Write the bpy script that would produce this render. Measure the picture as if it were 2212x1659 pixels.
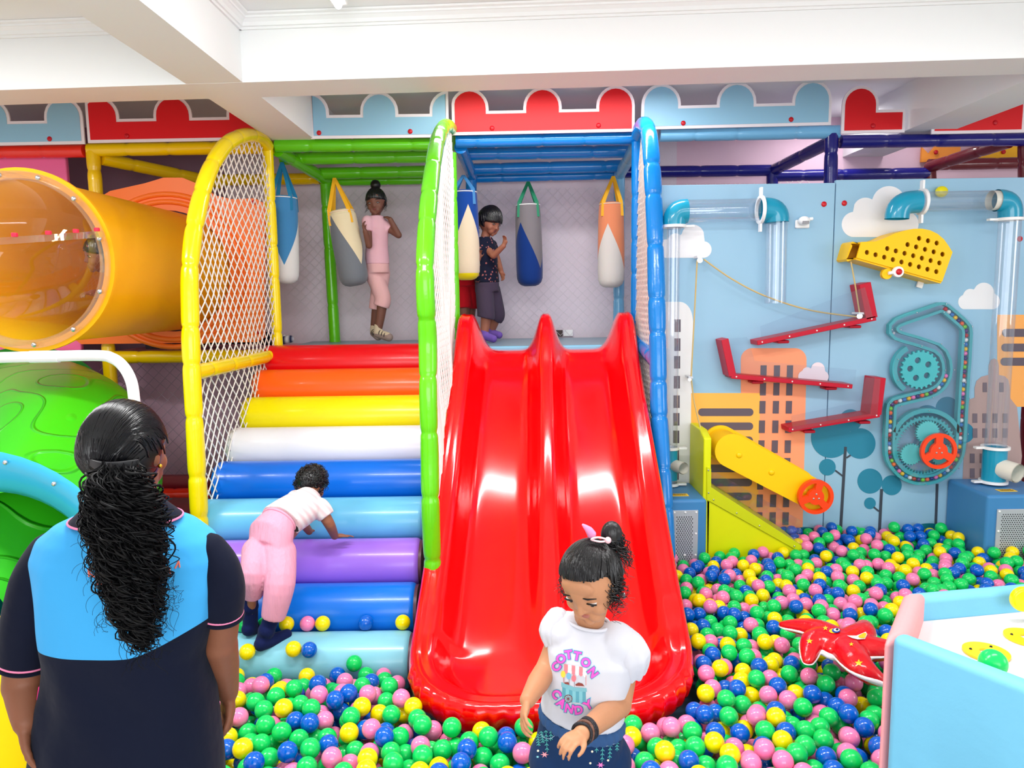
import bpy, bmesh, math, random
import numpy as np
from mathutils import Vector, Matrix, noise
from mathutils.geometry import tessellate_polygon

for o in list(bpy.data.objects):
    bpy.data.objects.remove(o)
SC = bpy.context.scene
COL = SC.collection
random.seed(7)
RNG = np.random.default_rng(7)

# ------------------------------------------------------------------ camera
FPX = 1600.0
CAM = Vector((0, 0, 1.8))
ROT = Matrix.Rotation(math.pi / 2 - math.radians(6.8), 3, 'X') @ Matrix.Rotation(math.radians(-0.8), 3, 'Z')
cd = bpy.data.cameras.new('camera')
cd.sensor_width = 36
cd.lens = FPX / 2212 * 36
cd.clip_start = 0.05
cam = bpy.data.objects.new('camera', cd)
COL.objects.link(cam)
cam.matrix_world = Matrix.Translation(CAM) @ ROT.to_4x4()
SC.camera = cam

# ------------------------------------------------------------------ light and exposure
SC.view_settings.view_transform = 'Standard'
SC.view_settings.look = 'None'
SC.view_settings.exposure = 0.22
SC.view_settings.gamma = 1.0
SC.view_settings.use_curve_mapping = False
wd = bpy.data.worlds.new('world')
SC.world = wd
wd.use_nodes = True
wd.node_tree.nodes['Background'].inputs[0].default_value = (0.93, 0.97, 1.0, 1)
wd.node_tree.nodes['Background'].inputs[1].default_value = 0.7

def area(name, loc, size, energy, target=None, color=(1, 1, 1), rot=None):
    l = bpy.data.lights.new(name, 'AREA')
    l.shape = 'RECTANGLE'
    l.size, l.size_y = size
    l.energy = energy
    l.color = color
    o = bpy.data.objects.new(name, l)
    COL.objects.link(o)
    o.location = loc
    if target is not None:
        o.rotation_euler = (Vector(target) - Vector(loc)).to_track_quat('-Z', 'Y').to_euler()
    elif rot:
        o.rotation_euler = rot
    return o

# daylight from the windows in the wall behind the camera, the ceiling tubes, and added unseen fill lamps
area('window_light', (0.6, -2.5, 2.0), (5.0, 1.7), 120, target=(0.3, 4, 1.2), color=(0.97, 0.985, 1))
area('window_light_side', (5.9, 1.0, 2.1), (1.8, 1.4), 40, target=(0.5, 3.8, 1.0), color=(1, 0.99, 0.97))
area('tube_light_bay', (-0.4, 2.0, 3.07), (1.3, 0.16), 46, rot=(0, 0, 0))
area('tube_light_bay_right', (1.5, 1.9, 3.07), (1.3, 0.16), 28, rot=(0, 0, 0))
area('fill_light_left', (-3.0, 2.3, 3.07), (1.3, 0.16), 62, rot=(0, 0, 0))  # unseen lamp added to brighten the left side and the tunnel
area('tube_light_back', (2.6, 5.5, 3.08), (0.9, 0.12), 9, rot=(0, 0, 0), color=(1, 0.95, 0.97))
area('fill_light_middle', (0.3, 4.45, 3.08), (1.6, 0.12), 20, rot=(0, 0, 0), color=(1, 1, 1))  # unseen lamp added to lift the dim back bay

# ------------------------------------------------------------------ helpers
def ray(px, py):
    return ROT @ Vector(((px - 1106) / FPX, (829.5 - py) / FPX, -1))
def P(px, py, Y):
    d = ray(px, py); return CAM + d * (Y / d.y)
def PZ(px, py, z):
    d = ray(px, py); return CAM + d * ((z - CAM.z) / d.z)
def PX(px, py, X):
    d = ray(px, py); return CAM + d * (X / d.x)
V = Vector

def lin(c):
    c = c / 255.0
    return c / 12.92 if c <= 0.04045 else ((c + 0.055) / 1.055) ** 2.4
def rgb(r, g, b):
    return (lin(r), lin(g), lin(b), 1)

MATS = {}
def mat(name, col, rough=0.5, spec=0.5, metal=0.0, coat=0.0, trans=0.0, ior=1.45, alpha=1.0, emit=None, sss=0.0,
        bump=None, vary=0.0, sheen=0.0, wave=None):
    if name in MATS:
        return MATS[name]
    m = bpy.data.materials.new(name)
    m.use_nodes = True
    nt = m.node_tree
    b = nt.nodes['Principled BSDF']
    I = b.inputs
    if len(col) == 3:
        col = rgb(*col)
    I['Base Color'].default_value = col
    I['Roughness'].default_value = rough
    I['Specular IOR Level'].default_value = spec
    I['Metallic'].default_value = metal
    I['Coat Weight'].default_value = coat
    I['Coat Roughness'].default_value = 0.08
    I['Transmission Weight'].default_value = trans
    I['IOR'].default_value = ior
    I['Alpha'].default_value = alpha
    I['Sheen Weight'].default_value = sheen
    if sss:
        I['Subsurface Weight'].default_value = sss
        I['Subsurface Radius'].default_value = (0.02, 0.008, 0.004)
        I['Subsurface Scale'].default_value = 0.6
    if emit:
        I['Emission Color'].default_value = col
        I['Emission Strength'].default_value = emit
    tc = nt.nodes.new('ShaderNodeTexCoord')
    if vary:
        n = nt.nodes.new('ShaderNodeTexNoise'); n.inputs['Scale'].default_value = 3.0
        n.inputs['Detail'].default_value = 4
        nt.links.new(tc.outputs['Object'], n.inputs['Vector'])
        hs = nt.nodes.new('ShaderNodeHueSaturation'); hs.inputs['Color'].default_value = col
        mr = nt.nodes.new('ShaderNodeMapRange')
        mr.inputs['From Min'].default_value = 0.3; mr.inputs['From Max'].default_value = 0.7
        mr.inputs['To Min'].default_value = 1 - vary; mr.inputs['To Max'].default_value = 1 + vary * 0.4
        nt.links.new(n.outputs['Fac'], mr.inputs['Value'])
        nt.links.new(mr.outputs['Result'], hs.inputs['Value'])
        nt.links.new(hs.outputs['Color'], I['Base Color'])
    if bump:
        sc, st = bump[0], bump[1]
        n = nt.nodes.new('ShaderNodeTexNoise'); n.inputs['Scale'].default_value = sc
        n.inputs['Detail'].default_value = 3
        mp = nt.nodes.new('ShaderNodeMapping')
        if len(bump) > 2:
            mp.inputs['Scale'].default_value = bump[2]
        nt.links.new(tc.outputs['Object'], mp.inputs['Vector'])
        nt.links.new(mp.outputs['Vector'], n.inputs['Vector'])
        bm_ = nt.nodes.new('ShaderNodeBump'); bm_.inputs['Strength'].default_value = st
        bm_.inputs['Distance'].default_value = 0.01
        nt.links.new(n.outputs['Fac'], bm_.inputs['Height'])
        nt.links.new(bm_.outputs['Normal'], I['Normal'])
    MATS[name] = m
    return m

def clear_mat(name, tint=(0.975, 0.985, 1.0), fac=0.12, rough=0.03):
    """thin clear plastic: mostly transparent with a fresnel gloss"""
    if name in MATS:
        return MATS[name]
    m = bpy.data.materials.new(name); m.use_nodes = True
    nt = m.node_tree; nt.nodes.clear()
    out = nt.nodes.new('ShaderNodeOutputMaterial')
    tr = nt.nodes.new('ShaderNodeBsdfTransparent'); tr.inputs[0].default_value = (*tint, 1)
    gl = nt.nodes.new('ShaderNodeBsdfGlossy'); gl.inputs['Roughness'].default_value = rough
    df = nt.nodes.new('ShaderNodeBsdfDiffuse'); df.inputs[0].default_value = (0.9, 0.93, 0.96, 1)
    lw = nt.nodes.new('ShaderNodeLayerWeight'); lw.inputs['Blend'].default_value = 0.35
    mp = nt.nodes.new('ShaderNodeMapRange')
    mp.inputs['To Min'].default_value = fac * 0.45; mp.inputs['To Max'].default_value = min(1, fac * 3.2)
    nt.links.new(lw.outputs['Facing'], mp.inputs['Value'])
    m1 = nt.nodes.new('ShaderNodeMixShader'); m2 = nt.nodes.new('ShaderNodeMixShader')
    m1.inputs[0].default_value = 0.12
    nt.links.new(gl.outputs[0], m1.inputs[1]); nt.links.new(df.outputs[0], m1.inputs[2])
    nt.links.new(mp.outputs[0], m2.inputs[0])
    nt.links.new(tr.outputs[0], m2.inputs[1]); nt.links.new(m1.outputs[0], m2.inputs[2])
    nt.links.new(m2.outputs[0], out.inputs[0])
    MATS[name] = m
    return m

def frame_of(t):
    t = t.normalized()
    a = V((0, 0, 1)) if abs(t.z) < 0.9 else V((0, 1, 0))
    x = t.cross(a).normalized()
    return x, x.cross(t).normalized()

class MB:
    """collects shapes and links them as one mesh object"""
    def __init__(s):
        s.v = []; s.f = []; s.m = []
    def add(s, vs, fs, mi=0):
        o = len(s.v)
        s.v += [tuple(x) for x in vs]
        s.f += [tuple(i + o for i in f) for f in fs]
        s.m += [mi] * len(fs)
    def box(s, c, size, rot=None, mi=0):
        c = V(c); hx, hy, hz = size[0] / 2, size[1] / 2, size[2] / 2
        R = rot if rot is not None else Matrix.Identity(3)
        vs = [c + R @ V((x * hx, y * hy, z * hz)) for z in (-1, 1) for y in (-1, 1) for x in (-1, 1)]
        s.add(vs, [(0, 2, 3, 1), (4, 5, 7, 6), (0, 1, 5, 4), (2, 6, 7, 3), (0, 4, 6, 2), (1, 3, 7, 5)], mi)
    def hexa(s, a, b, mi=0):
        """a, b: two lists of n points -> solid between the two polygons"""
        n = len(a)
        vs = list(a) + list(b)
        fs = [tuple(range(n))[::-1], tuple(range(n, 2 * n))]
        fs += [(i, (i + 1) % n, n + (i + 1) % n, n + i) for i in range(n)]
        s.add(vs, fs, mi)
    def tube(s, pts, r, seg=12, closed=False, caps=True, mi=0, sq=None):
        pts = [V(p) for p in pts]; n = len(pts)
        rr = r if isinstance(r, (list, tuple)) else [r] * n
        vs = []; ux = None
        for i, p in enumerate(pts):
            if closed:
                t = pts[(i + 1) % n] - pts[i - 1]
            else:
                t = pts[min(i + 1, n - 1)] - pts[max(i - 1, 0)]
            if t.length < 1e-9: t = V((0, 0, 1))
            t = t.normalized()
            if ux is None:
                ux, uy = frame_of(t)
            else:
                ux = (ux - t * ux.dot(t))
                if ux.length < 1e-6: ux = frame_of(t)[0]
                ux.normalize(); uy = ux.cross(t)
            uy = ux.cross(t)
            for k in range(seg):
                a = 2 * math.pi * k / seg
                vs.append(p + (ux * math.cos(a) + uy * math.sin(a) * (sq or 1)) * rr[i])
        fs = []
        m = n if closed else n - 1
        for i in range(m):
            j = (i + 1) % n
            for k in range(seg):
                k2 = (k + 1) % seg
                fs.append((i * seg + k, i * seg + k2, j * seg + k2, j * seg + k))
        if caps and not closed:
            fs.append(tuple(range(seg))[::-1]); fs.append(tuple((n - 1) * seg + k for k in range(seg)))
        s.add(vs, fs, mi)
    def cyl(s, a, b, r, seg=20, mi=0, r2=None, bev=0.0):
        a = V(a); b = V(b)
        if bev:
            t = (b - a).normalized(); pts = []; rs = []
            for k in range(5):
                q = math.pi / 2 * k / 4
                pts.append(a + t * bev * (1 - math.sin(q))); rs.append(r - bev + bev * math.cos(q))
            pts = [a + t * bev * (1 - math.cos(math.pi / 2 * k / 4)) for k in range(5)]
            rs = [r - bev + bev * math.sin(math.pi / 2 * k / 4) for k in range(5)]
            pts2 = [b - t * bev * (1 - math.cos(math.pi / 2 * k / 4)) for k in range(5)][::-1]
            s.tube(pts + pts2, rs + rs[::-1], seg, mi=mi)
        else:
            s.tube([a, b], [r, r if r2 is None else r2], seg, mi=mi)
    def ball(s, c, r, seg=16, rings=8, mi=0, sc=(1, 1, 1), rot=None):
        c = V(c); vs = [V((0, 0, 1))]
        for i in range(1, rings):
            a = math.pi * i / rings
            for k in range(seg):
                b = 2 * math.pi * k / seg
                vs.append(V((math.sin(a) * math.cos(b), math.sin(a) * math.sin(b), math.cos(a))))
        vs.append(V((0, 0, -1)))
        R = rot if rot is not None else Matrix.Identity(3)
        vs = [c + R @ V((q.x * sc[0], q.y * sc[1], q.z * sc[2])) * r for q in vs]
        fs = [(0, 1 + k, 1 + (k + 1) % seg) for k in range(seg)]
        for i in range(rings - 2):
            o = 1 + i * seg
            for k in range(seg):
                fs.append((o + k, o + seg + k, o + seg + (k + 1) % seg, o + (k + 1) % seg))
        o = 1 + (rings - 2) * seg; last = len(vs) - 1
        fs += [(o + (k + 1) % seg, o + k, last) for k in range(seg)]
        s.add(vs, fs, mi)
    def loft(s, rings, caps=True, mi=0):
        """rings: lists of equal numbers of points"""
        n = len(rings[0]); vs = [p for r in rings for p in r]; fs = []
        for i in range(len(rings) - 1):
            for k in range(n):
                k2 = (k + 1) % n
                fs.append((i * n + k, i * n + k2, (i + 1) * n + k2, (i + 1) * n + k))
        if caps:
            fs.append(tuple(range(n))[::-1]); fs.append(tuple((len(rings) - 1) * n + k for k in range(n)))
        s.add(vs, fs, mi)
    def plate(s, outline, origin, ex, ey, thick, holes=(), mi=0, side=None):
        """flat plate: 2D outline (and holes) in the plane origin+x*ex+y*ey, thickness along ex x ey"""
        o = V(origin); ex = V(ex); ey = V(ey); nz = ex.cross(ey).normalized() * thick
        loops = [outline] + list(holes)
        flat = [V((x, y, 0)) for l in loops for (x, y) in l]
        tris = tessellate_polygon([[V((x, y, 0)) for (x, y) in l] for l in loops])
        n = len(flat)
        base = [o + ex * q.x + ey * q.y for q in flat]
        top = [b + nz for b in base]
        s.add(base + top, [tuple(t)[::-1] for t in tris] + [tuple(i + n for i in t) for t in tris], mi)
        sm = mi if side is None else side
        off = 0
        for l in loops:
            m = len(l); vs = base[off:off + m] + top[off:off + m]
            s.add(vs, [(i, (i + 1) % m, m + (i + 1) % m, m + i) for i in range(m)], sm)
            off += m
    def build(s, name, mats, parent=None, smooth=None, merge=0.0, mods=()):
        me = bpy.data.meshes.new(name)
        me.from_pydata(s.v, [], s.f)
        mats = mats if isinstance(mats, (list, tuple)) else [mats]
        for m in mats: me.materials.append(m)
        if len(mats) > 1:
            me.polygons.foreach_set('material_index', s.m)
        bm = bmesh.new(); bm.from_mesh(me)
        if merge: bmesh.ops.remove_doubles(bm, verts=bm.verts, dist=merge)
        bmesh.ops.recalc_face_normals(bm, faces=bm.faces)
        bm.to_mesh(me); bm.free()
        o = bpy.data.objects.new(name, me)
        COL.objects.link(o)
        if parent is not None: o.parent = parent
        if smooth is not None: smooth_obj(o, smooth)
        return o

def smooth_obj(o, ang=40):
    me = o.data
    me.polygons.foreach_set('use_smooth', [True] * len(me.polygons))
    bm = bmesh.new(); bm.from_mesh(me)
    c = math.radians(ang)
    for e in bm.edges:
        if len(e.link_faces) == 2:
            e.smooth = e.calc_face_angle(0) < c
    bm.to_mesh(me); bm.free()

def bevel(o, w, seg=2, ang=40):
    m = o.modifiers.new('bevel', 'BEVEL'); m.width = w; m.segments = seg
    m.limit_method = 'ANGLE'; m.angle_limit = math.radians(ang)
    o.data.polygons.foreach_set('use_smooth', [True] * len(o.data.polygons))
    n = o.modifiers.new('wn', 'WEIGHTED_NORMAL'); n.keep_sharp = True
    return o

def tag(o, label=None, cat=None, group=None, kind=None):
    if label: o['label'] = label
    if cat: o['category'] = cat
    if group: o['group'] = group
    if kind: o['kind'] = kind
    return o
def thing(name, label, cat, group=None, loc=(0, 0, 0)):
    o = bpy.data.objects.new(name, None); COL.objects.link(o)
    o.empty_display_size = 0.05
    o.location = loc
    return tag(o, label, cat, group)
class At:
    """an Empty at the thing's base whose parts are built in world coordinates"""
    pass
def seat_at(root, loc):
    """moves the Empty to the thing's base while its parts stay where they are"""
    loc = V(loc); d = loc - root.location
    root.location = loc
    for c in root.children:
        c.location = c.location - d

def arc(cx, cy, r, a0, a1, n):
    return [(cx + r * math.cos(math.radians(a0 + (a1 - a0) * i / n)), cy + r * math.sin(math.radians(a0 + (a1 - a0) * i / n))) for i in range(n + 1)]
def spline(pts, n=8, closed=False):
    """Catmull-Rom through pts"""
    pts = [V(p) for p in pts]; out = []
    m = len(pts)
    for i in range(m if closed else m - 1):
        if closed:
            a, b, c, d = pts[i - 1], pts[i], pts[(i + 1) % m], pts[(i + 2) % m]
        else:
            a, b, c, d = pts[max(i - 1, 0)], pts[i], pts[i + 1], pts[min(i + 2, m - 1)]
        for k in range(n):
            t = k / n
            out.append(0.5 * ((2 * b) + (c - a) * t + (2 * a - 5 * b + 4 * c - d) * t * t + (3 * b - a - 3 * c + d) * t ** 3))
    if not closed: out.append(pts[-1])
    return out
def resample(pts, step):
    pts = [V(p) for p in pts]
    L = [0]
    for i in range(len(pts) - 1): L.append(L[-1] + (pts[i + 1] - pts[i]).length)
    n = max(2, int(L[-1] / step)); out = []; j = 0
    for k in range(n + 1):
        s = L[-1] * k / n
        while j < len(L) - 2 and L[j + 1] < s: j += 1
        t = (s - L[j]) / max(1e-9, L[j + 1] - L[j])
        out.append(pts[j].lerp(pts[j + 1], min(1, t)))
    return out, L[-1]
def padded(mb, pts, r=0.045, gap=0.32, seed=0, seg=16, depth=0.13, sag=0.0):
    """foam sleeved pipe: gathered seams every so often"""
    rd = random.Random(seed)
    q, L = resample(pts, 0.012)
    marks = []; s = gap * rd.uniform(0.3, 0.9)
    while s < L:
        marks.append(s); s += gap * rd.uniform(0.7, 1.25)
    rs = []
    for i, p in enumerate(q):
        s = L * i / (len(q) - 1)
        k = 1.0
        for m in marks:
            d = (s - m)
            k -= depth * math.exp(-(d / 0.009) ** 2) + depth * 0.35 * math.exp(-(d / 0.035) ** 2)
        k += sag * math.sin(s * 9 + seed)
        k += 0.012 * noise.noise(V((s * 14, seed, 0)))
        rs.append(r * k)
    mb.tube(q, rs, seg)
def vinyl(name, col, rough=0.22):
    return mat('vinyl_' + name, col, rough=rough, spec=0.5, coat=0.25, bump=(22, 0.18))

M_WHITE = mat('wall_paint', (232, 226, 232), rough=0.8, spec=0.2)
M_CEIL = mat('ceiling_paint', (236, 238, 238), rough=0.85, spec=0.2)
Y_ = vinyl('yellow', (250, 222, 0)); G_ = vinyl('green', (98, 205, 12)); B_ = vinyl('blue', (2, 128, 214))
O_ = vinyl('orange', (255, 96, 20)); R_ = vinyl('red', (246, 48, 24)); LB_ = vinyl('light_blue', (118, 184, 224))
N_ = vinyl('navy', (22, 22, 118)); MR_ = vinyl('maroon', (104, 22, 34)); YG_ = vinyl('gold', (252, 208, 0))
SW = mat('white_plastic', (244, 244, 244), rough=0.35, spec=0.4)
STEEL = mat('screw_steel', (200, 200, 205), rough=0.25, metal=0.9)
NETW = mat('net_cord', (238, 232, 226), rough=0.6)
SC.cycles.transparent_max_bounces = 24
NETG = mat('net_cord_grey', (232, 226, 232), rough=0.6)
# ------------------------------------------------------------------ the room
def slab(name, pts_lo, h, m, kind='structure'):
    """prism over a polygon in the XY plane from z0 to z0+h"""
    mb = MB(); a = [V(p) for p in pts_lo]
    mb.hexa(a, [p + V((0, 0, h)) for p in a])
    o = mb.build(name, m); o['kind'] = kind
    return o
MFL = mat('floor_mat', (206, 200, 190), rough=0.7, vary=0.05)
slab('floor', [(-5.0, -3, -0.1), (6.2, -3, -0.1), (6.2, 6.0, -0.1), (-5.0, 6.0, -0.1)], 0.1, MFL)
MBACK = mat('back_wall_paint', (228, 216, 226), rough=0.85, spec=0.15, bump=(60, 0.15))
MMAUVE = mat('mauve_paint', (150, 118, 134), rough=0.85, spec=0.15)
slab('wall_back', [(-2.2, 5.9, 0), (1.3, 5.9, 0), (1.3, 6.0, 0), (-2.2, 6.0, 0)], 3.13, MBACK)
slab('wall_back_right', [(1.3, 5.9, 0), (6.2, 5.9, 0), (6.2, 6.0, 0), (1.3, 6.0, 0)], 3.13, mat('back_wall_pink_light', (228, 196, 212), rough=.85, spec=.15))  # the coloured light on this stretch of wall is put into its pinker paint
slab('wall_back_left', [(-5.0, 5.9, 0), (-2.2, 5.9, 0), (-2.2, 6.0, 0), (-5.0, 6.0, 0)], 3.13, MMAUVE)
slab('wall_left', [(-5.1, -3, 0), (-5.0, -3, 0), (-5.0, 6.0, 0), (-5.1, 6.0, 0)], 3.13, M_WHITE)
slab('wall_right', [(6.2, -3, 0), (6.3, -3, 0), (6.3, 6.0, 0), (6.2, 6.0, 0)], 3.13, M_WHITE)
slab('ceiling', [(-5.0, -3, 3.13), (6.2, -3, 3.13), (6.2, 6.0, 3.13), (-5.0, 6.0, 3.13)], 0.1, M_CEIL)
ZB = 2.83
def yb(x): return 3.689 + (x + 1.255) * (3.478 - 3.689) / (2.323 + 1.255)     # the cross beam runs slightly askew
slab('ceiling_beam_cross', [(-5.0, yb(-5), ZB), (6.2, yb(6.2), ZB), (6.2, yb(6.2) + .265, ZB), (-5.0, yb(-5) + .265, ZB)], 3.13 - ZB, M_CEIL)
for nm, xa, xb in (('ceiling_beam_left', -1.545, -1.268), ('ceiling_beam_right', 2.585, 2.90)):
    slab(nm, [(xa, -2.9, ZB + .001), (xb, -2.9, ZB + .001), (xb, 5.9, ZB + .001), (xa, 5.9, ZB + .001)], 3.13 - ZB, M_CEIL)
# cornice moulding: stepped profile along beam faces
def cornice(name, a, b, inward):
    a = V(a); b = V(b); n = V(inward).normalized(); mb = MB()
    prof = [(0, -0.062), (0.010, -0.062), (0.013, -0.052), (0.022, -0.050), (0.026, -0.034), (0.040, -0.022), (0.046, -0.020), (0.048, -0.012), (0.062, -0.008), (0.066, 0), (0, 0)]
    A = [a + n * x + V((0, 0, z)) for x, z in prof]; B = [b + n * x + V((0, 0, z)) for x, z in prof]
    mb.hexa(A, B); o = mb.build(name, M_CEIL); o['kind'] = 'structure'
zt = 3.129
cornice('cornice_front', (-1.268, yb(-1.268), zt), (2.585, yb(2.585), zt), (0, -1, 0))
cornice('cornice_front_left', (-5, yb(-5), zt), (-1.545, yb(-1.545), zt), (0, -1, 0))
cornice('cornice_side', (-1.268, yb(-1.3), zt), (-1.268, -2.9, zt), (1, 0, 0))
cornice('cornice_side_left', (-1.545, -2.9, zt), (-1.545, yb(-1.5), zt), (-1, 0, 0))
cornice('cornice_side_right', (2.585, -2.9, zt), (2.585, yb(2.5), zt), (-1, 0, 0))
# fluorescent tube lamp whose end shows at the top edge
tl = thing('tube_lamp', 'white fluorescent tube lamp lit on the ceiling above the climbing rollers', 'ceiling lamp')
lp = PZ(733, 8, 3.10)
mb = MB(); mb.box((lp.x, lp.y - .58, 3.115), (0.07, 1.2, 0.03)); bevel(mb.build('lamp_housing', SW, tl), .006)
mb = MB(); mb.cyl((lp.x, lp.y - 1.14, 3.085), (lp.x, lp.y - .02, 3.085), 0.016, 12)
mb.build('lamp_tube', mat('lit_tube', (255, 255, 255), emit=9.0), tl, smooth=40)

# ------------------------------------------------------------------ castle battlement boards
BR = mat('board_red', (226, 6, 22), rough=0.45); BL = mat('board_sky_blue', (150, 200, 226), rough=0.45)
BW = mat('board_white_edge', (244, 236, 240), rough=0.5); KNOB = mat('red_knob', (200, 8, 30), rough=0.35)
def merlon_outline(w, h, hb, n, r, gap, left=1, right=1, x0=0.0):
    """bottom-left start, closed outline of a battlement of n round merlons"""
    pts = [(0, 0), (w, 0)]
    # walk the top from right to left
    period = (2 * r + gap)
    cx = w - r
    xs = []
    for i in range(n):
        xs.append(cx - i * period)
    for i, c in enumerate(xs):
        st = []
        for k in range(13):
            a = math.pi * k / 12
            x = c + r * math.cos(a); y = (h - r) + r * math.sin(a)
            st.append((x, y))
        if i > 0: pts.append((c + r, hb))
        pts += [(x, y) for x, y in st]
        if i < n - 1: pts.append((c - r, hb))
    # clip to the board's width
    return [(min(max(x, 0), w), y) for x, y in pts]
def board(px0, px1, pyb, pyh, col, n, r, gap, label, Y=4.95, knobs=(), cutL=None, cutR=None, pts=None):
    a = P(px0, pyb[0], Y); b = P(px1, pyb[1], Y)
    w = b.x - a.x; h = P(px0, pyh, Y).z - a.z
    t = thing('battlement_board', label, 'castle board', 'castle battlement boards along the top tubes')
    out = pts(w, h) if pts else merlon_outline(w, h, h * 0.51, n, r, gap)
    o = V((a.x, Y, a.z)); ex = V((1, 0, (b.z - a.z) / w)); ey = V((0, 0, 1))
    mb = MB(); mb.plate(out, o + V((0, .012, 0)), ex, ey, 0.012)
    mb.build('white_backing', BW, t)
    # coloured face, inset by an edge of white
    e = 0.019
    c2 = V((0, 0)); m = len(out); ins = []
    for i in range(m):
        p0 = V(out[i - 1]).to_2d(); p1 = V(out[i]).to_2d(); p2 = V(out[(i + 1) % m]).to_2d()
        d1 = (p1 - p0); d2 = (p2 - p1)
        if d1.length < 1e-5: d1 = d2
        if d2.length < 1e-5: d2 = d1
        d1.normalize(); d2.normalize()
        n1 = V((-d1.y, d1.x)); n2 = V((-d2.y, d2.x)); nn = (n1 + n2)
        if nn.length < 1e-4: nn = n1
        nn.normalize(); k = e / max(0.5, nn.dot(n1))
        q = p1 + nn * k
        ins.append((q.x, q.y))
    mb = MB(); mb.plate(ins, o + V((0, -.0005, 0)), ex, ey, 0.003)
    mb.build('painted_face', col, t)
    for kx, ky in knobs:
        q = P(kx, ky, Y - .004)
        mb = MB(); mb.ball(q, 0.016, 14, 8, sc=(1, .6, 1)); mb.build('knob', KNOB, t, smooth=60)
    seat_at(t, (a.x, Y, a.z))
    return t
rr = 0.125; gg = 0.245 - 0.0
board(-160, 183, (317, 311), 215, BL, 3, .124, .223, 'sky blue castle board left of the red one above the bubble tunnel', knobs=((107, 300),))
def red_left(w, h):
    o = merlon_outline(w, h, h * .51, 3, .118, .22)
    return o
board(190, 575, (309, 302), 209, BR, 3, .124, .223, 'red castle board cut off by the ceiling beam above the yellow tubes', knobs=((274, 294),))
def half_both(w, h):
    # half merlons at both ends, one whole in the middle
    r = .122; hb = h * .51; c = w / 2; o = [(0, 0), (w, 0)]
    o += [(w, h - .005)] + [(w - r + r * .0 + r * (1 - math.cos(math.radians(a))) * 0 - r * 0 + r - r * math.sin(math.radians(a)) * 1.0, (h - r) + r * math.cos(math.radians(a))) for a in (8, 20, 35, 50, 65, 80)]
    o += [(w - r, hb)]
    o += [(c + r, hb)] + [(c + r * math.cos(math.pi * k / 12), (h - r) + r * math.sin(math.pi * k / 12)) for k in range(13)] + [(c - r, hb)]
    o += [(r, hb)] + [(r * math.sin(math.radians(a)), (h - r) + r * math.cos(math.radians(a))) for a in (80, 65, 50, 35, 20, 8)] + [(0, h - .005)]
    return o
board(672, 970, (300, 296), 200, BL, 3, .12, .24, 'pale blue castle board above the green tubes, beside the ceiling beam', knobs=((689, 287), (886, 284)), pts=half_both)
board(977, 1371, (292, 284), 192, BR, 3, .124, .223, 'red castle board with three round merlons above the blue tubes', knobs=((1063, 277), (1293, 271)))
board(1384, 1795, (280, 270), 182, BL, 3, .127, .232, 'sky blue castle board with three round merlons right of the blue arch', knobs=((1476, 266), (1709, 258)))
def one_left(w, h):
    r = .118; hb = h * .49; o = [(0, 0), (w, 0), (w, hb), (2 * r, hb)]
    return o + [(r + r * math.cos(math.pi * k / 12), (h - r) + r * math.sin(math.pi * k / 12)) for k in range(13)]
board(1817, 1954, (289, 286), 186, BR, 1, .118, .2, 'red castle board with a single merlon and stub next to the ceiling beam', knobs=((1886, 272),), pts=one_left)
board(2052, 2212, (289, 286), 190, BR, 1, .118, .2, 'red castle board partly hidden behind the ceiling beam at the far side', knobs=((2150, 265),),
      pts=lambda w, h: [(-.12, 0), (w, 0), (w, h - .06), (w - .05, h), (w - .16, h), (w - .25, h * .5), (-.12, h * .5)])

# ------------------------------------------------------------------ tube frames
def frame(name, label, parts, group='foam padded tube frames'):
    """parts: (part name, material, points, radius)"""
    t = thing(name, label, 'tube frame', group)
    lo = None
    for i, (pn, m, pts, r) in enumerate(parts):
        mb = MB(); padded(mb, pts, r, seed=i * 3 + len(label), gap=.36, depth=.10)
        mb.build(pn, m, t, smooth=60)
    return t
R0 = 0.043
zt_ = 2.775
def tubeP(a, b, Y, Y2=None): return [P(a[0], a[1], Y), P(b[0], b[1], Y2 or Y)]
pl = P(205, 323, 5.02).x
frame('padded_pipes', 'yellow padded tube frame with post and rails around the orange tunnel', [
    ('beam', YG_, tubeP((192, 324), (590, 318), 5.03), R0),
    ('post', YG_, [V((pl - .02, 5.03, 2.78)), V((pl - .02, 5.03, 0.0))], R0),
    ('side_beam', YG_, [V((pl + .02, 5.06, 2.74)), V((-2.2, 5.78, 2.68))], R0),
    ('rear_beam', YG_, tubeP((395, 390), (690, 386), 5.78), R0),
    ('rail', YG_, tubeP((232, 772), (590, 768), 5.03), R0)])
frame('padded_pipes', 'red padded top tube above the pink panel', [
    ('beam', R_, tubeP((-200, 330), (183, 326), 5.03), R0)])
gx0, gx1 = P(600, 313, 5.03).x, P(925, 310, 5.03).x
frame('padded_pipes', 'lime green padded tube frame over the upper deck', [
    ('beam', G_, tubeP((596, 315), (930, 312), 5.03), R0),
    ('beam', G_, tubeP((606, 343), (930, 338), 5.3), R0),
    ('beam', G_, tubeP((690, 375), (940, 370), 5.62), R0),
    ('beam', G_, tubeP((700, 392), (940, 388), 5.78), R0 * .8),
    ('side_beam', G_, [P(600, 325, 5.05), P(705, 388, 5.72)], R0),
    ('post', G_, [P(703, 385, 5.72), P(724, 745, 5.72)], R0 * .98)])
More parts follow.
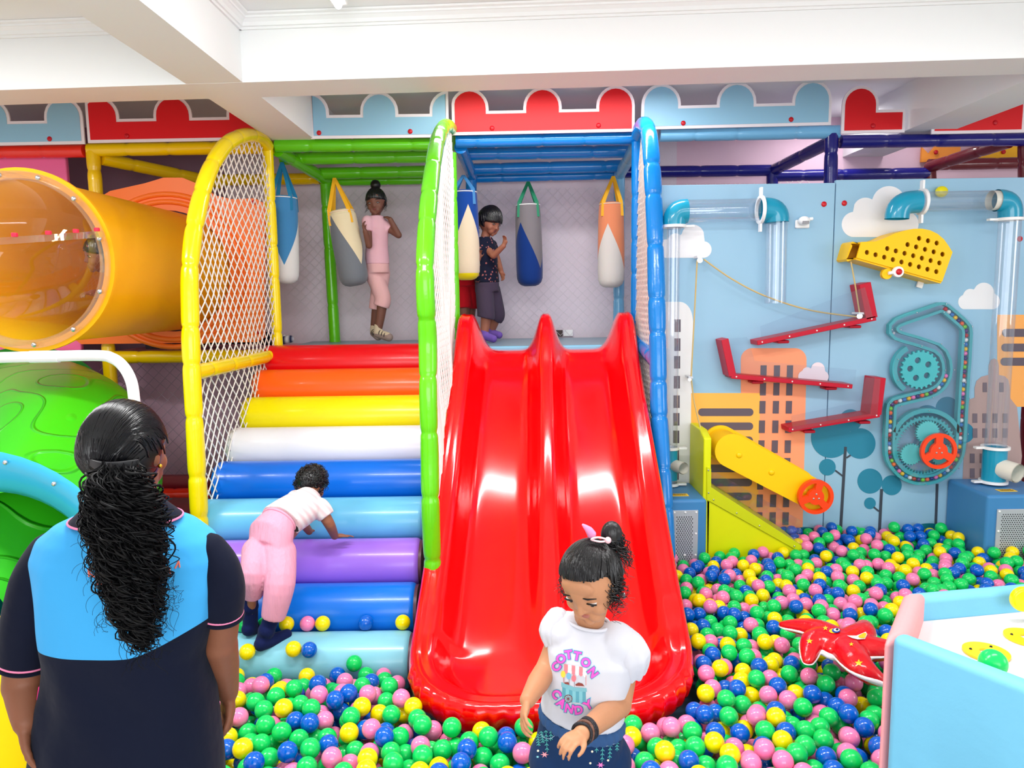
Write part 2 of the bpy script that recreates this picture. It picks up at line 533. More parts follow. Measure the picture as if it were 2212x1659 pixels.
frame('padded_pipes', 'bright blue padded tube frame over the top of the slide', [
    ('beam', B_, tubeP((985, 306), (1385, 298), 5.03), R0),
    ('beam', B_, tubeP((1000, 333), (1365, 327), 5.3), R0),
    ('beam', B_, tubeP((1018, 366), (1350, 358), 5.6), R0),
    ('beam', B_, tubeP((1022, 385), (1345, 377), 5.76), R0 * .8),
    ('side_beam', B_, [P(995, 318, 5.05), P(1020, 380, 5.72)], R0),
    ('side_beam', LB_, [P(1376, 312, 5.05), P(1338, 378, 5.72)], R0),
    ('post', B_, [P(1018, 385, 5.72), P(1014, 745, 5.72)], R0 * .98),
    ('post', LB_, [P(1338, 380, 5.72), P(1336, 745, 5.72)], R0 * .98)])
frame('padded_pipes', 'pale blue padded top tube over the activity wall', [
    ('beam', LB_, tubeP((1425, 292), (1812, 285), 5.03), R0)])
frame('padded_pipes', 'navy padded tube frame above the activity wall', [
    ('beam', N_, tubeP((1815, 306), (2300, 300), 5.03), R0),
    ('post', N_, [P(1796, 290, 5.03), P(1794, 400, 5.03)], R0),
    ('side_beam', N_, [P(1795, 306, 5.05), P(1670, 368, 5.75)], R0),
    ('rear_beam', N_, tubeP((1350, 372), (1668, 368), 5.75), R0),
    ('rear_beam', N_, tubeP((1668, 380), (2004, 374), 5.75), R0),
    ('post', N_, [P(1668, 365, 5.75), P(1668, 400, 5.75)], R0)])
frame('padded_pipes', 'maroon padded tube frame in the far right corner', [
    ('side_beam', MR_, [P(2180, 306, 5.07), P(2006, 362, 5.75)], R0),
    ('rear_beam', MR_, tubeP((2006, 356), (2300, 350), 5.75), R0),
    ('post', MR_, [P(2008, 365, 5.75), P(2010, 395, 5.75)], R0),
    ('post', MR_, [P(2214, 310, 5.06), P(2222, 1250, 5.06)], R0)])
# orange castle board on the wall behind
t = thing('wall_castle_board', 'orange and yellow castle board on the wall behind the maroon tubes', 'castle board')
mb = MB()
A = [P(x, y, 5.86) for x, y in ((1990, 350), (1992, 318), (2006, 332), (2020, 316), (2075, 314), (2075, 345))]
mb.hexa(A, [p + V((0, .02, 0)) for p in A]); mb.build('orange_board', mat('board_orange', (255, 160, 60), rough=.5), t)
mb = MB(); A = [P(x, y, 5.85) for x, y in ((2075, 342), (2110, 314), (2190, 312), (2204, 322), (2206, 340))]
mb.hexa(A, [p + V((0, .02, 0)) for p in A]); mb.build('yellow_board', mat('board_amber', (255, 190, 20), rough=.5), t)
for q in ((2022, 329), (2168, 328)):
    mb = MB(); mb.ball(P(*q, 5.84), .017, sc=(1, .6, 1)); mb.build('knob', KNOB, t, smooth=60)

# ------------------------------------------------------------------ upper deck
ZD = 1.465
DECK = mat('deck_vinyl', (132, 158, 172), rough=0.35); DECKE = mat('deck_edge', (120, 190, 222), rough=.35)
t = thing('upper_deck', 'grey-blue padded deck the children stand on above the rollers and slide', 'play deck')
mb = MB(); mb.box((-.36, 5.42, ZD - .03), (2.44, .86, .06)); bevel(mb.build('deck_pad', DECK, t), .012)
mb = MB(); mb.box((-.36, 4.985, ZD - .04), (2.44, .03, .075)); bevel(mb.build('edge_strip', DECKE, t), .01)
for xx in (-1.5, -.42, .84):
    mb = MB(); mb.cyl((xx, 5.78, 0), (xx, 5.78, ZD - .06), .03); mb.build('support_post', B_ if xx > 0 else G_, t, smooth=40)
t = thing('deck_panel', 'pink padded deck strip under the orange tunnel plate', 'play deck')
mb = MB(); mb.box((-2.21, 5.42, ZD - .04), (1.24, .84, .05)); bevel(mb.build('pad', mat('pink_pad', (232, 150, 165), rough=.4), t), .01)

# nets
def clip_line(poly, p, d):
    """segments of the line p+t*d inside the 2D polygon"""
    ts = []
    n = len(poly)
    for i in range(n):
        a = poly[i]; b = poly[(i + 1) % n]
        ex, ey = b[0] - a[0], b[1] - a[1]
        den = d[0] * ey - d[1] * ex
        if abs(den) < 1e-9: continue
        t = ((a[0] - p[0]) * ey - (a[1] - p[1]) * ex) / den
        u = ((a[0] - p[0]) * d[1] - (a[1] - p[1]) * d[0]) / den
        if 0 <= u < 1: ts.append(t)
    ts.sort()
    return [(ts[i], ts[i + 1]) for i in range(0, len(ts) - 1, 2)]
def net(name, poly, o, ex, ey, dw, dh, r, m, parent=None, wob=0.006, nrm=None):
    """diamond net of cords filling a 2D polygon"""
    o = V(o); ex = V(ex); ey = V(ey); nz = ex.cross(ey).normalized()
    xs = [q[0] for q in poly]; ys = [q[1] for q in poly]
    x0, x1, y0, y1 = min(xs), max(xs), min(ys), max(ys)
    mb = MB()
    L = math.hypot(dw, dh); H = (y1 - y0)
    for sgn in (1, -1):
        d = (sgn * dw / L, dh / L)
        k0 = x0 - H * dw / dh - dw; k1 = x1 + H * dw / dh + dw
        n = int((k1 - k0) / dw)
        for i in range(n + 1):
            px = math.floor(k0 / dw) * dw + i * dw + (0 if sgn > 0 else 0)
            p = (px, y0)
            for a, b in clip_line(poly, p, d):
                if b - a < .01: continue
                mm = max(1, int((b - a) / (L * .5)))
                pts = []
                for j in range(mm + 1):
                    t = a + (b - a) * j / mm
                    x = p[0] + d[0] * t; y = p[1] + d[1] * t
                    w = noise.noise(V((x * 2.2, y * 2.2, 3.1))) * wob * 3
                    wx = noise.noise(V((x * 3, y * 3, 9))) * wob
                    pts.append(o + ex * (x + wx) + ey * (y + wx * .6) + nz * (w + sgn * r * .5))
                mb.tube(pts, r, 4, caps=False)
    return mb.build(name, m, parent, smooth=180)

# arches: side nets between a bent front tube and the rear post
def arch(label, col, X, front, rear, rails, netpoly, rf=.043, rp=.036, dw=.082, dh=.082, ground=None):
    t = thing('arch_gate', label, 'arch', 'padded side arches with white nets')
    fp = spline([PX(x, y, X) for x, y in front], 6)
    fp = [fp[0] * 1] + fp[1:]
    base = fp[0].copy(); low = V((base.x, base.y, 0.0))
    mb = MB(); padded(mb, [low] + fp, rf, seed=int(X * 10) + 40, gap=.25, depth=.12, sag=.02)
    mb.build('arch_tube', col, t, smooth=60)
    rpz = [PX(x, y, X) for x, y in rear]
    yr = sum(p.y for p in rpz) / len(rpz)
    mb = MB(); padded(mb, [V((X, 4.985, 0)), V((X, 4.985, rpz[0].z))], rp, seed=5, gap=.3)
    mb.build('rear_post', col, t, smooth=60)
    for a, b, c in rails:
        mb = MB(); padded(mb, [a, b], rf * .93, seed=9); mb.build('rail', c, t, smooth=60)
    poly = [(p.y, p.z) for p in netpoly]
    net('side_net', poly, (X, 0, 0), (0, 1, 0), (0, 0, 1), dw, dh, .0042, NETW, t, wob=.008)
    seat_at(t, low)
    return t
XY = -1.575
fy = [(432, 1150), (428, 1060), (421, 930), (414, 790), (411, 680), (410, 590), (418, 505), (433, 430), (452, 370), (480, 322), (508, 300), (536, 292), (562, 298), (577, 316)]
pf = [PX(x, y, XY) for x, y in fy]
np_y = [V((XY, p.y + .03, p.z)) for p in spline(pf, 3)]
np_y = [q for q in np_y if q.y < 4.86] + [V((XY, 4.95, 2.62)), V((XY, 4.95, .2)), V((XY, pf[0].y + .03, .2))]
arch('yellow padded arch with white net between the orange tunnel and the rollers', Y_, XY, fy, [(593, 330), (606, 745)],
     [(V((XY, PX(418, 805, XY).y, PX(420, 805, XY).z)), V((XY, 4.98, PX(590, 768, XY).z)), Y_)], np_y)
XG = -.372
fg = [(934, 1210), (930, 1100), (928, 980), (925, 860), (924, 740), (919, 640), (918, 560), (923, 470), (931, 390), (943, 315), (955, 280), (966, 272), (978, 285), (983, 315)]
pf = [PX(x, y, XG) for x, y in fg]
np_g = [V((XG, p.y + .03, p.z)) for p in spline(pf, 3)]
np_g = [q for q in np_g if q.y < 4.86] + [V((XG, 4.95, 2.62)), V((XG, 4.95, .4)), V((XG, pf[0].y + .03, .4))]
arch('lime green padded arch with white net between the rollers and the slide', G_, XG, fg, [(978, 335), (987, 745)], [], np_g, rf=.041, rp=.03, dw=.062, dh=.075)
XB = .838
fb = [(1428, 1225), (1424, 1000), (1420, 850), (1422, 760), (1417, 600), (1412, 450), (1407, 360), (1402, 300), (1396, 276), (1390, 270), (1383, 285)]
fb = [(1441, 1235), (1433, 1050), (1424, 900), (1421, 760), (1418, 620), (1414, 480), (1409, 370), (1404, 305), (1398, 277), (1389, 270), (1381, 290)]
def PXs(x, y):
    # the blue arch leans outward a little: plane through the rear post
    d = ray(x, y); k = XB / d.x; return CAM + d * k
pf = [PX(x, y, XB) for x, y in fb]
np_b = [V((XB, p.y + .03, p.z)) for p in spline(pf, 3)]
np_b = [q for q in np_b if q.y < 4.86] + [V((XB, 4.95, 2.62)), V((XB, 4.95, .3)), V((XB, pf[0].y + .03, .3))]
arch('bright blue padded arch with white net at the right side of the slide', B_, XB, fb, [(1382, 300), (1377, 745)],
     [(V((XB, pf[3].y, PX(1420, 783, XB).z)), V((XB, 4.98, 1.50)), B_)], np_b, rf=.05, rp=.036, dw=.042, dh=.07)

# the net hung in front of the white back wall
bx0, bx1 = -1.75, 1.35
net('side_net', [(bx0, ZD + .01), (bx1, ZD + .01), (bx1, 2.62), (bx0, 2.62)], (0, 5.83, 0), (1, 0, 0), (0, 0, 1), .075, .075, .0013, NETG, None, wob=.02)
o = bpy.data.objects['side_net'] if False else COL.objects[-1]
o.name = 'back_net'; tag(o, 'pale diamond net hanging along the white wall behind the upper deck', 'net')
net('low_net', [(-3.0, .3), (-1.62, .3), (-1.62, 1.35), (-3.0, 1.35)], (0, 5.4, 0), (1, 0, 0), (0, 0, 1), .085, .085, .002, mat('net_mauve', (170, 150, 165), rough=.7), None, wob=.02)
tag(COL.objects[-1], 'faint diamond net under the deck left of the yellow arch', 'net')
net('upper_net', [(1.30, 2.3), (2.25, 2.3), (2.25, 2.62), (1.30, 2.62)], (0, 5.72, 0), (1, 0, 0), (0, 0, 1), .075, .075, .002, NETW, None, wob=.02)
tag(COL.objects[-1], 'strip of white net below the navy tube above the activity wall', 'net')
# mauve wall closing the space under the deck, red rail and kick board
t = thing('under_deck_rail', 'red padded rail under the deck behind the woman', 'rail')
mb = MB(); padded(mb, [P(300, 1066, 5.2), P(455, 1064, 5.2)], .035); mb.build('rail_tube', R_, t, smooth=60)
mb = MB(); mb.box((-2.3, 5.3, .27), (1.4, .05, .52)); mb.build('kick_board', mat('dark_red_vinyl', (140, 22, 40), rough=.4), t)

# wall socket behind the deck
t = thing('wall_socket', 'white double wall socket with one open box behind the slide top', 'socket')
q = P(1205, 720, 5.88); q2 = P(1227, 719, 5.88)
mb = MB(); mb.box(q, (.075, .012, .05)); mb.build('open_box', mat('dark_box', (60, 45, 40)), t)
mb = MB(); mb.box(q2, (.075, .014, .05)); mb.build('cover_plate', SW, t)

# ------------------------------------------------------------------ climbing rollers
names = [('red', (226, 0, 16)), ('orange', (255, 98, 22)), ('yellow', (246, 228, 0)), ('white', (236, 234, 240)), ('royal blue', (0, 104, 214)),
         ('pale sky blue', (106, 190, 230)), ('lilac', (160, 110, 230)), ('royal blue', (0, 112, 220)), ('pale turquoise', (130, 196, 214))]
where = ['at the top against the deck', 'just below the red top one', 'below the orange one', 'in the middle of the stair', 'just below the white one',
         'under the toddler\'s shirt', 'under the toddler\'s hand', 'with stray balls lying in front of it', 'lowest of the stair, dipping into the balls']
RY = [4.87, 4.66, 4.44, 4.20, 3.965, 3.74, 3.52, 3.31, 3.10]
RZ = [1.375, 1.235, 1.09, .945, .80, .65, .50, .355, .215]
for i, (nm, c) in enumerate(names):
    m = mat('roller_' + nm.replace(' ', '_') + str(i), c, rough=.28, spec=.5, coat=.12, bump=(5, .12))
    t = thing('climbing_roller', '%s foam climbing roller, %s' % (nm, where[i]), 'foam roller', 'foam rollers of the climbing stair')
    x0 = -1.62 if i < 6 else -1.66
    mb = MB(); mb.cyl((x0, RY[i], RZ[i]), (-.455, RY[i], RZ[i]), .122, 48, bev=.03)
    mb.build('foam_body', m, t, smooth=50)
    mb = MB(); mb.cyl((-.462, RY[i], RZ[i]), (-.448, RY[i], RZ[i]), .112, 40); mb.build('end_cap', mat('end_vinyl', (84, 44, 60), rough=.4), t, smooth=40)
    seat_at(t, ((x0 - .455) / 2, RY[i], RZ[i] - .122))
t = thing('stair_base', 'dark padded base board carrying the climbing rollers', 'stair base')
mb = MB(); a = [(-.445, 5.0, 0), (-.445, 2.98, 0), (-.445, 2.98, .10), (-.445, 3.2, .2), (-.445, 4.98, 1.38), (-.445, 5.0, 1.38)]
mb.hexa([V(p) for p in a], [V(p) + V((.03, 0, 0)) for p in a]); mb.build('side_board', mat('dark_board', (52, 34, 40), rough=.5), t)
mb = MB(); a = [(-1.6, 5.0, 0.0), (-1.6, 3.02, 0), (-1.6, 3.03, .012), (-1.6, 4.98, 1.29), (-1.6, 5.0, 1.29)]
mb.hexa([V(p) for p in a], [V(p) + V((1.15, 0, 0)) for p in a]); mb.build('ramp', mat('ramp_grey', (120, 122, 130), rough=.5), t)

# ------------------------------------------------------------------ the twin slide
def smoothstep(a, b, x):
    t = min(1, max(0, (x - a) / (b - a))); return t * t * (3 - 2 * t)
RED = mat('slide_red_plastic', (236, 0, 4), rough=0.13, spec=.5, coat=.35, bump=(3, .05))
def build_slide():
    YT, YE, YB, A = 5.0, 2.93, 2.52, .528      # top, start of the bowl, tip, half width
    path = spline([(0, 5.0, 1.44), (0, 4.86, 1.43), (0, 4.70, 1.36), (0, 4.3, 1.10), (0, 3.7, .745), (0, 3.25, .48), (0, 2.95, .345), (0, 2.7, .30), (0, 2.5, .295)], 12)
    py = np.array([p.y for p in path])[::-1]; pz = np.array([p.z for p in path])[::-1]
    floor_ = lambda Y: float(np.interp(Y, py, pz))
    xc = lambda Y: .140 + (Y - 2.8) * .042
    n = 2.8
    ys = list(np.linspace(YT, YE, 70)) + [YE - (YE - YB) * math.sin(math.pi / 2 * k / 36) for k in range(1, 37)]
    ys[-1] = YB + .0005
    H = lambda Y: float(np.interp(Y, [2.5, 2.8, 3.05, 3.6, 4.5, 4.85, 4.97, 5.0], [.055, .075, .12, .15, .17, .24, .24, .05]))
    us = np.linspace(-1, 1, 81); us = np.sign(us) * (1 - (1 - np.abs(us)) ** 1.25)
    mb = MB(); rows = []
    for Y in ys:
        b = (YE - YB); q = max(0, YE - Y) / b
        w = A * max(1e-4, (1 - q ** n)) ** (1 / n)
        row = []
        for u in us:
            x = u * w
            F = 1 - (abs(x) / A) ** n - q ** n
            gx = n * (abs(x) / A) ** (n - 1) / A; gy = n * q ** (n - 1) / b
            d = max(0, F / max(.8, math.hypot(gx, gy)))
            dd = A - abs(x) if q <= 0 else min(d, A - abs(x))
            h = H(Y)
            if q <= 0:
                d = A - abs(x)
            z = floor_(Y)
            # side rim: steep wall with a rounded top
            rim = h * math.exp(-(max(0, d - .035) / .075) ** 2)
            # divider between the two lanes
            hd = float(np.interp(Y, [2.65, 2.9, 3.15, 3.6, 4.5, 4.85, 4.97, 5.0], [0, .035, .075, .13, .16, .24, .24, .05]))
            div = hd * math.exp(-(max(0, abs(x) - .018) / .062) ** 2)
            sag = -.018 * (1 if Y < 4.8 else 0) * smoothstep(0, .25, A - abs(x)) * smoothstep(.03, .28, abs(x))
            row.append(V((xc(Y) + x, Y, z + max(rim, div) + sag)))
        rows.append(row)
    nU = len(us); vs = [p for r in rows for p in r]; fs = []
    for i in range(len(rows) - 1):
        for k in range(nU - 1):
            fs.append((i * nU + k, i * nU + k + 1, (i + 1) * nU + k + 1, (i + 1) * nU + k))
    mb.add(vs, fs)
    # rolled outer lip all round the free edge, fluted at the toe
    edge = [r[0] for r in rows] + [r[-1] for r in rows][::-1]
    m = len(edge); rings = []
    s = 0
    for i, p in enumerate(edge):
        a = edge[max(0, i - 1)]; b = edge[min(m - 1, i + 1)]
        tt = V((b.x - a.x, b.y - a.y, 0))
        if tt.length < 1e-6: tt = V((1, 0, 0))
        tt.normalize(); nn = V((tt.y, -tt.x, 0))
        cen = V((xc(p.y), 3.2 if p.y > 3.2 else p.y + .3, 0))
        if nn.dot(V((p.x, p.y, 0)) - cen) < 0: nn = -nn
        if i: s += (p - edge[i - 1]).length
        flu = 0.0
        if p.y < YE - .18: flu = .015 * abs(math.cos(s / .056 * math.pi)) ** .5 - .008
        dn = .13 if p.y < 3.2 else .16
        rings.append([p, p + nn * (.014) + V((0, 0, .006)), p + nn * (.03 + flu * .6) + V((0, 0, .001)), p + nn * (.042 + flu) + V((0, 0, -.016)),
                      p + nn * (.046 + flu * 1.6) + V((0, 0, -.045)), p + nn * (.036 + flu) + V((0, 0, -dn * .75)), p + nn * .015 + V((0, 0, -dn))])
    k = len(rings[0]); vs = [q for r in rings for q in r]; fs = []
    for i in range(m - 1):
        for j in range(k - 1):
            fs.append((i * k + j, i * k + j + 1, (i + 1) * k + j + 1, (i + 1) * k + j))
    mb.add(vs, fs)
    o = mb.build('slide_shell', RED, None, smooth=75, merge=.0012)
    so = o.modifiers.new('thick', 'SOLIDIFY'); so.thickness = .008; so.offset = -1
    return o
t = thing('twin_slide', 'glossy red double slide running down into the ball pit', 'slide')
o = build_slide(); o.parent = t
for xx in (-.15, .5):
    mb = MB(); mb.cyl((xx, 4.2, 0), (xx, 4.2, .99), .025); mb.build('leg', STEEL, t, smooth=40)
# ------------------------------------------------------------------ activity wall
YW = 4.50
def q2(px, py, Y=YW): p = P(px, py, Y); return (p.x, p.z)
def z3(x, y): return (1420 + x / 5.027, 700 + y / 5.027)
def z4(x, y): return (1772 + x / 3.77, 640 + y / 3.77)
def z5(x, y): return (1420 + x / 5.027, 900 + y / 5.027)
def z6(x, y): return (1812 + x / 5.53, 950 + y / 5.53)
def z2(x, y): return (1772 + x / 5.027, 380 + y / 5.027)
EX, EZ = V((1, 0, 0)), V((0, 0, 1))
PAN = mat('panel_blue', (152, 194, 220), rough=.42, spec=.35)
seamx = P(1792, 760, YW).x
top0 = P(1440, 400, YW).z; top1 = P(2205, 383, YW).z
wl = thing('activity_wall', 'pale blue activity wall panel printed with clouds and city towers, left of the seam', 'wall panel', 'pale blue activity wall panels')
mb = MB(); mb.box(((.90 + seamx) / 2 - .001, YW + .015, top0 / 2), (seamx - .90 - .003, .03, top0)); bevel(mb.build('board', PAN, wl), .003)
wr = thing('activity_wall', 'pale blue activity wall panel with the marble machine mounted on it, right of the seam', 'wall panel', 'pale blue activity wall panels')
xr = P(2205, 700, YW).x + .04
mb = MB(); mb.box(((xr + seamx) / 2 + .001, YW + .015, top1 / 2), (xr - seamx - .003, .03, top1)); bevel(mb.build('board', PAN, wr), .003)
def pr(name, col, polys, parent, lift=.0, px=True, holes=()):
    mb = MB()
    for i, poly in enumerate(polys):
        pts = [q2(*p) for p in poly] if px else poly
        mb.plate(pts, (0, YW - lift - i * .00012, 0), EX, EZ, .0015)
    return mb.build(name, mat('print_' + name + str(col), col, rough=.45, spec=.3), parent)
def cloud(circles, bottom, parent, col=(238, 238, 240)):
    x0 = min(c[0] - c[2] for c in circles); x1 = max(c[0] + c[2] for c in circles)
    up = []; lo = []
    for i in range(61):
        x = x0 + (x1 - x0) * (0.5 - 0.5 * math.cos(math.pi * i / 60))
        ys = [(c[1] - math.sqrt(max(0, c[2] ** 2 - (x - c[0]) ** 2)), c[1] + math.sqrt(max(0, c[2] ** 2 - (x - c[0]) ** 2))) for c in circles if abs(x - c[0]) <= c[2] + 1e-6]
        if not ys: continue
        up.append((x, min(y[0] for y in ys))); lo.append((x, min(bottom, max(y[1] for y in ys))))
    # bottom edge is flat between the end lobes
    lx, rx = circles[-2][0], circles[-1][0]
    lo = [(x, bottom if lx < x < rx else y) for x, y in lo]
    poly = lo + up[::-1]
    out = []
    for p in poly:
        if not out or abs(p[0] - out[-1][0]) + abs(p[1] - out[-1][1]) > .05: out.append(p)
    return pr('cloud_print', col, [out], parent, lift=.0004)
cloud([(1496.6, 510, 24.6), (1459, 520, 16), (1440, 537, 20), (1519, 539, 18)], 557, wl)
cloud([(1920, 438, 36), (1869.5, 454, 27), (1845.6, 485, 27.5), (1957, 484, 27)], 512, wr)
cloud([(2125, 632.6, 22), (2096, 640, 16), (2086, 652.5, 16.5), (2142, 651, 17.5)], 668, wr)
def rect(x0, y0, x1, y1, k=0): return [(x0, y1), (x1, y1), (x1 + k, y0), (x0 + k, y0)]
def rrect(x0, y0, x1, y1, r):
    pts = []
    for cx, cy, a0 in ((x1 - r, y0 + r, -90), (x1 - r, y1 - r, 0), (x0 + r, y1 - r, 90), (x0 + r, y0 + r, 180)):
        for k in range(7):
            a = math.radians(a0 + 15 * k); pts.append((cx + r * math.cos(a), cy + r * math.sin(a)))
    return pts[::-1]
WG = (98, 88, 100)
pr('tower_print', (236, 236, 236), [[(1425, 1200), (1490, 1200), (1497, 695)] + [(1468 + 28 * math.cos(math.radians(a)), 690 + 38 * -math.sin(math.radians(a))) for a in range(10, 91, 10)] + [(1425, 652)]], wl)
pr('window_print', WG, [rect(1457 - i * .5, y, 1470 - i * .5, y + 27) for i, y in enumerate((690, 731, 769, 812, 854, 892, 930, 971, 1009, 1046))], wl, .002)
pr('tower_print', (250, 160, 118), [[(1602, 1210), (1732, 1210), (1742, 790)] + [(1717 + 25 * math.cos(math.radians(a)), 777 - 25 * math.sin(math.radians(a))) for a in range(0, 91, 10)] + [(1625 + 25 * math.cos(math.radians(a)), 777 - 25 * math.sin(math.radians(a))) for a in range(90, 181, 10)]], wl)
ws = []
for i, y in enumerate((789, 827, 866, 908, 951, 989, 1030, 1068, 1106)):
    s = i * 1.2
    for x in (1642, 1671, 1699): ws.append(rect(x - s, y, x + 13 - s, y + 27, .8))
pr('window_print', WG, ws, wl, .0025)
pr('tower_print', (252, 186, 84), [[(1491, 1210), (1635, 1210), (1642, 849), (1493, 849)]], wl, .0015)
pr('slot_print', WG, [rrect(1508 - i * .4, 882 + i * 30.3, 1627 - i * .6, 898.5 + i * 30.3, 8) for i in range(9)], wl, .0035)
cloud([(1766, 797.5, 15), (1743, 804, 11), (1736, 813, 12.5), (1776, 813.5, 13)], 825, wl, (240, 226, 232)).location.y = -.004
def disc(cx, cy, r, n=40): return [(cx + r * math.cos(2 * math.pi * k / n), cy - r * math.sin(2 * math.pi * k / n)) for k in range(n)]
TE = (44, 132, 162)
def stick(x0, y0, x1, y1, w):
    d = V((x1 - x0, y1 - y0)).normalized() * w / 2; n = V((-d.y, d.x))
    return [(x0 + n.x, y0 + n.y), (x1 + n.x, y1 + n.y), (x1 - n.x, y1 - n.y), (x0 - n.x, y0 - n.y)]
pr('tree_print', TE, [disc(1858, 958, 33), disc(1837, 908, 24), disc(1879, 1039, 27), disc(1926, 1048, 21.5), disc(1879, 1087, 12.5), disc(2046, 882, 25), disc(2003, 905, 30), disc(2082, 935, 22), disc(1795, 946, 43)], wr, .0005)
pr('tree_print', TE, [disc(1794, 945, 42), disc(1797, 921, 20), disc(1787, 1009, 18)], wl, .0008)
pr('trunk_print', (64, 72, 84), [stick(1826, 965, 1814, 1170, 6), stick(1804, 1016, 1820, 1028, 3.5), stick(1837, 983, 1828, 989, 3.5), stick(1904, 1056, 1898, 1170, 6), stick(1887, 1095, 1898, 1104, 3.5), stick(2024, 1045, 2020, 1150, 5.5)], wr, .002)
def bush(cx, cy, rx, ry): return [(cx + rx * math.cos(math.pi * k / 24), cy - ry * math.sin(math.pi * k / 24)) for k in range(25)][::-1]
pr('bush_print', (14, 112, 132), [bush(2007, 1185, 78, 55), bush(1861, 1190, 70, 45), bush(1835, 1195, 40, 40)], wr, .0032)
pr('bush_print', (14, 112, 132), [bush(1738, 1185, 62, 47)], wl, .0045)
gt = [z4(1150, 1640), z4(1600, 1640), z4(1640, 1300), z4(1600, 900), z4(1545, 830), z4(1540, 740), z4(1530, 680), z4(1500, 650), z4(1452, 640), z4(1452, 560), z4(1440, 520), z4(1415, 506), z4(1385, 520), z4(1370, 560), z4(1368, 640), z4(1310, 655), z4(1270, 690), z4(1255, 745), z4(1255, 825), z4(1215, 840), z4(1185, 900)]
pr('tower_print', (182, 156, 152), [gt], wr, .001)
ws = [(x, y, 34, 78) for x in (1320, 1455) for y in (702,)] + [(x, y, 38, 76) for y in (954, 1075) for x in (1237, 1318, 1400, 1482)] + [(x, y, 38, 76) for y in (1280, 1400) for x in (1215, 1298)]
pr('window_print', (120, 108, 118), [rect(*z4(x, y), *z4(x + w, y + h)) for x, y, w, h in ws], wr, .003)
pr('tower_print', (252, 176, 96), [rect(*z4(1440, 150), *z4(1690, 900))], wr, .0)
pr('slot_print', WG, [rrect(*z4(x, y), *z4(1760, y + 65), 8) for x, y in ((1478, 265), (1472, 385), (1465, 500))], wr, .0026)
for kx, ky, pa in ((1780, 441, wl), (1824, 439, wr), (2203, 516, wr)):
    mb = MB(); mb.ball(P(kx, ky, YW - .002), .0165, 14, 8, sc=(1, .55, 1)); mb.build('screw_cap', KNOB, pa, smooth=60)
seat_at(wl, (.9, YW, 0)); seat_at(wr, (seamx, YW, 0))

# transparent ball pipes
PT = mat('pipe_turquoise', (20, 150, 184), rough=.2, spec=.5, coat=.3)
CL = clear_mat('clear_pipe', fac=.10)
CLS = clear_mat('clear_sheet', tint=(.93, .95, .97), fac=.07)
def pipe(mb, pts, r, seg=28, wall=.003):
    mb.tube(pts, r, seg, caps=False); mb.tube(pts, r - wall, seg, caps=False)
def elbow(c0, d0, c1, d1, n=10):
    """quarter bend between two points leaving along d0 and arriving along d1"""
    c0, d0, c1, d1 = V(c0), V(d0), V(c1), V(d1); L = (c1 - c0).length * .55; out = []
    for i in range(n + 1):
        t = i / n; a = c0; b = c0 + d0 * L; c = c1 - d1 * L; d = c1
        out.append(a * (1 - t) ** 3 + b * 3 * t * (1 - t) ** 2 + c * 3 * t * t * (1 - t) + d * t ** 3)
    return out
def flange(t, c, axis, r, tabs):
    c = V(c); ax = V(axis).normalized(); mb = MB()
    n = 32; x, y = frame_of(ax)
    def ring(R, o): return [c + ax * o + (x * math.cos(2 * math.pi * k / n) + y * math.sin(2 * math.pi * k / n)) * R for k in range(n)]
    mb.loft([ring(r, -.008), ring(r * 1.24, -.008), ring(r * 1.24, .008), ring(r, .008), ring(r, -.008)], caps=False)
    for d in tabs:
        d = V(d); mb.box(c + d * (r * 1.24 + .02), [abs(d[i]) * .05 + (1 - abs(d[i])) * (.032 if abs(ax[i]) < .5 else .012) for i in range(3)])
    o = mb.build('flange', SW, t, smooth=40)
    for d in tabs:
        d = V(d)
        mb = MB(); mb.ball(c + d * (r * 1.24 + .032) - V((0, .012, 0)) * (0 if abs(ax.y) > .5 else 1), .004, 8, 5); mb.build('screw', STEEL, o)
    return o
YP = 4.40
t = thing('ball_pipe', 'clear ball pipe with turquoise elbows beside the blue arch', 'pipe', 'clear ball pipes on the activity wall')
rP = .066
a0 = P(1455, 487, YP); a1 = P(1484, 456, YP); b0 = P(1637, 453, YP); b1 = P(1648, 453, YP); c1 = P(1678, 480, YP)
mb = MB(); mb.tube(elbow(a0, (0, 0, 1), a1, (1, 0, 0)), rP * 1.06, 28, caps=False); mb.build('elbow', PT, t, smooth=60)
mb = MB(); pipe(mb, [a1, b0], rP); mb.build('clear_pipe', CL, t, smooth=60)
mb = MB(); mb.tube(elbow(b1, (1, 0, 0), c1, (0, 0, -1)), rP * 1.06, 28, caps=False); mb.build('elbow', PT, t, smooth=60)
mb = MB(); pipe(mb, [c1, P(1675, 655, YP)], rP * .93); mb.build('clear_pipe', CL, t, smooth=60)
flange(t, P(1643, 453, YP), (1, 0, 0), rP, ((0, 0, 1), (0, 0, -1)))
flange(t, P(1455, 489, YP), (0, 0, 1), rP * .9, ((1, 0, 0),))
lo = P(1452, 1062, YP)
mb = MB(); pipe(mb, [a0, V((a0.x, YP, P(1452, 968, YP).z))], rP * .6); mb.build('clear_pipe', CL, t, smooth=60)
zt2 = P(1452, 972, YP).z; zt3 = P(1452, 1036, YP).z
mb = MB(); mb.tube([(a0.x, YP, zt2), (a0.x, YP, zt3)], rP * .62, 24); mb.build('tee_joint', PT, t, smooth=60)
mb = MB(); mb.tube([(a0.x + .02, YP - .02, (zt2 + zt3) / 2), (a0.x + .055, YP - .10, (zt2 + zt3) / 2)], rP * .55, 24, caps=False); mb.tube([(a0.x + .02, YP - .02, (zt2 + zt3) / 2), (a0.x + .055, YP - .10, (zt2 + zt3) / 2)], rP * .5, 24, caps=False)
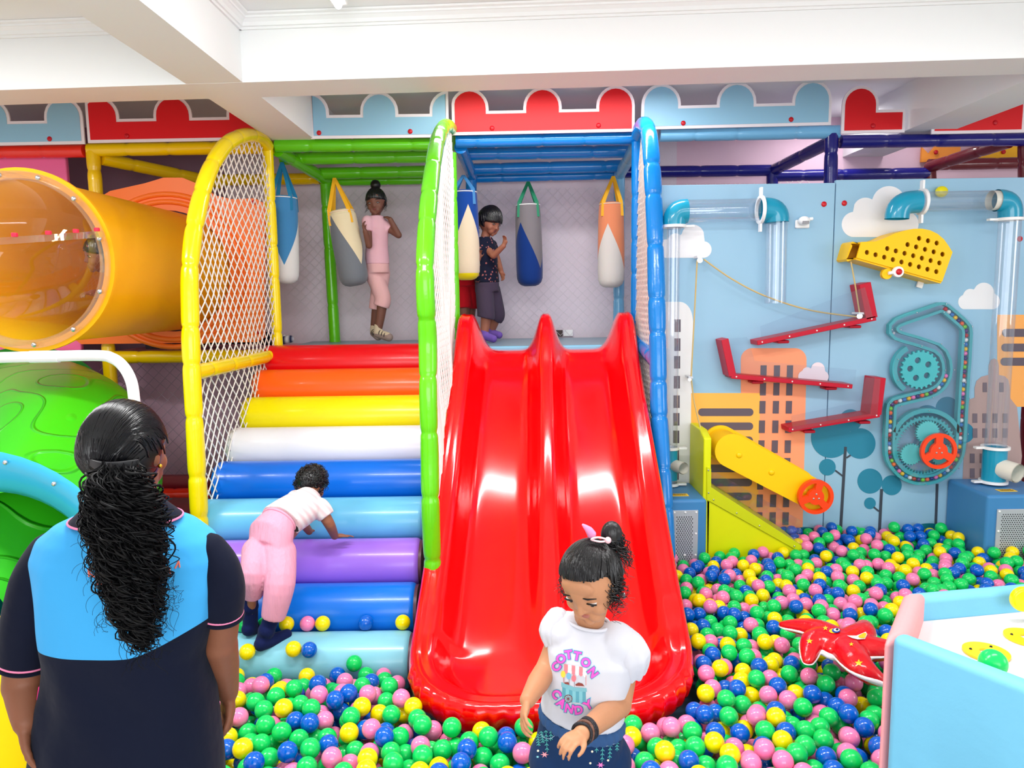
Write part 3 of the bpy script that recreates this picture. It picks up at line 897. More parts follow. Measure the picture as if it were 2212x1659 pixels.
mb.build('tee_opening', mat('pipe_cream', (232, 228, 214), rough=.4), t, smooth=60)
mb = MB(); pipe(mb, [(a0.x, YP, zt3), (a0.x, YP, .64)], rP * .6); mb.build('clear_pipe', CL, t, smooth=60)
flange(t, (a0.x, YP, zt2 + .012), (0, 0, 1), rP * .6, ((1, 0, 0),))
flange(t, (a0.x, YP, .65), (0, 0, 1), rP * .6, ((1, 0, 0),))
seat_at(t, (a0.x, YP, .64))
t = thing('ball_pipe', 'tall clear ball pipe with turquoise elbows at the right end of the activity wall', 'pipe', 'clear ball pipes on the activity wall')
YP2 = 4.34
a0 = P(1937, 473, YP2); a1 = P(1984, 436, YP2); b0 = P(2152, 433, YP2); c1 = P(2182, 470, YP2); r2 = .058
mb = MB(); e = elbow(a0, (0, 0, 1), a1, (1, 0, 0)); mb.tube(e, [r2 * 1.12] * len(e), 28, caps=False); mb.tube(e, r2 * 1.02, 28, caps=False); mb.build('elbow', PT, t, smooth=60)
mb = MB(); pipe(mb, [a1, b0], r2); mb.build('clear_pipe', CL, t, smooth=60)
mb = MB(); mb.tube([b0 - V((.03, 0, 0)), b0 + V((.01, 0, 0))], r2 * .96, 28, caps=False); mb.build('pipe_collar', mat('pipe_cream', (232, 228, 214)), t, smooth=60)
mb = MB(); mb.tube(elbow(b0, (1, 0, 0), c1, (0, 0, -1)), r2 * 1.08, 28, caps=False); mb.build('elbow', PT, t, smooth=60)
flange(t, P(1991, 436, YP2), (1, 0, 0), r2 * 1.05, ((0, 0, 1), (0, 0, -1)))
flange(t, P(2180, 474, YP2), (0, 0, 1), r2 * 1.05, ((-1, 0, 0),))
xp = c1.x; zA = P(2160, 966, YP2).z; zB = P(2155, 1040, YP2).z
mb = MB(); pipe(mb, [(xp, YP2, c1.z), (xp, YP2, zA)], r2 * 1.02); mb.build('clear_pipe', CL, t, smooth=60)
mb = MB(); mb.tube([(xp, YP2, zA), (xp, YP2, zB)], r2 * 1.12, 28, caps=False); mb.tube([(xp, YP2, zA), (xp, YP2, zB)], r2 * 1.03, 28, caps=False); mb.build('tee_joint', PT, t, smooth=60)
za = (zA + zB) / 2 - .015
A, B = V((xp + .02, YP2 - .04, za)), V((xp + .055, YP2 - .13, za - .01))
mb = MB(); mb.tube([A, B], r2 * .98, 28, caps=False); mb.tube([A, B], r2 * .88, 28, caps=False); mb.build('tee_opening', mat('pipe_cream', (232, 228, 214)), t, smooth=60)
mb = MB(); pipe(mb, [(xp, YP2, zB), (xp, YP2, .645)], r2 * 1.0); mb.build('clear_pipe', CL, t, smooth=60)
flange(t, (xp, YP2, zA), (0, 0, 1), r2 * 1.08, ((-1, 0, 0),)); flange(t, (xp, YP2, .655), (0, 0, 1), r2 * 1.08, ((-1, 0, 0),))
seat_at(t, (xp, YP2, .64))

# motion sensor, yellow ball on the wall
t = thing('motion_sensor', 'small white motion sensor between the clear pipe and the seam', 'sensor')
c = P(1733, 484, YW - .01)
mb = MB(); mb.box(c, (.085, .02, .05)); bevel(mb.build('bracket', SW, t), .008)
c = P(1737, 477, YW - .04)
mb = MB(); mb.ball(c, .034, 20, 12, sc=(1, .9, .8)); o = mb.build('sensor_head', SW, t, smooth=60)
mb = MB(); mb.box(c + V((0, -.028, -.012)), (.036, .01, .018)); mb.build('lens', mat('grey_lens', (150, 150, 155), rough=.3), o)
mb = MB(); mb.cyl(c + V((.03, 0, .01)), c + V((.05, 0, .012)), .009); mb.build('swivel', SW, t, smooth=40)
t = None
mb = MB(); mb.ball(P(2034, 414, YW - .03), .036, 28, 16, sc=(1, .75, .9))
o = mb.build('ball', mat('ball_lemon', (240, 226, 20), rough=.25), None, smooth=180); tag(o, 'yellow ball lodged against the wall behind the upper clear pipe', 'ball')

# yellow hole board
YH = mat('hole_board_yellow', (255, 200, 2), rough=.4, spec=.4)
t = thing('hole_board', 'yellow tilted box board with rows of round holes under the cloud print', 'ball game board')
ol = [(385, 890), (435, 718), (500, 715), (590, 712), (680, 680), (800, 625), (900, 597), (1000, 576), (1090, 574), (1180, 592), (1260, 630), (1330, 690), (1380, 760), (1423, 830), (1310, 1150)]
holes = [(497, 832), (590, 857), (684, 884), (778, 910), (871, 936), (965, 962), (1060, 988), (1153, 1014), (1248, 1040), (717, 790), (810, 816), (904, 842), (998, 868), (1092, 894), (1187, 920), (1281, 946), (937, 747), (1030, 773), (1126, 799), (1220, 826), (1315, 852), (1062, 680), (1158, 706), (1252, 731)]
YF = 4.34
o2 = [q2(*z2(x, y), YF) for x, y in ol]
hh = [[q2(*z2(x + 24 * math.cos(2 * math.pi * k / 16), y + 27 * math.sin(2 * math.pi * k / 16)), YF) for k in range(16)] for x, y in holes]
mb = MB(); mb.plate(o2[::-1], (0, YF, 0), EX, EZ, .012, holes=hh); mb.build('front_board', YH, t)
mb = MB(); n = len(o2)
for i in range(n):
    if i == 0: continue
    a, b = o2[i], o2[(i + 1) % n]
    mb.hexa([V((a[0], YF, a[1])), V((b[0], YF, b[1])), V((b[0], YW, b[1])), V((a[0], YW, a[1]))], [V((a[0], YF, a[1] - .01)), V((b[0], YF, b[1] - .01)), V((b[0], YW, b[1] - .01)), V((a[0], YW, a[1] - .01))])
mb.build('side_wall', YH, t)
mb = MB(); mb.plate(o2[::-1], (0, YW - .004, 0), EX, EZ, .004); mb.build('back_board', mat('hole_board_back', (226, 156, 0), rough=.5), t)
tr = [q2(*z2(x, y), YF + .02) for x, y in ((288, 905), (340, 735), (445, 732), (400, 905))]
mb = MB(); mb.hexa([V((a, YW, b)) for a, b in tr], [V((a, YF + .02, b)) for a, b in tr][:]); 
mb2 = MB(); A = [V((a, 0, b)) for a, b in tr]
for i, j in ((0, 1), (1, 2), (3, 0)):
    a, b = A[i], A[j]
    mb2.hexa([V((a.x, YF + .03, a.z)), V((b.x, YF + .03, b.z)), V((b.x, YW, b.z)), V((a.x, YW, a.z))], [V((a.x + .01, YF + .03, a.z + .012)), V((b.x + .01, YF + .03, b.z - .012)), V((b.x + .01, YW, b.z - .012)), V((a.x + .01, YW, a.z + .012))])
mb2.build('chute_mouth', YH, t)
hd = P(*z2(722, 1065), YF - .02)
mb = MB(); mb.cyl(hd + V((0, -.005, 0)), hd + V((0, .02, 0)), .030, 28); mb.build('lever_base', YH, t, smooth=40)
w = P(*z2(842, 1042), YF - .04)
mb = MB(); mb.cyl(hd + V((0, -.02, .004)), w, .010, 12); mb.build('lever_arm', SW, t, smooth=40)
mb = MB(); mb.cyl(w + V((0, -.012, 0)), w + V((0, .012, 0)), .031, 28, bev=.004); mb.build('lever_knob', SW, t, smooth=40)
mb = MB(); mb.ball(w + V((0, -.014, 0)), .018, 16, 8, sc=(1, .6, 1)); mb.build('red_cap', KNOB, t, smooth=60)
q = P(*z2(1085, 1170), YW - .02)
mb = MB(); mb.box(q, (.035, .012, .05), Matrix.Rotation(.3, 3, 'Y')); mb.build('bracket', SW, t)
seat_at(t, (q.x, YW, q.z))

# red gutters with clear cover sheets
RG = mat('gutter_red', (190, 4, 42), rough=.4, spec=.4)
def gutter(label, run, up, sheet, upw, wdt):
    """run: centre-line px points of the sloping channel, up: the end board"""
    t = thing('ball_gutter', label, 'ball track', 'red ball gutters')
    Yf = YW - .13
    for nm, seg, w in (('channel', run, wdt), ('end_board', up, upw)):
        a, b = P(*seg[0], Yf), P(*seg[1], Yf); d = (b - a).normalized(); n = V((-d.z, 0, d.x)) * w
        A = [a - n, b - n, b + n, a + n]
        mb = MB(); mb.hexa(A, [p + V((0, .13, 0)) for p in A]); o = bevel(mb.build(nm, RG, t), .003)
        m = max(2, int((b - a).length / .16))
        for i in range(m + 1):
            if nm == 'channel':
                mb = MB(); mb.ball(a.lerp(b, .04 + .92 * i / m) + V((0, -.003, 0)), .0048, 8, 5); mb.build('screw', SW, o)
    if sheet:
        mb = MB(); mb.plate([q2(x, y, Yf - .004) for x, y in sheet], (0, Yf - .004, 0), EX, EZ, .003); mb.build('clear_sheet', CLS, t)
    for f in (.2, .8):
        a, b = P(*run[0], YW - .05), P(*run[1], YW - .05)
        mb = MB(); mb.box(a.lerp(b, f) - V((0, 0, wdt + .006)), (.07, .09, .018)); bevel(mb.build('mounting_block', RG, t), .006)
    seat_at(t, P(*run[0], YW)); return t
gutter('red ball gutter sloping down to the left under the yellow hole board', ((1636, 741), (1893, 687)), ((1884, 688), (1869, 612)),
       [(1645, 735), (1885, 684), (1868, 620), (1642, 705)], .034, .0145)
gutter('red ball gutter sloping down to the right across the coral tower print', ((1580, 813), (1842, 835)), ((1583, 812), (1566, 733)),
       [(1592, 806), (1845, 832), (1849, 799), (1630, 779), (1613, 728), (1577, 732)], .022, .0135)
gutter('lowest red ball gutter with tall end board next to the marble machine', ((1704, 929), (1901, 896)), ((1892, 896), (1902, 816)),
       [(1712, 930), (1895, 896), (1902, 818), (1870, 815), (1856, 868), (1709, 898)], .034, .0155)

# trough of yellow-green board with a clear front
LM = mat('trough_yellow_green', (224, 228, 4), rough=.4, spec=.4)
t = thing('ball_trough', 'yellow-green ball trough sloping into the pit under the yellow conveyor', 'ball chute')
YT_ = 4.16
fp = [z5(535, 900), z5(1565, 1475), z5(1565, 1760), z5(540, 1760)]
def up(px, py, Y): p = P(px, py, Y); return V((p.x, Y, p.z))
A = [up(*p, YT_) for p in fp]; A[2].z = 0; A[3].z = 0
mb = MB(); mb.hexa(A, [p + V((0, .02, 0)) for p in A]); bevel(mb.build('front_board', LM, t), .004)
st = [z5(537, 548), z5(582, 565), z5(582, 765), z5(1565, 1400), z5(1567, 1478), z5(537, 900)]
A = [up(*p, YT_ - .006) for p in st]
mb = MB(); mb.plate([(p.x, p.z) for p in A], (0, YT_ - .002, 0), EX, EZ, .008); o = mb.build('edge_strip', mat('trough_strip', (206, 214, 8), rough=.4), t)
for x, y in ((555, 583), (557, 828), (611, 902), (862, 1047), (1108, 1184), (1487, 1407)):
    mb = MB(); mb.ball(up(*z5(x, y), YT_ - .012), .005, 8, 5); mb.build('screw', STEEL, o)
a, b = up(*z5(582, 765), YT_), up(*z5(1565, 1400), YT_)
mb = MB(); mb.hexa([a, b, b + V((0, .32, 0)), a + V((0, .32, 0))], [p - V((0, 0, .02)) for p in (a, b, b + V((0, .32, 0)), a + V((0, .32, 0)))]); mb.build('chute_floor', LM, t)
xl = up(*z5(500, 700), YT_).x; xr_ = up(*z5(582, 700), YT_).x
zt4 = up(*z5(560, 235), YT_).z
A = [V((xr_, YT_, 0)), V((xr_, YT_, zt4)), V((xr_ , YT_ + .10, zt4 + .035)), V((xr_, YW - .012, zt4 + .035)), V((xr_, YW - .012, 0))]
mb = MB(); mb.hexa([p - V((.045, 0, 0)) for p in A], A); bevel(mb.build('side_board', LM, t), .008)
sh = [z5(590, 580), z5(1560, 1130), z5(1562, 1400), z5(582, 765)]
mb = MB(); mb.plate([q2(*p, YT_) for p in sh], (0, YT_ + .006, 0), EX, EZ, .003); mb.build('clear_sheet', CLS, t)
seat_at(t, (xl, YT_, 0))

# yellow conveyor with orange hand wheel
def wheel(t, c, R, m, name='hand_wheel', rot=0, depth=.03, hub=.46):
    o = thing('x', None, None) if False else None
    c = V(c)
    n = 48; mb = MB()
    out = [(R * math.cos(2 * math.pi * k / n), R * math.sin(2 * math.pi * k / n)) for k in range(n)]
    hs = []
    for s in range(3):
        a0 = rot + 120 * s + 14; a1 = rot + 120 * (s + 1) - 14
        ri, ro = R * hub * 1.08, R * .80
        hs.append(arc(0, 0, ro, a0 + 1, a1 - 1, 12) + arc(0, 0, ri, a1 - 10, a0 + 10, 10))
    mb.plate(out, c, EX, EZ, depth, holes=hs)
    w = bevel(mb.build(name, m, t), .004)
    for a in (90, 210, 330):
        mb = MB(); mb.ball(c + V((R * .17 * math.cos(math.radians(a)), -depth, R * .17 * math.sin(math.radians(a)))), .006, 8, 5, sc=(1, .6, 1)); mb.build('bolt', STEEL, w)
    return w
OW = mat('wheel_orange_red', (250, 66, 16), rough=.35, spec=.45, coat=.2)
t = thing('conveyor', 'yellow tilted ball conveyor arm with an orange hand wheel', 'ball conveyor')
YC = 4.24
ca, cb = P(*z5(812, 372), YC), P(*z5(1700, 850), YC); rc = .098
d = (cb - ca).normalized(); ang = math.degrees(math.atan2(d.z, d.x))
ol = arc(ca.x, ca.z, rc * 1.02, ang + 90, ang + 270, 24) + arc(cb.x, cb.z, rc * .93, ang - 90, ang + 90, 24)
CY = mat('conveyor_yellow', (255, 204, 4), rough=.38, spec=.4)
mb = MB(); mb.plate(ol, (0, YC + .02, 0), EX, EZ, .02); bevel(mb.build('front_cover', CY, t), .004)
ol2 = arc(ca.x, ca.z, rc * .9, ang + 90, ang + 270, 24) + arc(cb.x, cb.z, rc * .82, ang - 90, ang + 90, 24)
mb = MB(); mb.plate(ol2, (0, YW - .03, 0), EX, EZ, YW - YC - .05); mb.build('belt_housing', CY, t, smooth=30)
ol3 = arc(ca.x, ca.z, rc * 1.1, ang + 90, ang + 270, 24) + arc(cb.x, cb.z, rc * .98, ang - 90, ang + 90, 24)
mb = MB(); mb.plate(ol3, (0, YW - .002, 0), EX, EZ, .02); bevel(mb.build('back_plate', CY, t), .004)
for x, y in ((888, 418), (1240, 605), (1610, 810)):
    mb = MB(); mb.ball(P(*z5(x, y), YC), .018, 16, 8, sc=(1, .6, 1)); mb.build('cap', CY, t, smooth=60)
wheel(t, P(*z5(1703, 860), YC - .03), .102, OW, rot=75, hub=.42)
seat_at(t, (ca.x, YW, ca.z))

# rope over pulleys
RP = mat('rope_tan', (206, 180, 120), rough=.8)
t = thing('pulley_rope', 'tan rope running over metal pulleys from the white cloud to the red gutter', 'rope')
YR = YW - .10
mb = MB(); mb.tube(spline([P(1506, 562, YR), P(1500, 680, YR), P(1493, 815, YR)], 8), .0045, 8)
mb.tube(spline([P(1493, 815, YR), P(1500, 870, YR), P(1517, 938, YR - .1)], 8), .0045, 8)
mb.tube(spline([P(1520, 560, YR), P(1580, 602, YR), P(1652, 639, YR), P(1750, 670, YR), P(1856, 685, YR)], 8), .0045, 8)
mb.tube(spline([P(1838, 565, YR - .02), P(1848, 620, YR), P(1858, 684, YR)], 8), .0045, 8)
mb.build('rope', RP, t, smooth=60)
for x, y in ((1512, 562), (1857, 683), (1490, 820)):
    k = .6 if x == 1490 else 1
    o = None
    mb = MB(); mb.cyl(P(x, y, YR - .012), P(x, y, YR + .012), .016 * k, 20); w_ = mb.build('pulley', STEEL, t, smooth=40)
    mb = MB(); mb.box(P(x, y, YR + .03) + V((-.005, 0, .018)), (.045 * k, .09, .012)); mb.build('pulley_bracket', SW if k == 1 else STEEL, w_)
seat_at(t, P(1493, 815, YW))

# marble machine
MT = mat('machine_turquoise', (70, 176, 184), rough=.35, spec=.4, coat=.1)
YM = 4.43
def m2(x, y): return q2(*z4(x, y), YM)
trk = [(1025, 105), (1055, 130), (1085, 155), (1112, 180), (1140, 203), (1165, 228), (1190, 258), (1196, 300), (1193, 360), (1187, 470), (1184, 545), (1177, 620), (1173, 690), (1167, 780), (1163, 865), (1158, 935), (1155, 1010), (1148, 1100), (1142, 1195), (1136, 1250), (1128, 1290), (1110, 1332), (1085, 1372), (1055, 1408), (1016, 1440), (973, 1465), (928, 1483), (880, 1493), (833, 1497), (788, 1493), (742, 1482), (697, 1463), (658, 1437), (627, 1403), (598, 1365), (578, 1325), (568, 1280), (566, 1188), (570, 1112), (573, 1042), (576, 970), (577, 925), (583, 890), (603, 868), (640, 855), (705, 838), (782, 820), (855, 803), (892, 792), (930, 773), (962, 752), (990, 722), (1012, 690), (1028, 650), (1036, 600), (1028, 530), (1000, 465), (950, 420), (880, 395), (780, 362), (680, 335), (625, 315), (598, 285), (598, 248), (630, 215), (700, 185), (800, 152), (900, 118), (975, 92), (1003, 92)]
tw = [V((*m2(x, y), 0)) for x, y in trk]
def band(mb, pts, o0, o1, Y, th, closed=True):
    n = len(pts); L = []; R = []
    for i, p in enumerate(pts):
        a = pts[i - 1] if (closed or i) else p; b = pts[(i + 1) % n] if (closed or i < n - 1) else p
        d = (b - a).normalized(); nn = V((-d.y, d.x, 0))
        L.append(p + nn * o0); R.append(p + nn * o1)
    m = n if closed else n - 1
    for Yk in (Y, Y + th): pass
    vs = [V((q.x, Yk, q.y)) for Yk in (Y, Y + th) for q in L + R]; N = 2 * n; fs = []
    for i in range(m):
        j = (i + 1) % n
        fs += [(i, j, n + j, n + i), (N + i, N + n + i, N + n + j, N + j), (i, N + i, N + j, j), (n + i, n + j, N + n + j, N + n + i)]
    if not closed: fs += [(0, n, N + n, N), (n - 1, N + n - 1, N + 2 * n - 1, 2 * n - 1)]
    mb.add(vs, fs)
px_ = 4.43 / 1600 / 3.77
t = thing('marble_machine', 'turquoise marble machine with gears, a bead track and an orange wheel', 'marble run')
mb = MB(); band(mb, tw, 20 * px_, 44 * px_, YM - .004, .035); mb.build('outer_rail', MT, t, smooth=30)
mb = MB(); band(mb, tw, -20 * px_, -42 * px_, YM - .004, .035); mb.build('inner_rail', MT, t, smooth=30)
def marc(cx, cy, r, a0, a1, n=24): return [V((*m2(cx + r * math.cos(math.radians(a0 + (a1 - a0) * k / n)), cy - r * math.sin(math.radians(a0 + (a1 - a0) * k / n))), 0)) for k in range(n + 1)]
mb = MB(); band(mb, marc(800, 598, 196, 118, 234), -20 * px_, 20 * px_, YM - .004, .035, False); mb.build('gear_housing', MT, t, smooth=30)
mb = MB(); band(mb, marc(870, 1215, 285, 22, 158), -18 * px_, 18 * px_, YM - .004, .035, False); mb.build('gear_housing', MT, t, smooth=30)
def gear(cx, cy, R, n, name='gear', Y=YM, th=.02, holes=(), inner=None, depth=.10, m=MT):
    c = V((*m2(cx, cy), 0)); Rm = R * px_; pts = []
    for k in range(n):
        for f, rr_ in ((0, 1 - depth), (.22, 1 - depth), (.36, 1.0), (.64, 1.0), (.78, 1 - depth)):
            a = 2 * math.pi * (k + f) / n; pts.append((c.x + Rm * rr_ * math.cos(a), c.y + Rm * rr_ * math.sin(a)))
    hs = []
    for hx, hy, hr in holes:
        h = m2(hx, hy); hs.append([(h[0] + hr * px_ * math.cos(2 * math.pi * k / 20), h[1] + hr * px_ * math.sin(2 * math.pi * k / 20)) for k in range(20)])
    if inner:
        Ri, ni = inner; pi_ = []
        for k in range(ni):
            for f, rr_ in ((0, 1), (.3, 1), (.42, 1 - .09), (.6, 1 - .09), (.74, 1)):
                a = 2 * math.pi * (k + f) / ni; pi_.append((c.x + Ri * px_ * rr_ * math.cos(a), c.y + Ri * px_ * rr_ * math.sin(a)))
        hs.append(pi_)
    mb = MB(); mb.plate(pts, (0, Y, 0), EX, EZ, th, holes=hs)
    return mb.build(name, m, t)
gear(798, 595, 160, 24, holes=((780, 520, 25), (865, 553, 25), (853, 642, 25), (765, 662, 25), (718, 587, 25)))
gear(855, 1230, 262, 44, 'ring_gear', Y=YM + .03, inner=(228, 52), depth=.05)
MT2 = mat('machine_teal_glass', (88, 182, 188), rough=.3)
gear(865, 1105, 98, 26, Y=YM + .005, m=MT2); gear(735, 1285, 92, 24, Y=YM + .01, m=MT2); gear(985, 1290, 92, 24, Y=YM + .01, m=MT2)
gear(860, 1215, 60, 18, Y=YM - .004, m=MT2)
# backing and clear cover
sil = [(980, 45), (1040, 50), (1232, 215), (1245, 262), (1240, 500), (1215, 830), (1195, 1200), (1170, 1310), (1080, 1450), (960, 1520), (850, 1540), (720, 1520), (620, 1460), (550, 1370), (515, 1250), (510, 1100), (522, 930), (545, 860), (590, 822), (680, 795), (620, 720), (585, 600), (610, 470), (690, 388), (600, 372), (555, 310), (560, 235), (610, 178)]
mb = MB(); mb.plate([m2(*q) for q in sil][::-1], (0, YM - .007, 0), EX, EZ, .002); mb.build('clear_cover', CLS, t)
mb = MB()
for x, y in ((1020, 62), (780, 132), (577, 272), (650, 272), (1000, 130), (820, 405), (980, 387), (1230, 245), (1163, 385), (628, 512), (1010, 600), (1085, 598), (627, 682), (812, 778), (910, 822), (565, 872), (655, 892), (1145, 690), (1210, 830), (878, 930), (625, 1030), (537, 1147), (1195, 1120), (598, 1418), (1120, 1400), (853, 1530)):
    mb2 = MB(); mb2.ball(V((m2(x, y)[0], YM - .010, m2(x, y)[1])), .0035, 8, 5); mb2.build('screw', STEEL, t)
wheel(t, V((m2(915, 1243)[0], YM - .05, m2(915, 1243)[1])), 148 * px_, OW, rot=90, depth=.02, hub=.44)
mb = MB(); c = m2(915, 1243); mb.cyl((c[0], YM - .05, c[1]), (c[0], YM, c[1]), .012); mb.build('wheel_axle', STEEL, t, smooth=40)
mb = MB(); mb.cyl((c[0], YM + .03, c[1]), (c[0], YW, c[1]), .05)
c2 = m2(800, 598); mb.build('mount', MT, t, smooth=40)
for q in ((798, 595), (855, 1105), (735, 1285), (985, 1290), (1190, 700), (560, 1100), (600, 300)):
    c = m2(*q); mb = MB(); mb.cyl((c[0], YM, c[1]), (c[0], YW, c[1]), .008, 10); mb.build('stud', STEEL, t, smooth=40)
seat_at(t, (c2[0], YW, m2(850, 1540)[1]))
bead_cols = [('red', (190, 16, 40)), ('white', (244, 240, 240)), ('blue', (30, 120, 196)), ('yellow', (255, 196, 40)), ('navy', (26, 30, 120)), ('orange', (255, 100, 50)), ('lime', (120, 206, 50)), ('purple', (74, 34, 120)), ('pink', (248, 120, 190)), ('black', (24, 20, 26))]
bm_ = {n: mat('bead_' + n, c, rough=.2, coat=.3) for n, c in bead_cols}
seq = ['red', 'white', 'blue', 'yellow', 'navy', 'orange', 'lime', 'purple', 'red', 'white', 'blue', 'yellow', 'pink', 'navy', 'orange', 'lime', 'purple', 'red', 'white', 'blue', 'yellow', 'pink', 'navy', 'orange', 'lime', 'purple', 'red', 'white', 'blue', 'black']
i1 = trk.index((1028, 650)); run = tw[:i1 + 1]; rs_, L_ = resample(run, 36.6 * px_)
mb = MB(); mb.ball((0, 0, 0), 18 * px_, 14, 8); proto = mb.build('bead', bm_['red'], None, smooth=180)
pm = {}
for n, c in bead_cols:
    me = proto.data.copy(); me.materials.clear(); me.materials.append(bm_[n]); pm[n] = me
ORD = ['first', 'second', 'third', 'fourth', 'fifth', 'sixth', 'seventh', 'eighth', 'ninth', 'tenth', 'eleventh', 'twelfth', 'thirteenth', 'fourteenth', 'fifteenth']
cnt_ = {}
for i, p in enumerate(rs_):
    n = seq[i % len(seq)]
    cnt_[n] = cnt_.get(n, 0) + 1
    o = proto if i == 0 else proto.copy()
    if i: COL.objects.link(o)
    o.data = pm[n]; o.location = (p.x, YM + .010, p.y)
    tag(o, '%s bead, %s of its colour counting from the top of the turquoise marble track' % (n, ORD[cnt_[n] - 1]), 'bead', '%s beads in the marble track' % n)

# padded blower boxes with perforated plates
BX = mat('box_vinyl_blue', (66, 134, 190), rough=.4, spec=.4, bump=(15, .1)); PL = mat('perforated_plate', (190, 196, 206), rough=.4, metal=.3)
DK = mat('hole_dark', (30, 30, 36), rough=.8)
def blower(label, x0, x1, plate, sticker):
    t = thing('blower_box', label, 'blower box', 'blue padded blower boxes')
    y0 = 4.1; zt5 = .635
    mb = MB(); mb.box(((x0 + x1) / 2, (y0 + YW) / 2 - .002, zt5 / 2), (x1 - x0, YW - y0 - .004, zt5)); bevel(mb.build('padded_body', BX, t), .02, 3)
    a, b, c_, d_ = plate
    mb = MB(); mb.box(((a + b) / 2, y0 - .004, (c_ + d_) / 2), (b - a, .008, d_ - c_)); p_ = bevel(mb.build('perforated_plate', PL, t), .002)
    mb = MB(); s = .0135; r = .0038; k = 0; z = c_ + .07
    while z < d_ - .03:
        x = a + .028 + (s / 2 if k % 2 else 0)
        while x < b - .028:
            n = 6; mb.add([V((x + r * math.cos(2 * math.pi * q / n), y0 - .0085, z + r * math.sin(2 * math.pi * q / n))) for q in range(n)] + [V((x, y0 - .0081, z))], [(q, (q + 1) % n, n) for q in range(n)])
            x += s
        z += s * .87; k += 1
    o = mb.build('perforation', DK, p_)
    o['kind'] = 'stuff'
    for x in (a + .012, (a + b) / 2, b - .012):
        for z in (c_ + .012 + .28, d_ - .012, (c_ + .28 + d_) / 2):
            if x == (a + b) / 2 and z == (c_ + .28 + d_) / 2: continue
            mb = MB(); mb.ball((x, y0 - .009, z), .007, 10, 6, sc=(1, .6, 1)); mb.build('rivet', SW, p_, smooth=60)
    sx, sy = sticker
    R = Matrix.Identity(3)
    mb = MB(); mb.box((sx, sy, zt5 + .001), (.10, .05, .002)); st = mb.build('sticker', mat('sticker_yellow', (250, 205, 60), rough=.5), t)
    mb = MB()
    rd = random.Random(int(x0 * 100))
    for row in (-.012, .0, .012):
        x = sx - .038
        while x < sx + .036:
            w = rd.uniform(.004, .009); mb.box((x + w / 2, sy + row, zt5 + .0025), (w, .006, .001)); x += w + .003
    mb.build('sticker_text', mat('sticker_ink', (120, 90, 20), rough=.6), st)
    seat_at(t, ((x0 + x1) / 2, y0, 0)); return t
blower('small blue padded blower box with perforated plate behind the blue arch', .885, P(1527, 1150, 4.1).x, (.90, P(1507, 1150, 4.1).x, .02, .575), (.965, 4.2))
xl2 = P(2129, 1150, 4.1).x
blower('large blue padded blower box with perforated plate at the right end', xl2, xl2 + .42, (xl2 + .055, xl2 + .38, .02, .555), (xl2 + .17, 4.2))
# red ball at the pipe's foot, net at the far right
mb = MB(); mb.ball(P(2168, 1062, 4.36), .022, 20, 12); o = mb.build('ball', mat('ball_red', (200, 10, 40), rough=.25), None, smooth=180); tag(o, 'small red ball beside the foot of the clear pipe on the blower box', 'ball')
net('corner_net', [(4.22, .4), (4.47, .4), (4.47, 2.0), (4.22, 2.0)], (xr + .02, 0, 0), (0, 1, 0), (0, 0, 1), .06, .07, .003, NETW, None)
tag(COL.objects[-1], 'white net at the right end of the activity wall', 'net')
# ------------------------------------------------------------------ orange tunnel, spiral slide and neighbours
XT = -2.25; RT = .387
ZT = P(62, 560, 3.42).z - .005
TY = mat('tunnel_amber', (255, 200, 18), rough=.3, spec=.45, coat=.15, bump=(5, .05))
nt_ = TY.node_tree; tl_ = nt_.nodes.new('ShaderNodeBsdfTranslucent'); tl_.inputs[0].default_value = rgb(255, 215, 60); mx_ = nt_.nodes.new('ShaderNodeMixShader'); mx_.inputs[0].default_value = .42   # thin rotomoulded plastic lets daylight through
nt_.links.new(nt_.nodes['Principled BSDF'].outputs[0], mx_.inputs[1]); nt_.links.new(tl_.outputs[0], mx_.inputs[2]); nt_.links.new(mx_.outputs[0], nt_.nodes['Material Output'].inputs[0]); TO = mat('tunnel_orange', (255, 122, 40), rough=.33, spec=.4, bump=(4, .12))
t = thing('crawl_tunnel', 'amber plastic crawl tunnel with orange mounting plate and clear bubble end', 'tunnel')
pp = [(205, 705), (222, 742), (560, 738), (574, 728), (577, 442), (555, 430), (505, 432), (470, 424), (440, 402), (400, 386), (360, 386), (320, 398), (285, 414), (262, 428), (225, 440), (205, 470)]
pts = [P(x, y, 5.0) for x, y in pp]
hole = [(XT + (RT + .01) * math.cos(2 * math.pi * k / 40), ZT + (RT + .01) * math.sin(2 * math.pi * k / 40)) for k in range(40)]
# keep the hole inside the plate by stretching the plate a little
ol = [(p.x - (.12 if p.x < -2.4 else 0), max(p.z, 1.50) if p.z < ZT else max(p.z, ZT + RT + .04) if abs(p.x - XT) < .35 else p.z) for p in pts]
minz = ZT - RT - .05
ol = [(x, min(z, minz) if z < ZT - .2 else z) for x, z in ol]
mb = MB(); mb.plate(ol[::-1], (0, 5.0, 0), EX, EZ, .045, holes=[hole]); bevel(mb.build('mounting_plate', TO, t), .015, 3)
mb = MB()
for R_r in (.47, .52):
    mb.tube([(XT + R_r * math.cos(a), 4.955, ZT + R_r * .96 * math.sin(a)) for a in np.linspace(0, 2 * math.pi, 64, endpoint=False)], .018, 10, closed=True)
mb.build('raised_ring', TO, t, smooth=60)
for x, y in ((548, 437), (560, 718), (228, 722)):
    mb = MB(); mb.ball(P(x, y, 4.945), .014, 12, 8, sc=(1, .6, 1)); mb.build('knob', KNOB, t, smooth=60)
Y0, Y1 = 3.47, 5.0
n = 64
def circ(Y, R, cx=XT, cz=None):
    cz = ZT if cz is None else cz
    return [V((cx + R * math.cos(2 * math.pi * k / n), Y, cz + R * math.sin(2 * math.pi * k / n))) for k in range(n)]
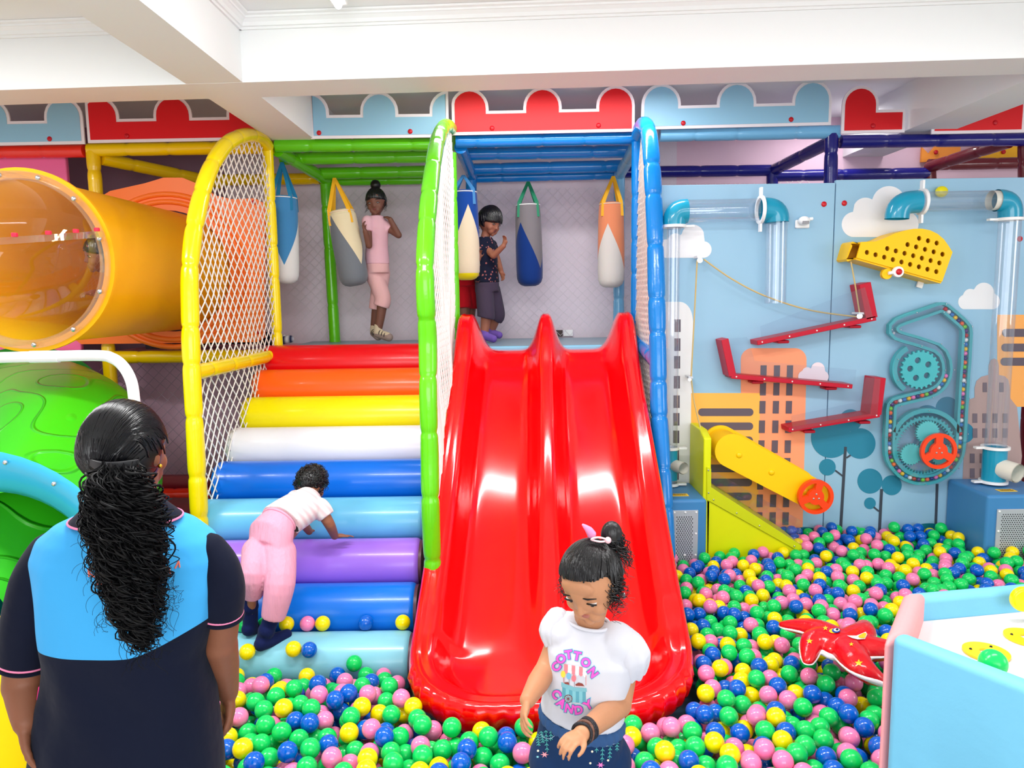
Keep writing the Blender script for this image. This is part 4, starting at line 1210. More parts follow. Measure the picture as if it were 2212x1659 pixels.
mb = MB(); mb.loft([circ(Y1, RT), circ(Y0 + .02, RT), circ(Y0 + .02, RT + .035), circ(Y0, RT + .035), circ(Y0, RT - .012), circ(Y1, RT - .012), circ(Y1, RT)], caps=False)
mb.build('tunnel_tube', TY, t, smooth=40)
mb = MB(); mb.loft([circ(Y1 + .01, RT), circ(Y1 + .14, RT * .93), circ(Y1 + .22, RT * .7), circ(Y1 + .25, RT * .3), circ(Y1 + .255, .01)], caps=False); mb.build('tunnel_end', TY, t, smooth=60)
BB = clear_mat('bubble_plastic', tint=(1.0, .985, .95), fac=.07, rough=.02)
mb = MB(); Rb = .5; rings = []
for i in range(25):
    a = math.radians(92 * i / 24); c = V((XT - Rb + Rb * math.cos(a), Y0 - .035 - Rb * math.sin(a), ZT)); rad = V((math.cos(a), -math.sin(a), 0))
    rings.append([c + rad * RT * math.cos(q) + V((0, 0, 1)) * RT * math.sin(q) for q in np.linspace(0, 2 * math.pi, n, endpoint=False)])
mb.loft(rings, caps=False); mb.build('clear_bubble', BB, t, smooth=60)
mb = MB(); mb.loft([circ(Y0 - .003, RT + .018), circ(Y0 - .02, RT + .018), circ(Y0 - .022, RT - .022), circ(Y0 - .003, RT - .022), circ(Y0 - .003, RT + .018)], caps=False)
fl = mb.build('clear_flange', clear_mat('flange_plastic', tint=(1, .93, .75), fac=.22), t, smooth=40)
for a in (98, 72, 45, 14, -22, -55, -85, -118):
    q = V((XT + RT * math.cos(math.radians(a)), Y0 - .032, ZT + RT * math.sin(math.radians(a))))
    mb = MB(); mb.ball(q, .012, 12, 8, sc=(1, .8, 1)); mb.build('bolt', STEEL, fl, smooth=60)
# seam flange along the outer bend of the bubble
def bend(a, h, rr_): 
    a = math.radians(a); return V((XT - Rb + (Rb + rr_) * math.cos(a), Y0 - .035 - (Rb + rr_) * math.sin(a), ZT + h))
hz = .115
mb = MB(); rr0 = math.sqrt(RT ** 2 - hz ** 2)
hzf = lambda a: hz - .0020 * a
rings = [[bend(a, hzf(a) - .014, rr0), bend(a, hzf(a) - .014, rr0 + .035), bend(a, hzf(a) + .014, rr0 + .03), bend(a, hzf(a) + .014, rr0 - .005)] for a in range(0, 92, 3)]
mb.loft(rings); sf = mb.build('seam_flange', clear_mat('flange_plastic'), t, smooth=40)
for a in (2, 11, 20, 29, 38):
    mb = MB(); mb.cyl(bend(a, hzf(a) + .012, rr0 + .018), bend(a, hzf(a) + .029, rr0 + .018), .012, 12, bev=.003); mb.build('nut', mat('nut_red', (230, 20, 60), rough=.4), sf)
seat_at(t, (XT, Y1, ZT - RT))
mb = MB()
# pink and lilac wall pads of the left bay
t = thing('wall_pad', 'bright pink wall pad behind the bubble tunnel', 'wall pad')
a = P(-260, 340, 5.1); b = P(176, 762, 5.1)
mb = MB(); mb.box(((a.x + b.x) / 2, 5.12, (P(0, 338, 5.1).z + P(0, 760, 5.1).z) / 2), (b.x - a.x, .04, P(0, 338, 5.1).z - P(0, 760, 5.1).z)); bevel(mb.build('pad', mat('pad_pink', (250, 112, 170), rough=.5), t), .01)
t = thing('wall_pad', 'lilac wall pad below the pink one, behind the green slide', 'wall pad')
mb = MB(); mb.box(((a.x + b.x) / 2 - .05, 5.12, .72), (b.x - a.x, .04, 1.30)); bevel(mb.build('pad', mat('pad_lilac', (160, 120, 214), rough=.5), t), .01)
mb = MB(); padded(mb, tubeP((-200, 772), (205, 768), 5.04), .036); mb.build('bottom_rail', R_, t, smooth=60)
# mauve side wall of the covered area
slab('trim_1', [(-5.0, 5.6, 0), (-1.62, 5.6, 0), (-1.62, 5.62, 0), (-5.0, 5.62, 0)], 1.38, mat('mauve_panel', (212, 176, 196), rough=.8))

# green tube slide with raised contour lines
def contour_mat(name, col):
    m = mat(name, col, rough=.3, spec=.45, coat=.1)
    nt = m.node_tree; b = nt.nodes['Principled BSDF']
    tc = nt.nodes.new('ShaderNodeTexCoord'); no = nt.nodes.new('ShaderNodeTexNoise'); no.inputs['Scale'].default_value = 1.5; no.inputs['Detail'].default_value = 0.5
    nt.links.new(tc.outputs['Object'], no.inputs['Vector'])
    mu = nt.nodes.new('ShaderNodeMath'); mu.operation = 'MULTIPLY'; mu.inputs[1].default_value = 13
    fr = nt.nodes.new('ShaderNodeMath'); fr.operation = 'PINGPONG'; fr.inputs[1].default_value = .5
    mr = nt.nodes.new('ShaderNodeMapRange'); mr.interpolation_type = 'SMOOTHSTEP'; mr.inputs['From Min'].default_value = 0; mr.inputs['From Max'].default_value = .085; mr.inputs['To Min'].default_value = 1; mr.inputs['To Max'].default_value = 0
    bm = nt.nodes.new('ShaderNodeBump'); bm.inputs['Distance'].default_value = .012; bm.inputs['Strength'].default_value = .9
    nt.links.new(no.outputs['Fac'], mu.inputs[0]); nt.links.new(mu.outputs[0], fr.inputs[0]); nt.links.new(fr.outputs[0], mr.inputs['Value']); nt.links.new(mr.outputs[0], bm.inputs['Height']); nt.links.new(bm.outputs[0], b.inputs['Normal'])
    return m
GS = contour_mat('slide_green', (56, 190, 24))
t = thing('tube_slide', 'lime green tube slide with raised contour lines and a blue funnel mouth', 'tube slide')
cl = spline([(-3.15, 4.78, 1.02), (-2.75, 4.35, 1.02), (-2.38, 3.9, .96), (-2.2, 3.45, .78), (-2.25, 3.1, .60), (-2.32, 2.85, .52)], 8)
mb = MB(); mb.tube(cl, .44, 48, caps=False); mb.build('green_tube', GS, t, smooth=60)
mb = MB(); mb.tube([cl[0] + (cl[1] - cl[0]) * -.2, cl[0] + (cl[1] - cl[0]) * .5], .50, 48); mb.build('tube_flange', mat('slide_green_dark', (20, 130, 30), rough=.35), t, smooth=40)
SB = mat('slide_sky_blue', (60, 186, 236), rough=.22, spec=.5, coat=.3, bump=(3, .06))
fc = P(-60, 1330, 2.62); ax = V((.05, -1, .10)).normalized(); fx, fy = frame_of(ax)
def fr(o, R, el=1.0): return [fc + ax * o + (fx * math.cos(2 * math.pi * k / 56) * el + fy * math.sin(2 * math.pi * k / 56)) * R for k in range(56)]
mb = MB(); mb.loft([fr(-.30, .43), fr(-.16, .45), fr(-.08, .50), fr(-.02, .57), fr(0, .605), fr(.02, .62), fr(.022, .60), fr(.0, .55), fr(-.05, .48), fr(-.12, .44), fr(-.30, .42)], caps=False)
fo = mb.build('funnel_mouth', SB, t, smooth=60)
for a in (38, 56, 75, 95):
    a = math.radians(a + 180)
    for s in (1,):
        q = fc + ax * .022 + (V((1, 0, 0)) * math.cos(math.radians(math.degrees(a) + 180)) * .585 + V((0, .1, 1)) * .585 * math.sin(math.radians(math.degrees(a) + 180)))
        mb = MB(); mb.ball(q, .009, 10, 6); mb.build('bolt', STEEL, fo, smooth=60)
mb = MB(); mb.loft([fr(-.28, .415), fr(-.8, .40), fr(-1.0, .2), fr(-1.02, .01)], caps=False); mb.build('inner_tube', mat('slide_green_inner', (0, 150, 40), rough=.3), t, smooth=60)
bed = [(-.42, -.02), (-.3, -.2), (-.15, -.29), (0, -.32), (.15, -.29), (.3, -.2), (.42, -.02)]
mb = MB(); mb.loft([[fc + ax * o + V((x, 0, z + .06)) for x, z in bed] + [fc + ax * o + V((x, 0, -.41 + .04 * abs(x))) for x, z in bed[::-1]] for o in (-.7, -.3, .25)]); mb.build('slide_bed', mat('slide_teal', (0, 158, 190), rough=.25, coat=.2), t, smooth=50)
seat_at(t, (-2.3, 3.2, 0))
t = thing('soft_bumper', 'yellow soft bumper beside the woman\'s left-hand sleeve', 'bumper')
mb = MB(); mb.cyl((-1.80, 2.15, 0), (-1.80, 2.15, .74), .31, 40, bev=.05); mb.build('bumper_body', mat('bumper_yellow', (255, 220, 0), rough=.4), t, smooth=50); seat_at(t, (-1.8, 2.15, 0))
t = thing('guard_rail', 'white bent metal guard rail in front of the green slide', 'rail')
YG = 2.62
rp = [P(-160, 777, YG), P(60, 771, YG), P(205, 768, YG), P(243, 774, YG), P(268, 794, YG), P(284, 825, YG), P(290, 862, YG)]
rp = spline(rp, 8); rp.append(V((rp[-1].x + .005, YG, 0)))
mb = MB(); mb.tube(rp, .0195, 20); mb.build('rail_pipe', mat('rail_white', (236, 238, 242), rough=.25, coat=.3), t, smooth=60)
mb = MB(); mb.tube([P(66, 771, YG), P(128, 770, YG)], .0215, 20); mb.build('rail_sleeve', mat('rail_white', (236, 238, 242)), t, smooth=60)
seat_at(t, (rp[-1].x, YG, 0))

# ------------------------------------------------------------------ boxing bags
def bag_mat(name, top, bot, z0, h, nz, ph, tip=None):
    m = mat(name, top, rough=.75, spec=.2, sheen=.2, bump=(40, .12))
    nt = m.node_tree; b = nt.nodes['Principled BSDF']; L = nt.links.new
    tc = nt.nodes.new('ShaderNodeTexCoord'); sx = nt.nodes.new('ShaderNodeSeparateXYZ'); L(tc.outputs['Object'], sx.inputs[0])
    def M(op, a, b_=None):
        q = nt.nodes.new('ShaderNodeMath'); q.operation = op
        for i, x in enumerate((a, b_)):
            if x is None: continue
            if isinstance(x, (int, float)): q.inputs[i].default_value = x
            else: L(x, q.inputs[i])
        return q.outputs[0]
    an = M('ADD', M('DIVIDE', M('ARCTAN2', sx.outputs['Y'], sx.outputs['X']), 2 * math.pi), ph + 2)
    tri = M('PINGPONG', M('MULTIPLY', an, nz * 2), 1.0)
    lim = M('ADD', M('MULTIPLY', tri, h), z0)
    f = M('LESS_THAN', sx.outputs['Z'], lim)
    mx = nt.nodes.new('ShaderNodeMix'); mx.data_type = 'RGBA'
    mx.inputs[6].default_value = rgb(*top); mx.inputs[7].default_value = rgb(*bot); L(f, mx.inputs[0])
    out = mx.outputs[2]
    if tip:
        f2 = M('LESS_THAN', sx.outputs['Z'], .05); m2_ = nt.nodes.new('ShaderNodeMix'); m2_.data_type = 'RGBA'
        L(out, m2_.inputs[6]); m2_.inputs[7].default_value = rgb(*tip); L(f2, m2_.inputs[0]); out = m2_.outputs[2]
    L(out, b.inputs['Base Color'])
    return m
def bag(label, topc, botc, hang, Y, cols, strap, nz, ph, r=.094, tip=None, z0=.13, h=.33, spread=1.0):
    t = thing('boxing_bag', label, 'boxing bag', 'small boxing bags hanging over the deck')
    a = P(*topc, Y); b = P(*botc, Y); hg = P(*hang, Y)
    L = (a - b).length; ax = (a - b).normalized()
    prof = [(0, 0), (.04, .003), (.065, .012), (.084, .03), (.094, .06), (.097, .12), (.097, .3), (.093, .5), (.088, L - .03), (.084, L - .008), (.074, L), (.03, L + .004), (0, L + .004)]
    prof = [(x * r / .094, z) for x, z in prof]; n = 40
    mb = MB(); mb.loft([[V((x * math.cos(2 * math.pi * k / n), x * math.sin(2 * math.pi * k / n), z)) for k in range(n)] for x, z in prof[1:-1]])
    o = mb.build('bag_body', bag_mat('bag_' + label[:14].replace(' ', '_'), cols[0], cols[1], z0, h, nz, ph, tip), t, smooth=50)
    q = V((0, 0, 1)).rotation_difference(ax)
    o.rotation_mode = 'QUATERNION'; o.rotation_quaternion = q; o.location = b
    mb = MB(); n2 = 40; rr_ = .087 * r / .094
    mb.tube([V((rr_ * math.cos(2 * math.pi * k / n2), rr_ * math.sin(2 * math.pi * k / n2), L - .012)) for k in range(n2)], .0035, 6, closed=True)
    p_ = mb.build('piping', SW if strap != (238, 176, 20) else mat('piping_cream', (236, 214, 190)), t, smooth=60); p_.rotation_mode = 'QUATERNION'; p_.rotation_quaternion = q; p_.location = b
    sm = mat('strap_%d_%d' % (strap[0], strap[1]), strap, rough=.6)
    for s in (-1, 1):
        mb = MB(); xdir = (q @ V((1, 0, 0)))
        for dy in (-1, 1):
            pt = b + ax * (L - .10) + xdir * s * r * .72 - V((0, 1, 0)) * r * .72 * dy
            pe = b + ax * (L + .005) + xdir * s * r * .66 - V((0, 1, 0)) * r * .66 * dy
            w = V((.014, 0, 0))
            for u, v_ in ((pt, pe), (pe, hg)):
                m_ = w if v_ is not hg else w * .8
                mb.hexa([u - w, u + w, v_ + m_, v_ - m_], [p + V((0, .003, 0)) for p in (u - w, u + w, v_ + m_, v_ - m_)])
        mb.build('strap', sm, t)
    seat_at(t, b); return t
bag('blue and white boxing bag half hidden behind the yellow post', (613, 424), (616, 614), (609, 350), 5.25, ((66, 136, 190), (226, 226, 224)), (20, 130, 180), 2, .21)
bag('cream and grey boxing bag tilted beside the green post', (736, 455), (768, 618), (722, 384), 5.3, ((226, 212, 176), (112, 118, 126)), (238, 176, 20), 2, .10, r=.10, h=.36, z0=.14)
bag('navy and cream boxing bag with yellow bottom behind the green arch', (1003, 412), (1008, 606), (1001, 378), 5.3, ((8, 66, 150), (222, 208, 180)), (60, 130, 190), 2, -.05, tip=(236, 222, 0), z0=.16, h=.36)
bag('grey and dark blue boxing bag with green straps', (1140, 440), (1145, 619), (1141, 392), 5.5, ((118, 114, 118), (0, 46, 116)), (0, 120, 84), 2, .105)
bag('orange and white boxing bag with yellow straps near the pale blue post', (1320, 438), (1320, 622), (1325, 380), 5.5, ((232, 142, 100), (218, 214, 208)), (238, 176, 20), 2, .06)

# ------------------------------------------------------------------ soft play box in the near corner
PB = mat('box_sky_blue', (118, 190, 220), rough=.5, spec=.3, bump=(30, .12)); PP = mat('box_pink', (242, 160, 162), rough=.5, spec=.3, bump=(30, .12)); PW = mat('box_white', (218, 216, 216), rough=.45)
t = thing('ball_table', 'sky blue soft play box with pink corner and white table top with yellow rings', 'play table')
zt6 = .95
L0 = PZ(1925, 1372, zt6); L1 = PZ(2212, 1482, zt6); d = (L1 - L0); L1 = L0 + d * 1.5
nrm = V((-d.y, d.x, 0)).normalized()
if nrm.x < 0: nrm = -nrm
nrm = V((abs(nrm.x), abs(nrm.y), 0))
def wallpanel(name, a, b, thick, z0, z1, m, bv=.02):
    mb = MB(); A = [V((a.x, a.y, z0)), V((b.x, b.y, z0)), V((b.x, b.y, z1)), V((a.x, a.y, z1))]
    mb.hexa(A, [p + thick for p in A]); return bevel(mb.build(name, m, t), bv, 4)
wallpanel('side_panel', L0, L1, nrm * .05, 0, zt6, PB)
B0 = PZ(1950, 1276, .94)
wallpanel('corner_panel', L0 + V((-.012, .012, 0)), B0, V((.085, .03, 0)), 0, .935, PP, .03)
B1 = PZ(2290, 1276, .90)
wallpanel('back_panel', B0 + V((.03, 0, 0)), B1, V((0, .05, 0)), 0, .915, PB)
ztb = .845
C0 = PZ(1970, 1335, ztb)
mb = MB(); A = [V((B0.x + .04, B0.y, ztb)), V((B1.x, B1.y, ztb)), V((L1.x + .3, L1.y + .1, ztb)), V((L1.x + nrm.x * .05, L1.y + nrm.y * .05, ztb)), V((L0.x + .05, L0.y + .03, ztb))]
mb.hexa(A, [p - V((0, 0, .03)) for p in A]); mb.build('table_top', PW, t)
RY_ = mat('ring_yellow', (250, 206, 20), rough=.35)
def ring(px, py, R):
    c = PZ(px, py, ztb); n = 40; mb = MB()
    mb.plate([(c.x + R * math.cos(2 * math.pi * k / n), c.y + R * math.sin(2 * math.pi * k / n)) for k in range(n)], (0, 0, ztb + .001), (1, 0, 0), (0, 1, 0), .006,
             holes=[[(c.x + .3 * R * math.cos(2 * math.pi * k / 24), c.y + .3 * R * math.sin(2 * math.pi * k / 24)) for k in range(24)]])
    o = mb.build('ring', RY_, t)
    for a in (40, 160, 280):
        mb = MB(); mb.ball((c.x + .65 * R * math.cos(math.radians(a)), c.y + .65 * R * math.sin(math.radians(a)), ztb + .007), .004, 8, 4); mb.build('screw', DK, o)
ring(2130, 1412, .055); ring(2218, 1380, .055)
seat_at(t, V((L0.x, L0.y, 0)))
wallpanel_t = t
q = PZ(2145, 1432, ztb + .033)
mb = MB(); mb.ball(q, .033, 32, 18); o = mb.build('play_ball', mat('ball_green', (16, 206, 96), rough=.22), None, smooth=180); tag(o, 'green plastic ball resting on a yellow ring of the white table top', 'ball')
q = P(2210, 1294, B0.y - .008)
mb = MB(); mb.cyl(q - V((0, .012, 0)), q + V((0, .012, 0)), .036, 32, bev=.008); o = mb.build('round_cap', mat('ball_yellow', (250, 224, 0), rough=.22), wallpanel_t, smooth=50); o.location = -wallpanel_t.location
# ------------------------------------------------------------------ people
def skin(name, col): return mat('skin_' + name, col, rough=.5, spec=.35, sss=.12, bump=(90, .05))
def cloth(name, col, vary=.05): return mat('cloth_' + name, col, rough=.85, spec=.15, sheen=.05, bump=(11, .55), vary=vary)
def hair_mat(name='hair_black', col=(14, 12, 14), rough=.34):
    return mat(name, col, rough=rough, spec=.6, bump=(120, .3, (1, 1, .12)))
HAIR = hair_mat()
def bake(mb, name, m, parent, voxel=.005, sm=4, fac=.5, post=None):
    """closed shapes fused into one continuous surface"""
    o = mb.build(name, m, None)
    r = o.modifiers.new('r', 'REMESH'); r.mode = 'VOXEL'; r.voxel_size = voxel; r.use_smooth_shade = True
    s = o.modifiers.new('s', 'SMOOTH'); s.factor = fac; s.iterations = sm
    dg = bpy.context.evaluated_depsgraph_get(); dg.update()
    me = bpy.data.meshes.new_from_object(o.evaluated_get(dg))
    old = o.data; o.modifiers.clear(); o.data = me; bpy.data.meshes.remove(old); me.name = name
    me.materials.clear(); me.materials.append(m)
    if post:
        n = len(me.vertices); co = np.empty(n * 3); me.vertices.foreach_get('co', co); co = co.reshape(-1, 3)
        nr = np.empty(n * 3); me.vertices.foreach_get('normal', nr); nr = nr.reshape(-1, 3)
        co = post(co, nr); me.vertices.foreach_set('co', co.ravel())
    me.polygons.foreach_set('use_smooth', [True] * len(me.polygons))
    o.parent = parent
    return o
def limb(mb, pts, rs, seg=20, flat0=False, flat1=False, sub=5):
    pts = [V(p) for p in pts]
    path = spline(pts, sub) if len(pts) > 2 else [pts[0].lerp(pts[1], i / sub) for i in range(sub + 1)]
    n = len(path); k = len(pts) - 1
    rr_ = [float(np.interp(i / (n - 1) * k, range(k + 1), rs)) for i in range(n)]
    mb.tube(path, rr_, seg)
    if not flat0: mb.ball(path[0], rr_[0], seg, 10)
    if not flat1: mb.ball(path[-1], rr_[-1], seg, 10)
def ell(c, a, b, n=28, pw=2.0):
    """ellipse ring with half-axis vectors a, b"""
    out = []
    for k in range(n):
        t = 2 * math.pi * k / n; ct, st = math.cos(t), math.sin(t)
        out.append(V(c) + a * (abs(ct) ** (2 / pw)) * (1 if ct > 0 else -1) + b * (abs(st) ** (2 / pw)) * (1 if st > 0 else -1))
    return out
def basis(f, u):
    f = V(f).normalized(); u = V(u); u = (u - f * u.dot(f)).normalized(); r = f.cross(u)   # r = the person's right
    return r, f, u
def head_point(n, k=1.0):
    x, y, z = n
    hx, hy, hz = .375, .44, .50
    px, py, pz = x * hx, y * hy, z * hz
    if z < 0:
        s = min(1, -z) ** 1.6
        px *= 1 - .42 * s
        py = py * (1 - .22 * s) + .10 * s
    if y < 0: py *= 1.02
    return V((px * k, py * k, pz * k))
def sphere_dirs(seg, rings):
    vs = [V((0, 0, 1))]
    for i in range(1, rings):
        a = math.pi * i / rings
        for k in range(seg):
            b = 2 * math.pi * k / seg; vs.append(V((math.sin(a) * math.cos(b), math.sin(a) * math.sin(b), math.cos(a))))
    vs.append(V((0, 0, -1)))
    fs = [(0, 1 + k, 1 + (k + 1) % seg) for k in range(seg)]
    for i in range(rings - 2):
        o = 1 + i * seg
        for k in range(seg): fs.append((o + k, o + seg + k, o + seg + (k + 1) % seg, o + (k + 1) % seg))
    o = 1 + (rings - 2) * seg; last = len(vs) - 1
    fs += [(o + (k + 1) % seg, o + k, last) for k in range(seg)]
    return vs, fs
def head(mb, C, H, f, u, face=True, ears=True):
    C = V(C); r, f, u = basis(f, u)
    L = lambda x, y, z: C + (r * x + f * y + u * z) * H
    Rm = Matrix((r, f, u)).transposed()
    ds, fs = sphere_dirs(40, 28); vs = []
    for d in ds:
        p = head_point(d)
        if face:
            for sx in (-1, 1):
                q = V((sx * .155, .385, .0)); p.y -= .05 * math.exp(-((p - q).length / .085) ** 2)
        vs.append(L(*p))
    mb.add(vs, fs)
    def b(x, y, z, rad, sc=(1, 1, 1)): mb.ball(L(x, y, z), rad * H, 16, 10, sc=sc, rot=Rm)
    if face:
        for sx in (-1, 1):
            b(sx * .17, .27, -.16, .125); b(sx * .15, .335, -.012, .062, (1.15, .8, .72)); b(sx * .036, .415, -.152, .032)
            b(sx * .13, .365, .085, .05, (1.7, .7, .5))
            b(sx * .10, .30, -.29, .12)
        limb(mb, [L(0, .385, .05), L(0, .43, -.07), L(0, .452, -.135)], [.026 * H, .032 * H, .043 * H], 12)
        b(0, .375, -.232, .05, (1.5, .75, .5)); b(0, .37, -.278, .045, (1.25, .75, .52)); b(0, .345, -.40, .085, (1, .8, .8))
        b(0, .32, .2, .19, (1.25, .5, .8))
    if ears:
        for sx in (-1, 1):
            b(sx * .375, -.02, -.06, .10, (.28, .62, 1.0)); b(sx * .37, .0, -.12, .05, (.4, .7, 1))
    return L, Rm
def hand(mb, w, d, n, size, side=1, curl=.6, spread=.12, thumb=1.0):
    """w wrist, d towards the knuckles, n out of the palm, side +1: thumb on the d x n side"""
    w = V(w); d = V(d).normalized(); n = V(n); n = (n - d * n.dot(d)).normalized(); s = d.cross(n) * side
    S = size
    Rm = Matrix((s, d, n)).transposed()
    mb.ball(w + d * S * .24, S * .26, 16, 10, sc=(.80, 1.0, .42), rot=Rm)
    mb.ball(w + d * S * .36 - s * S * .02, S * .22, 16, 10, sc=(.96, .8, .38), rot=Rm)
    ls = (.40, .46, .43, .34)
    for i, l in enumerate(ls):
        o = (.172 - i * .115); p = w + d * S * (.50 - abs(i - 1.3) * .02) + s * S * o
        ang = 0; q = p; pts = [p - d * S * .1]; dirn = (d + s * spread * (1.2 - i) * .5).normalized(); rs = [S * .046]
        pts.append(q); rs.append(S * .046)
        for j, fr_ in enumerate((.45, .32, .23)):
            ang += curl * (1.0, 1.15, .8)[j]
            q = q + (dirn * math.cos(ang) + n * math.sin(ang)) * S * l * fr_
            pts.append(q); rs.append(S * (.045, .041, .034)[j])
        for a, b, ra, rb in zip(pts, pts[1:], rs, rs[1:]): limb(mb, [a, b], [ra, rb], 10, sub=2)
    p = w + d * S * .12 + s * S * .14; pts = [p]
    for j, l in enumerate((.20, .16, .12)):
        a = .75 - j * .28 * thumb; p = p + (s * math.sin(a) + d * math.cos(a) + n * (.25 + .25 * j) * curl * 1.2).normalized() * S * l; pts.append(p)
    for a, b, ra, rb in zip(pts, pts[1:], (.075, .06, .052), (.062, .053, .042)): limb(mb, [a, b], [S * ra, S * rb], 10, sub=2)
def hair_cap(name, C, H, f, u, parent, m, thick=.05, line=.30, back=1.0, low=-.35, puff=0.0, strands=0, to=None, seed=1, top=1.0):
    """hair hugging the skull; it dives under the skin in front of the hairline"""
    r, f, u = basis(f, u); C = V(C)
    L = lambda p: C + (r * p.x + f * p.y + u * p.z) * H
    ds, fs = sphere_dirs(64, 44); vs = []
    def k_of(d):
        # + in the hair, - in the face and neck
        edge = (d.z - line) * 1.0 - max(0, d.y - .1) * .0
        front = smoothstep(.05, .42, d.y)
        hairline = d.z - (line - .22 * abs(d.x) ** 1.5)
        a = smoothstep(-.10, .10, hairline)
        h = (1 - front) + front * a
        h *= smoothstep(low - .18, low + .10, d.z + .25 * max(0, d.y))
        return h
    for d in ds:
        h = k_of(d); p = head_point(d)
        kk = .85 + h * (.15 + thick)
        if d.z > 0: kk += puff * h * d.z * top
        kk += .006 * noise.noise(d * 9 + V((seed, 0, 0))) * h * 2
        vs.append(L(p * kk))
    mb = MB(); mb.add(vs, fs)
    if strands and to is not None:
        rd = random.Random(seed); to = V(to).normalized()
        for i in range(strands):
            a = rd.uniform(0, 2 * math.pi)
            st = V((math.cos(a) * .97, math.sin(a) * .97, rd.uniform(-.1, .6))).normalized()
            if k_of(st) < .5: st = V((st.x, abs(st.y) * .9, .62)).normalized()
            via = V((st.x * .9, min(.2, (st.y + to.y) / 2), 1.0)).normalized() if st.y > to.y + .5 else (st + to) / 2 * 1.2
            pts = []
            for j in range(15):
                t = j / 14
                d = (st * (1 - t) ** 2 + via * 2 * t * (1 - t) + to * t * t)
                if d.length < .05: break
                d.normalize(); hh = k_of(d)
                if hh < .5:
                    if pts: break
                    continue
                pts.append(L(head_point(d) * (1.0 + thick + puff * max(0, d.z) + rd.uniform(-.002, .010) * 1)))
            if len(pts) > 3: mb.tube(pts, H * .010, 5, caps=False)
    return mb.build(name, m, parent, smooth=60)
def curls(mb, roots, rd, r=.0022, turns=(2, 5), amp=(.006, .016), seg=5, n=26):
    for a, b in roots:
        a, b = V(a), V(b); d = b - a; x, y = frame_of(d); ph = rd.uniform(0, 6.28); tn = rd.uniform(*turns); am = rd.uniform(*amp)
        sag = V((rd.uniform(-1, 1), rd.uniform(-1, 1), 0)) * am * .8
        pts = []
        for i in range(n):
            t = i / (n - 1); e = am * min(1, t * 4)
            an = ph + tn * 2 * math.pi * t
            pts.append(a + d * t + (x * math.cos(an) + y * math.sin(an)) * e + sag * math.sin(math.pi * t))
        mb.tube(pts, [r * (1 - .55 * i / (n - 1)) for i in range(n)], seg, caps=False)
def eyes(L, Rm, H, parent, look=(0, 0), size=1.0, open_=1.0, irc=(30, 18, 14)):
    WH = mat('eye_white', (226, 220, 216), rough=.2); IR = mat('iris_dark', irc, rough=.1); LS = mat('lash_black', (16, 10, 10), rough=.6)
    for sx in (-1, 1):
        mb = MB(); c = L(sx * .155, .352, -.012); mb.ball(c, .070 * H * size, 18, 12, sc=(1, .72, .46 * open_), rot=Rm)
        e = mb.build('eye', WH, parent, smooth=60)
        mb = MB(); mb.ball(L(sx * .155 + look[0], .374, -.014 + look[1]), .030 * H, 14, 10, sc=(1, .8, 1 * min(1, open_ + .1)), rot=Rm); mb.build('iris', IR, e, smooth=60)
        mb = MB(); pts = [L(sx * (.155 + .078 * t), .372 + .030 * (1 - t * t) , -.004 + .026 * open_ * (1 - t * t) - .012 * abs(t)) for t in np.linspace(-1, 1, 11)]
        mb.tube(pts, [H * .011] * 11, 6); mb.build('eyelash', LS, parent, smooth=60)
        mb = MB(); pts = [L(sx * (.165 + .098 * t), .398 + .018 * (1 - t * t) - .035 * max(0, t), .098 + .022 * (1 - t * t)) for t in np.linspace(-1, 1, 9)]
        mb.tube(pts, [H * .012 * (1 - .55 * abs(t)) for t in np.linspace(-1, 1, 9)], 6); mb.build('eyebrow', LS, parent, smooth=60)
def lips(L, Rm, H, parent, col=(176, 98, 92)):
    mb = MB()
    mb.ball(L(0, .395, -.236), .058 * H, 16, 8, sc=(1.45, .55, .34), rot=Rm); mb.ball(L(0, .391, -.270), .056 * H, 16, 8, sc=(1.2, .55, .40), rot=Rm)
    mb.build('lips', mat('lips_%d' % col[0], col, rough=.4), parent, smooth=60)
def person(name, label, cat='person', group=None): return thing(name, label, cat, group)
def Q(px, py, Y): return P(px, py, Y)

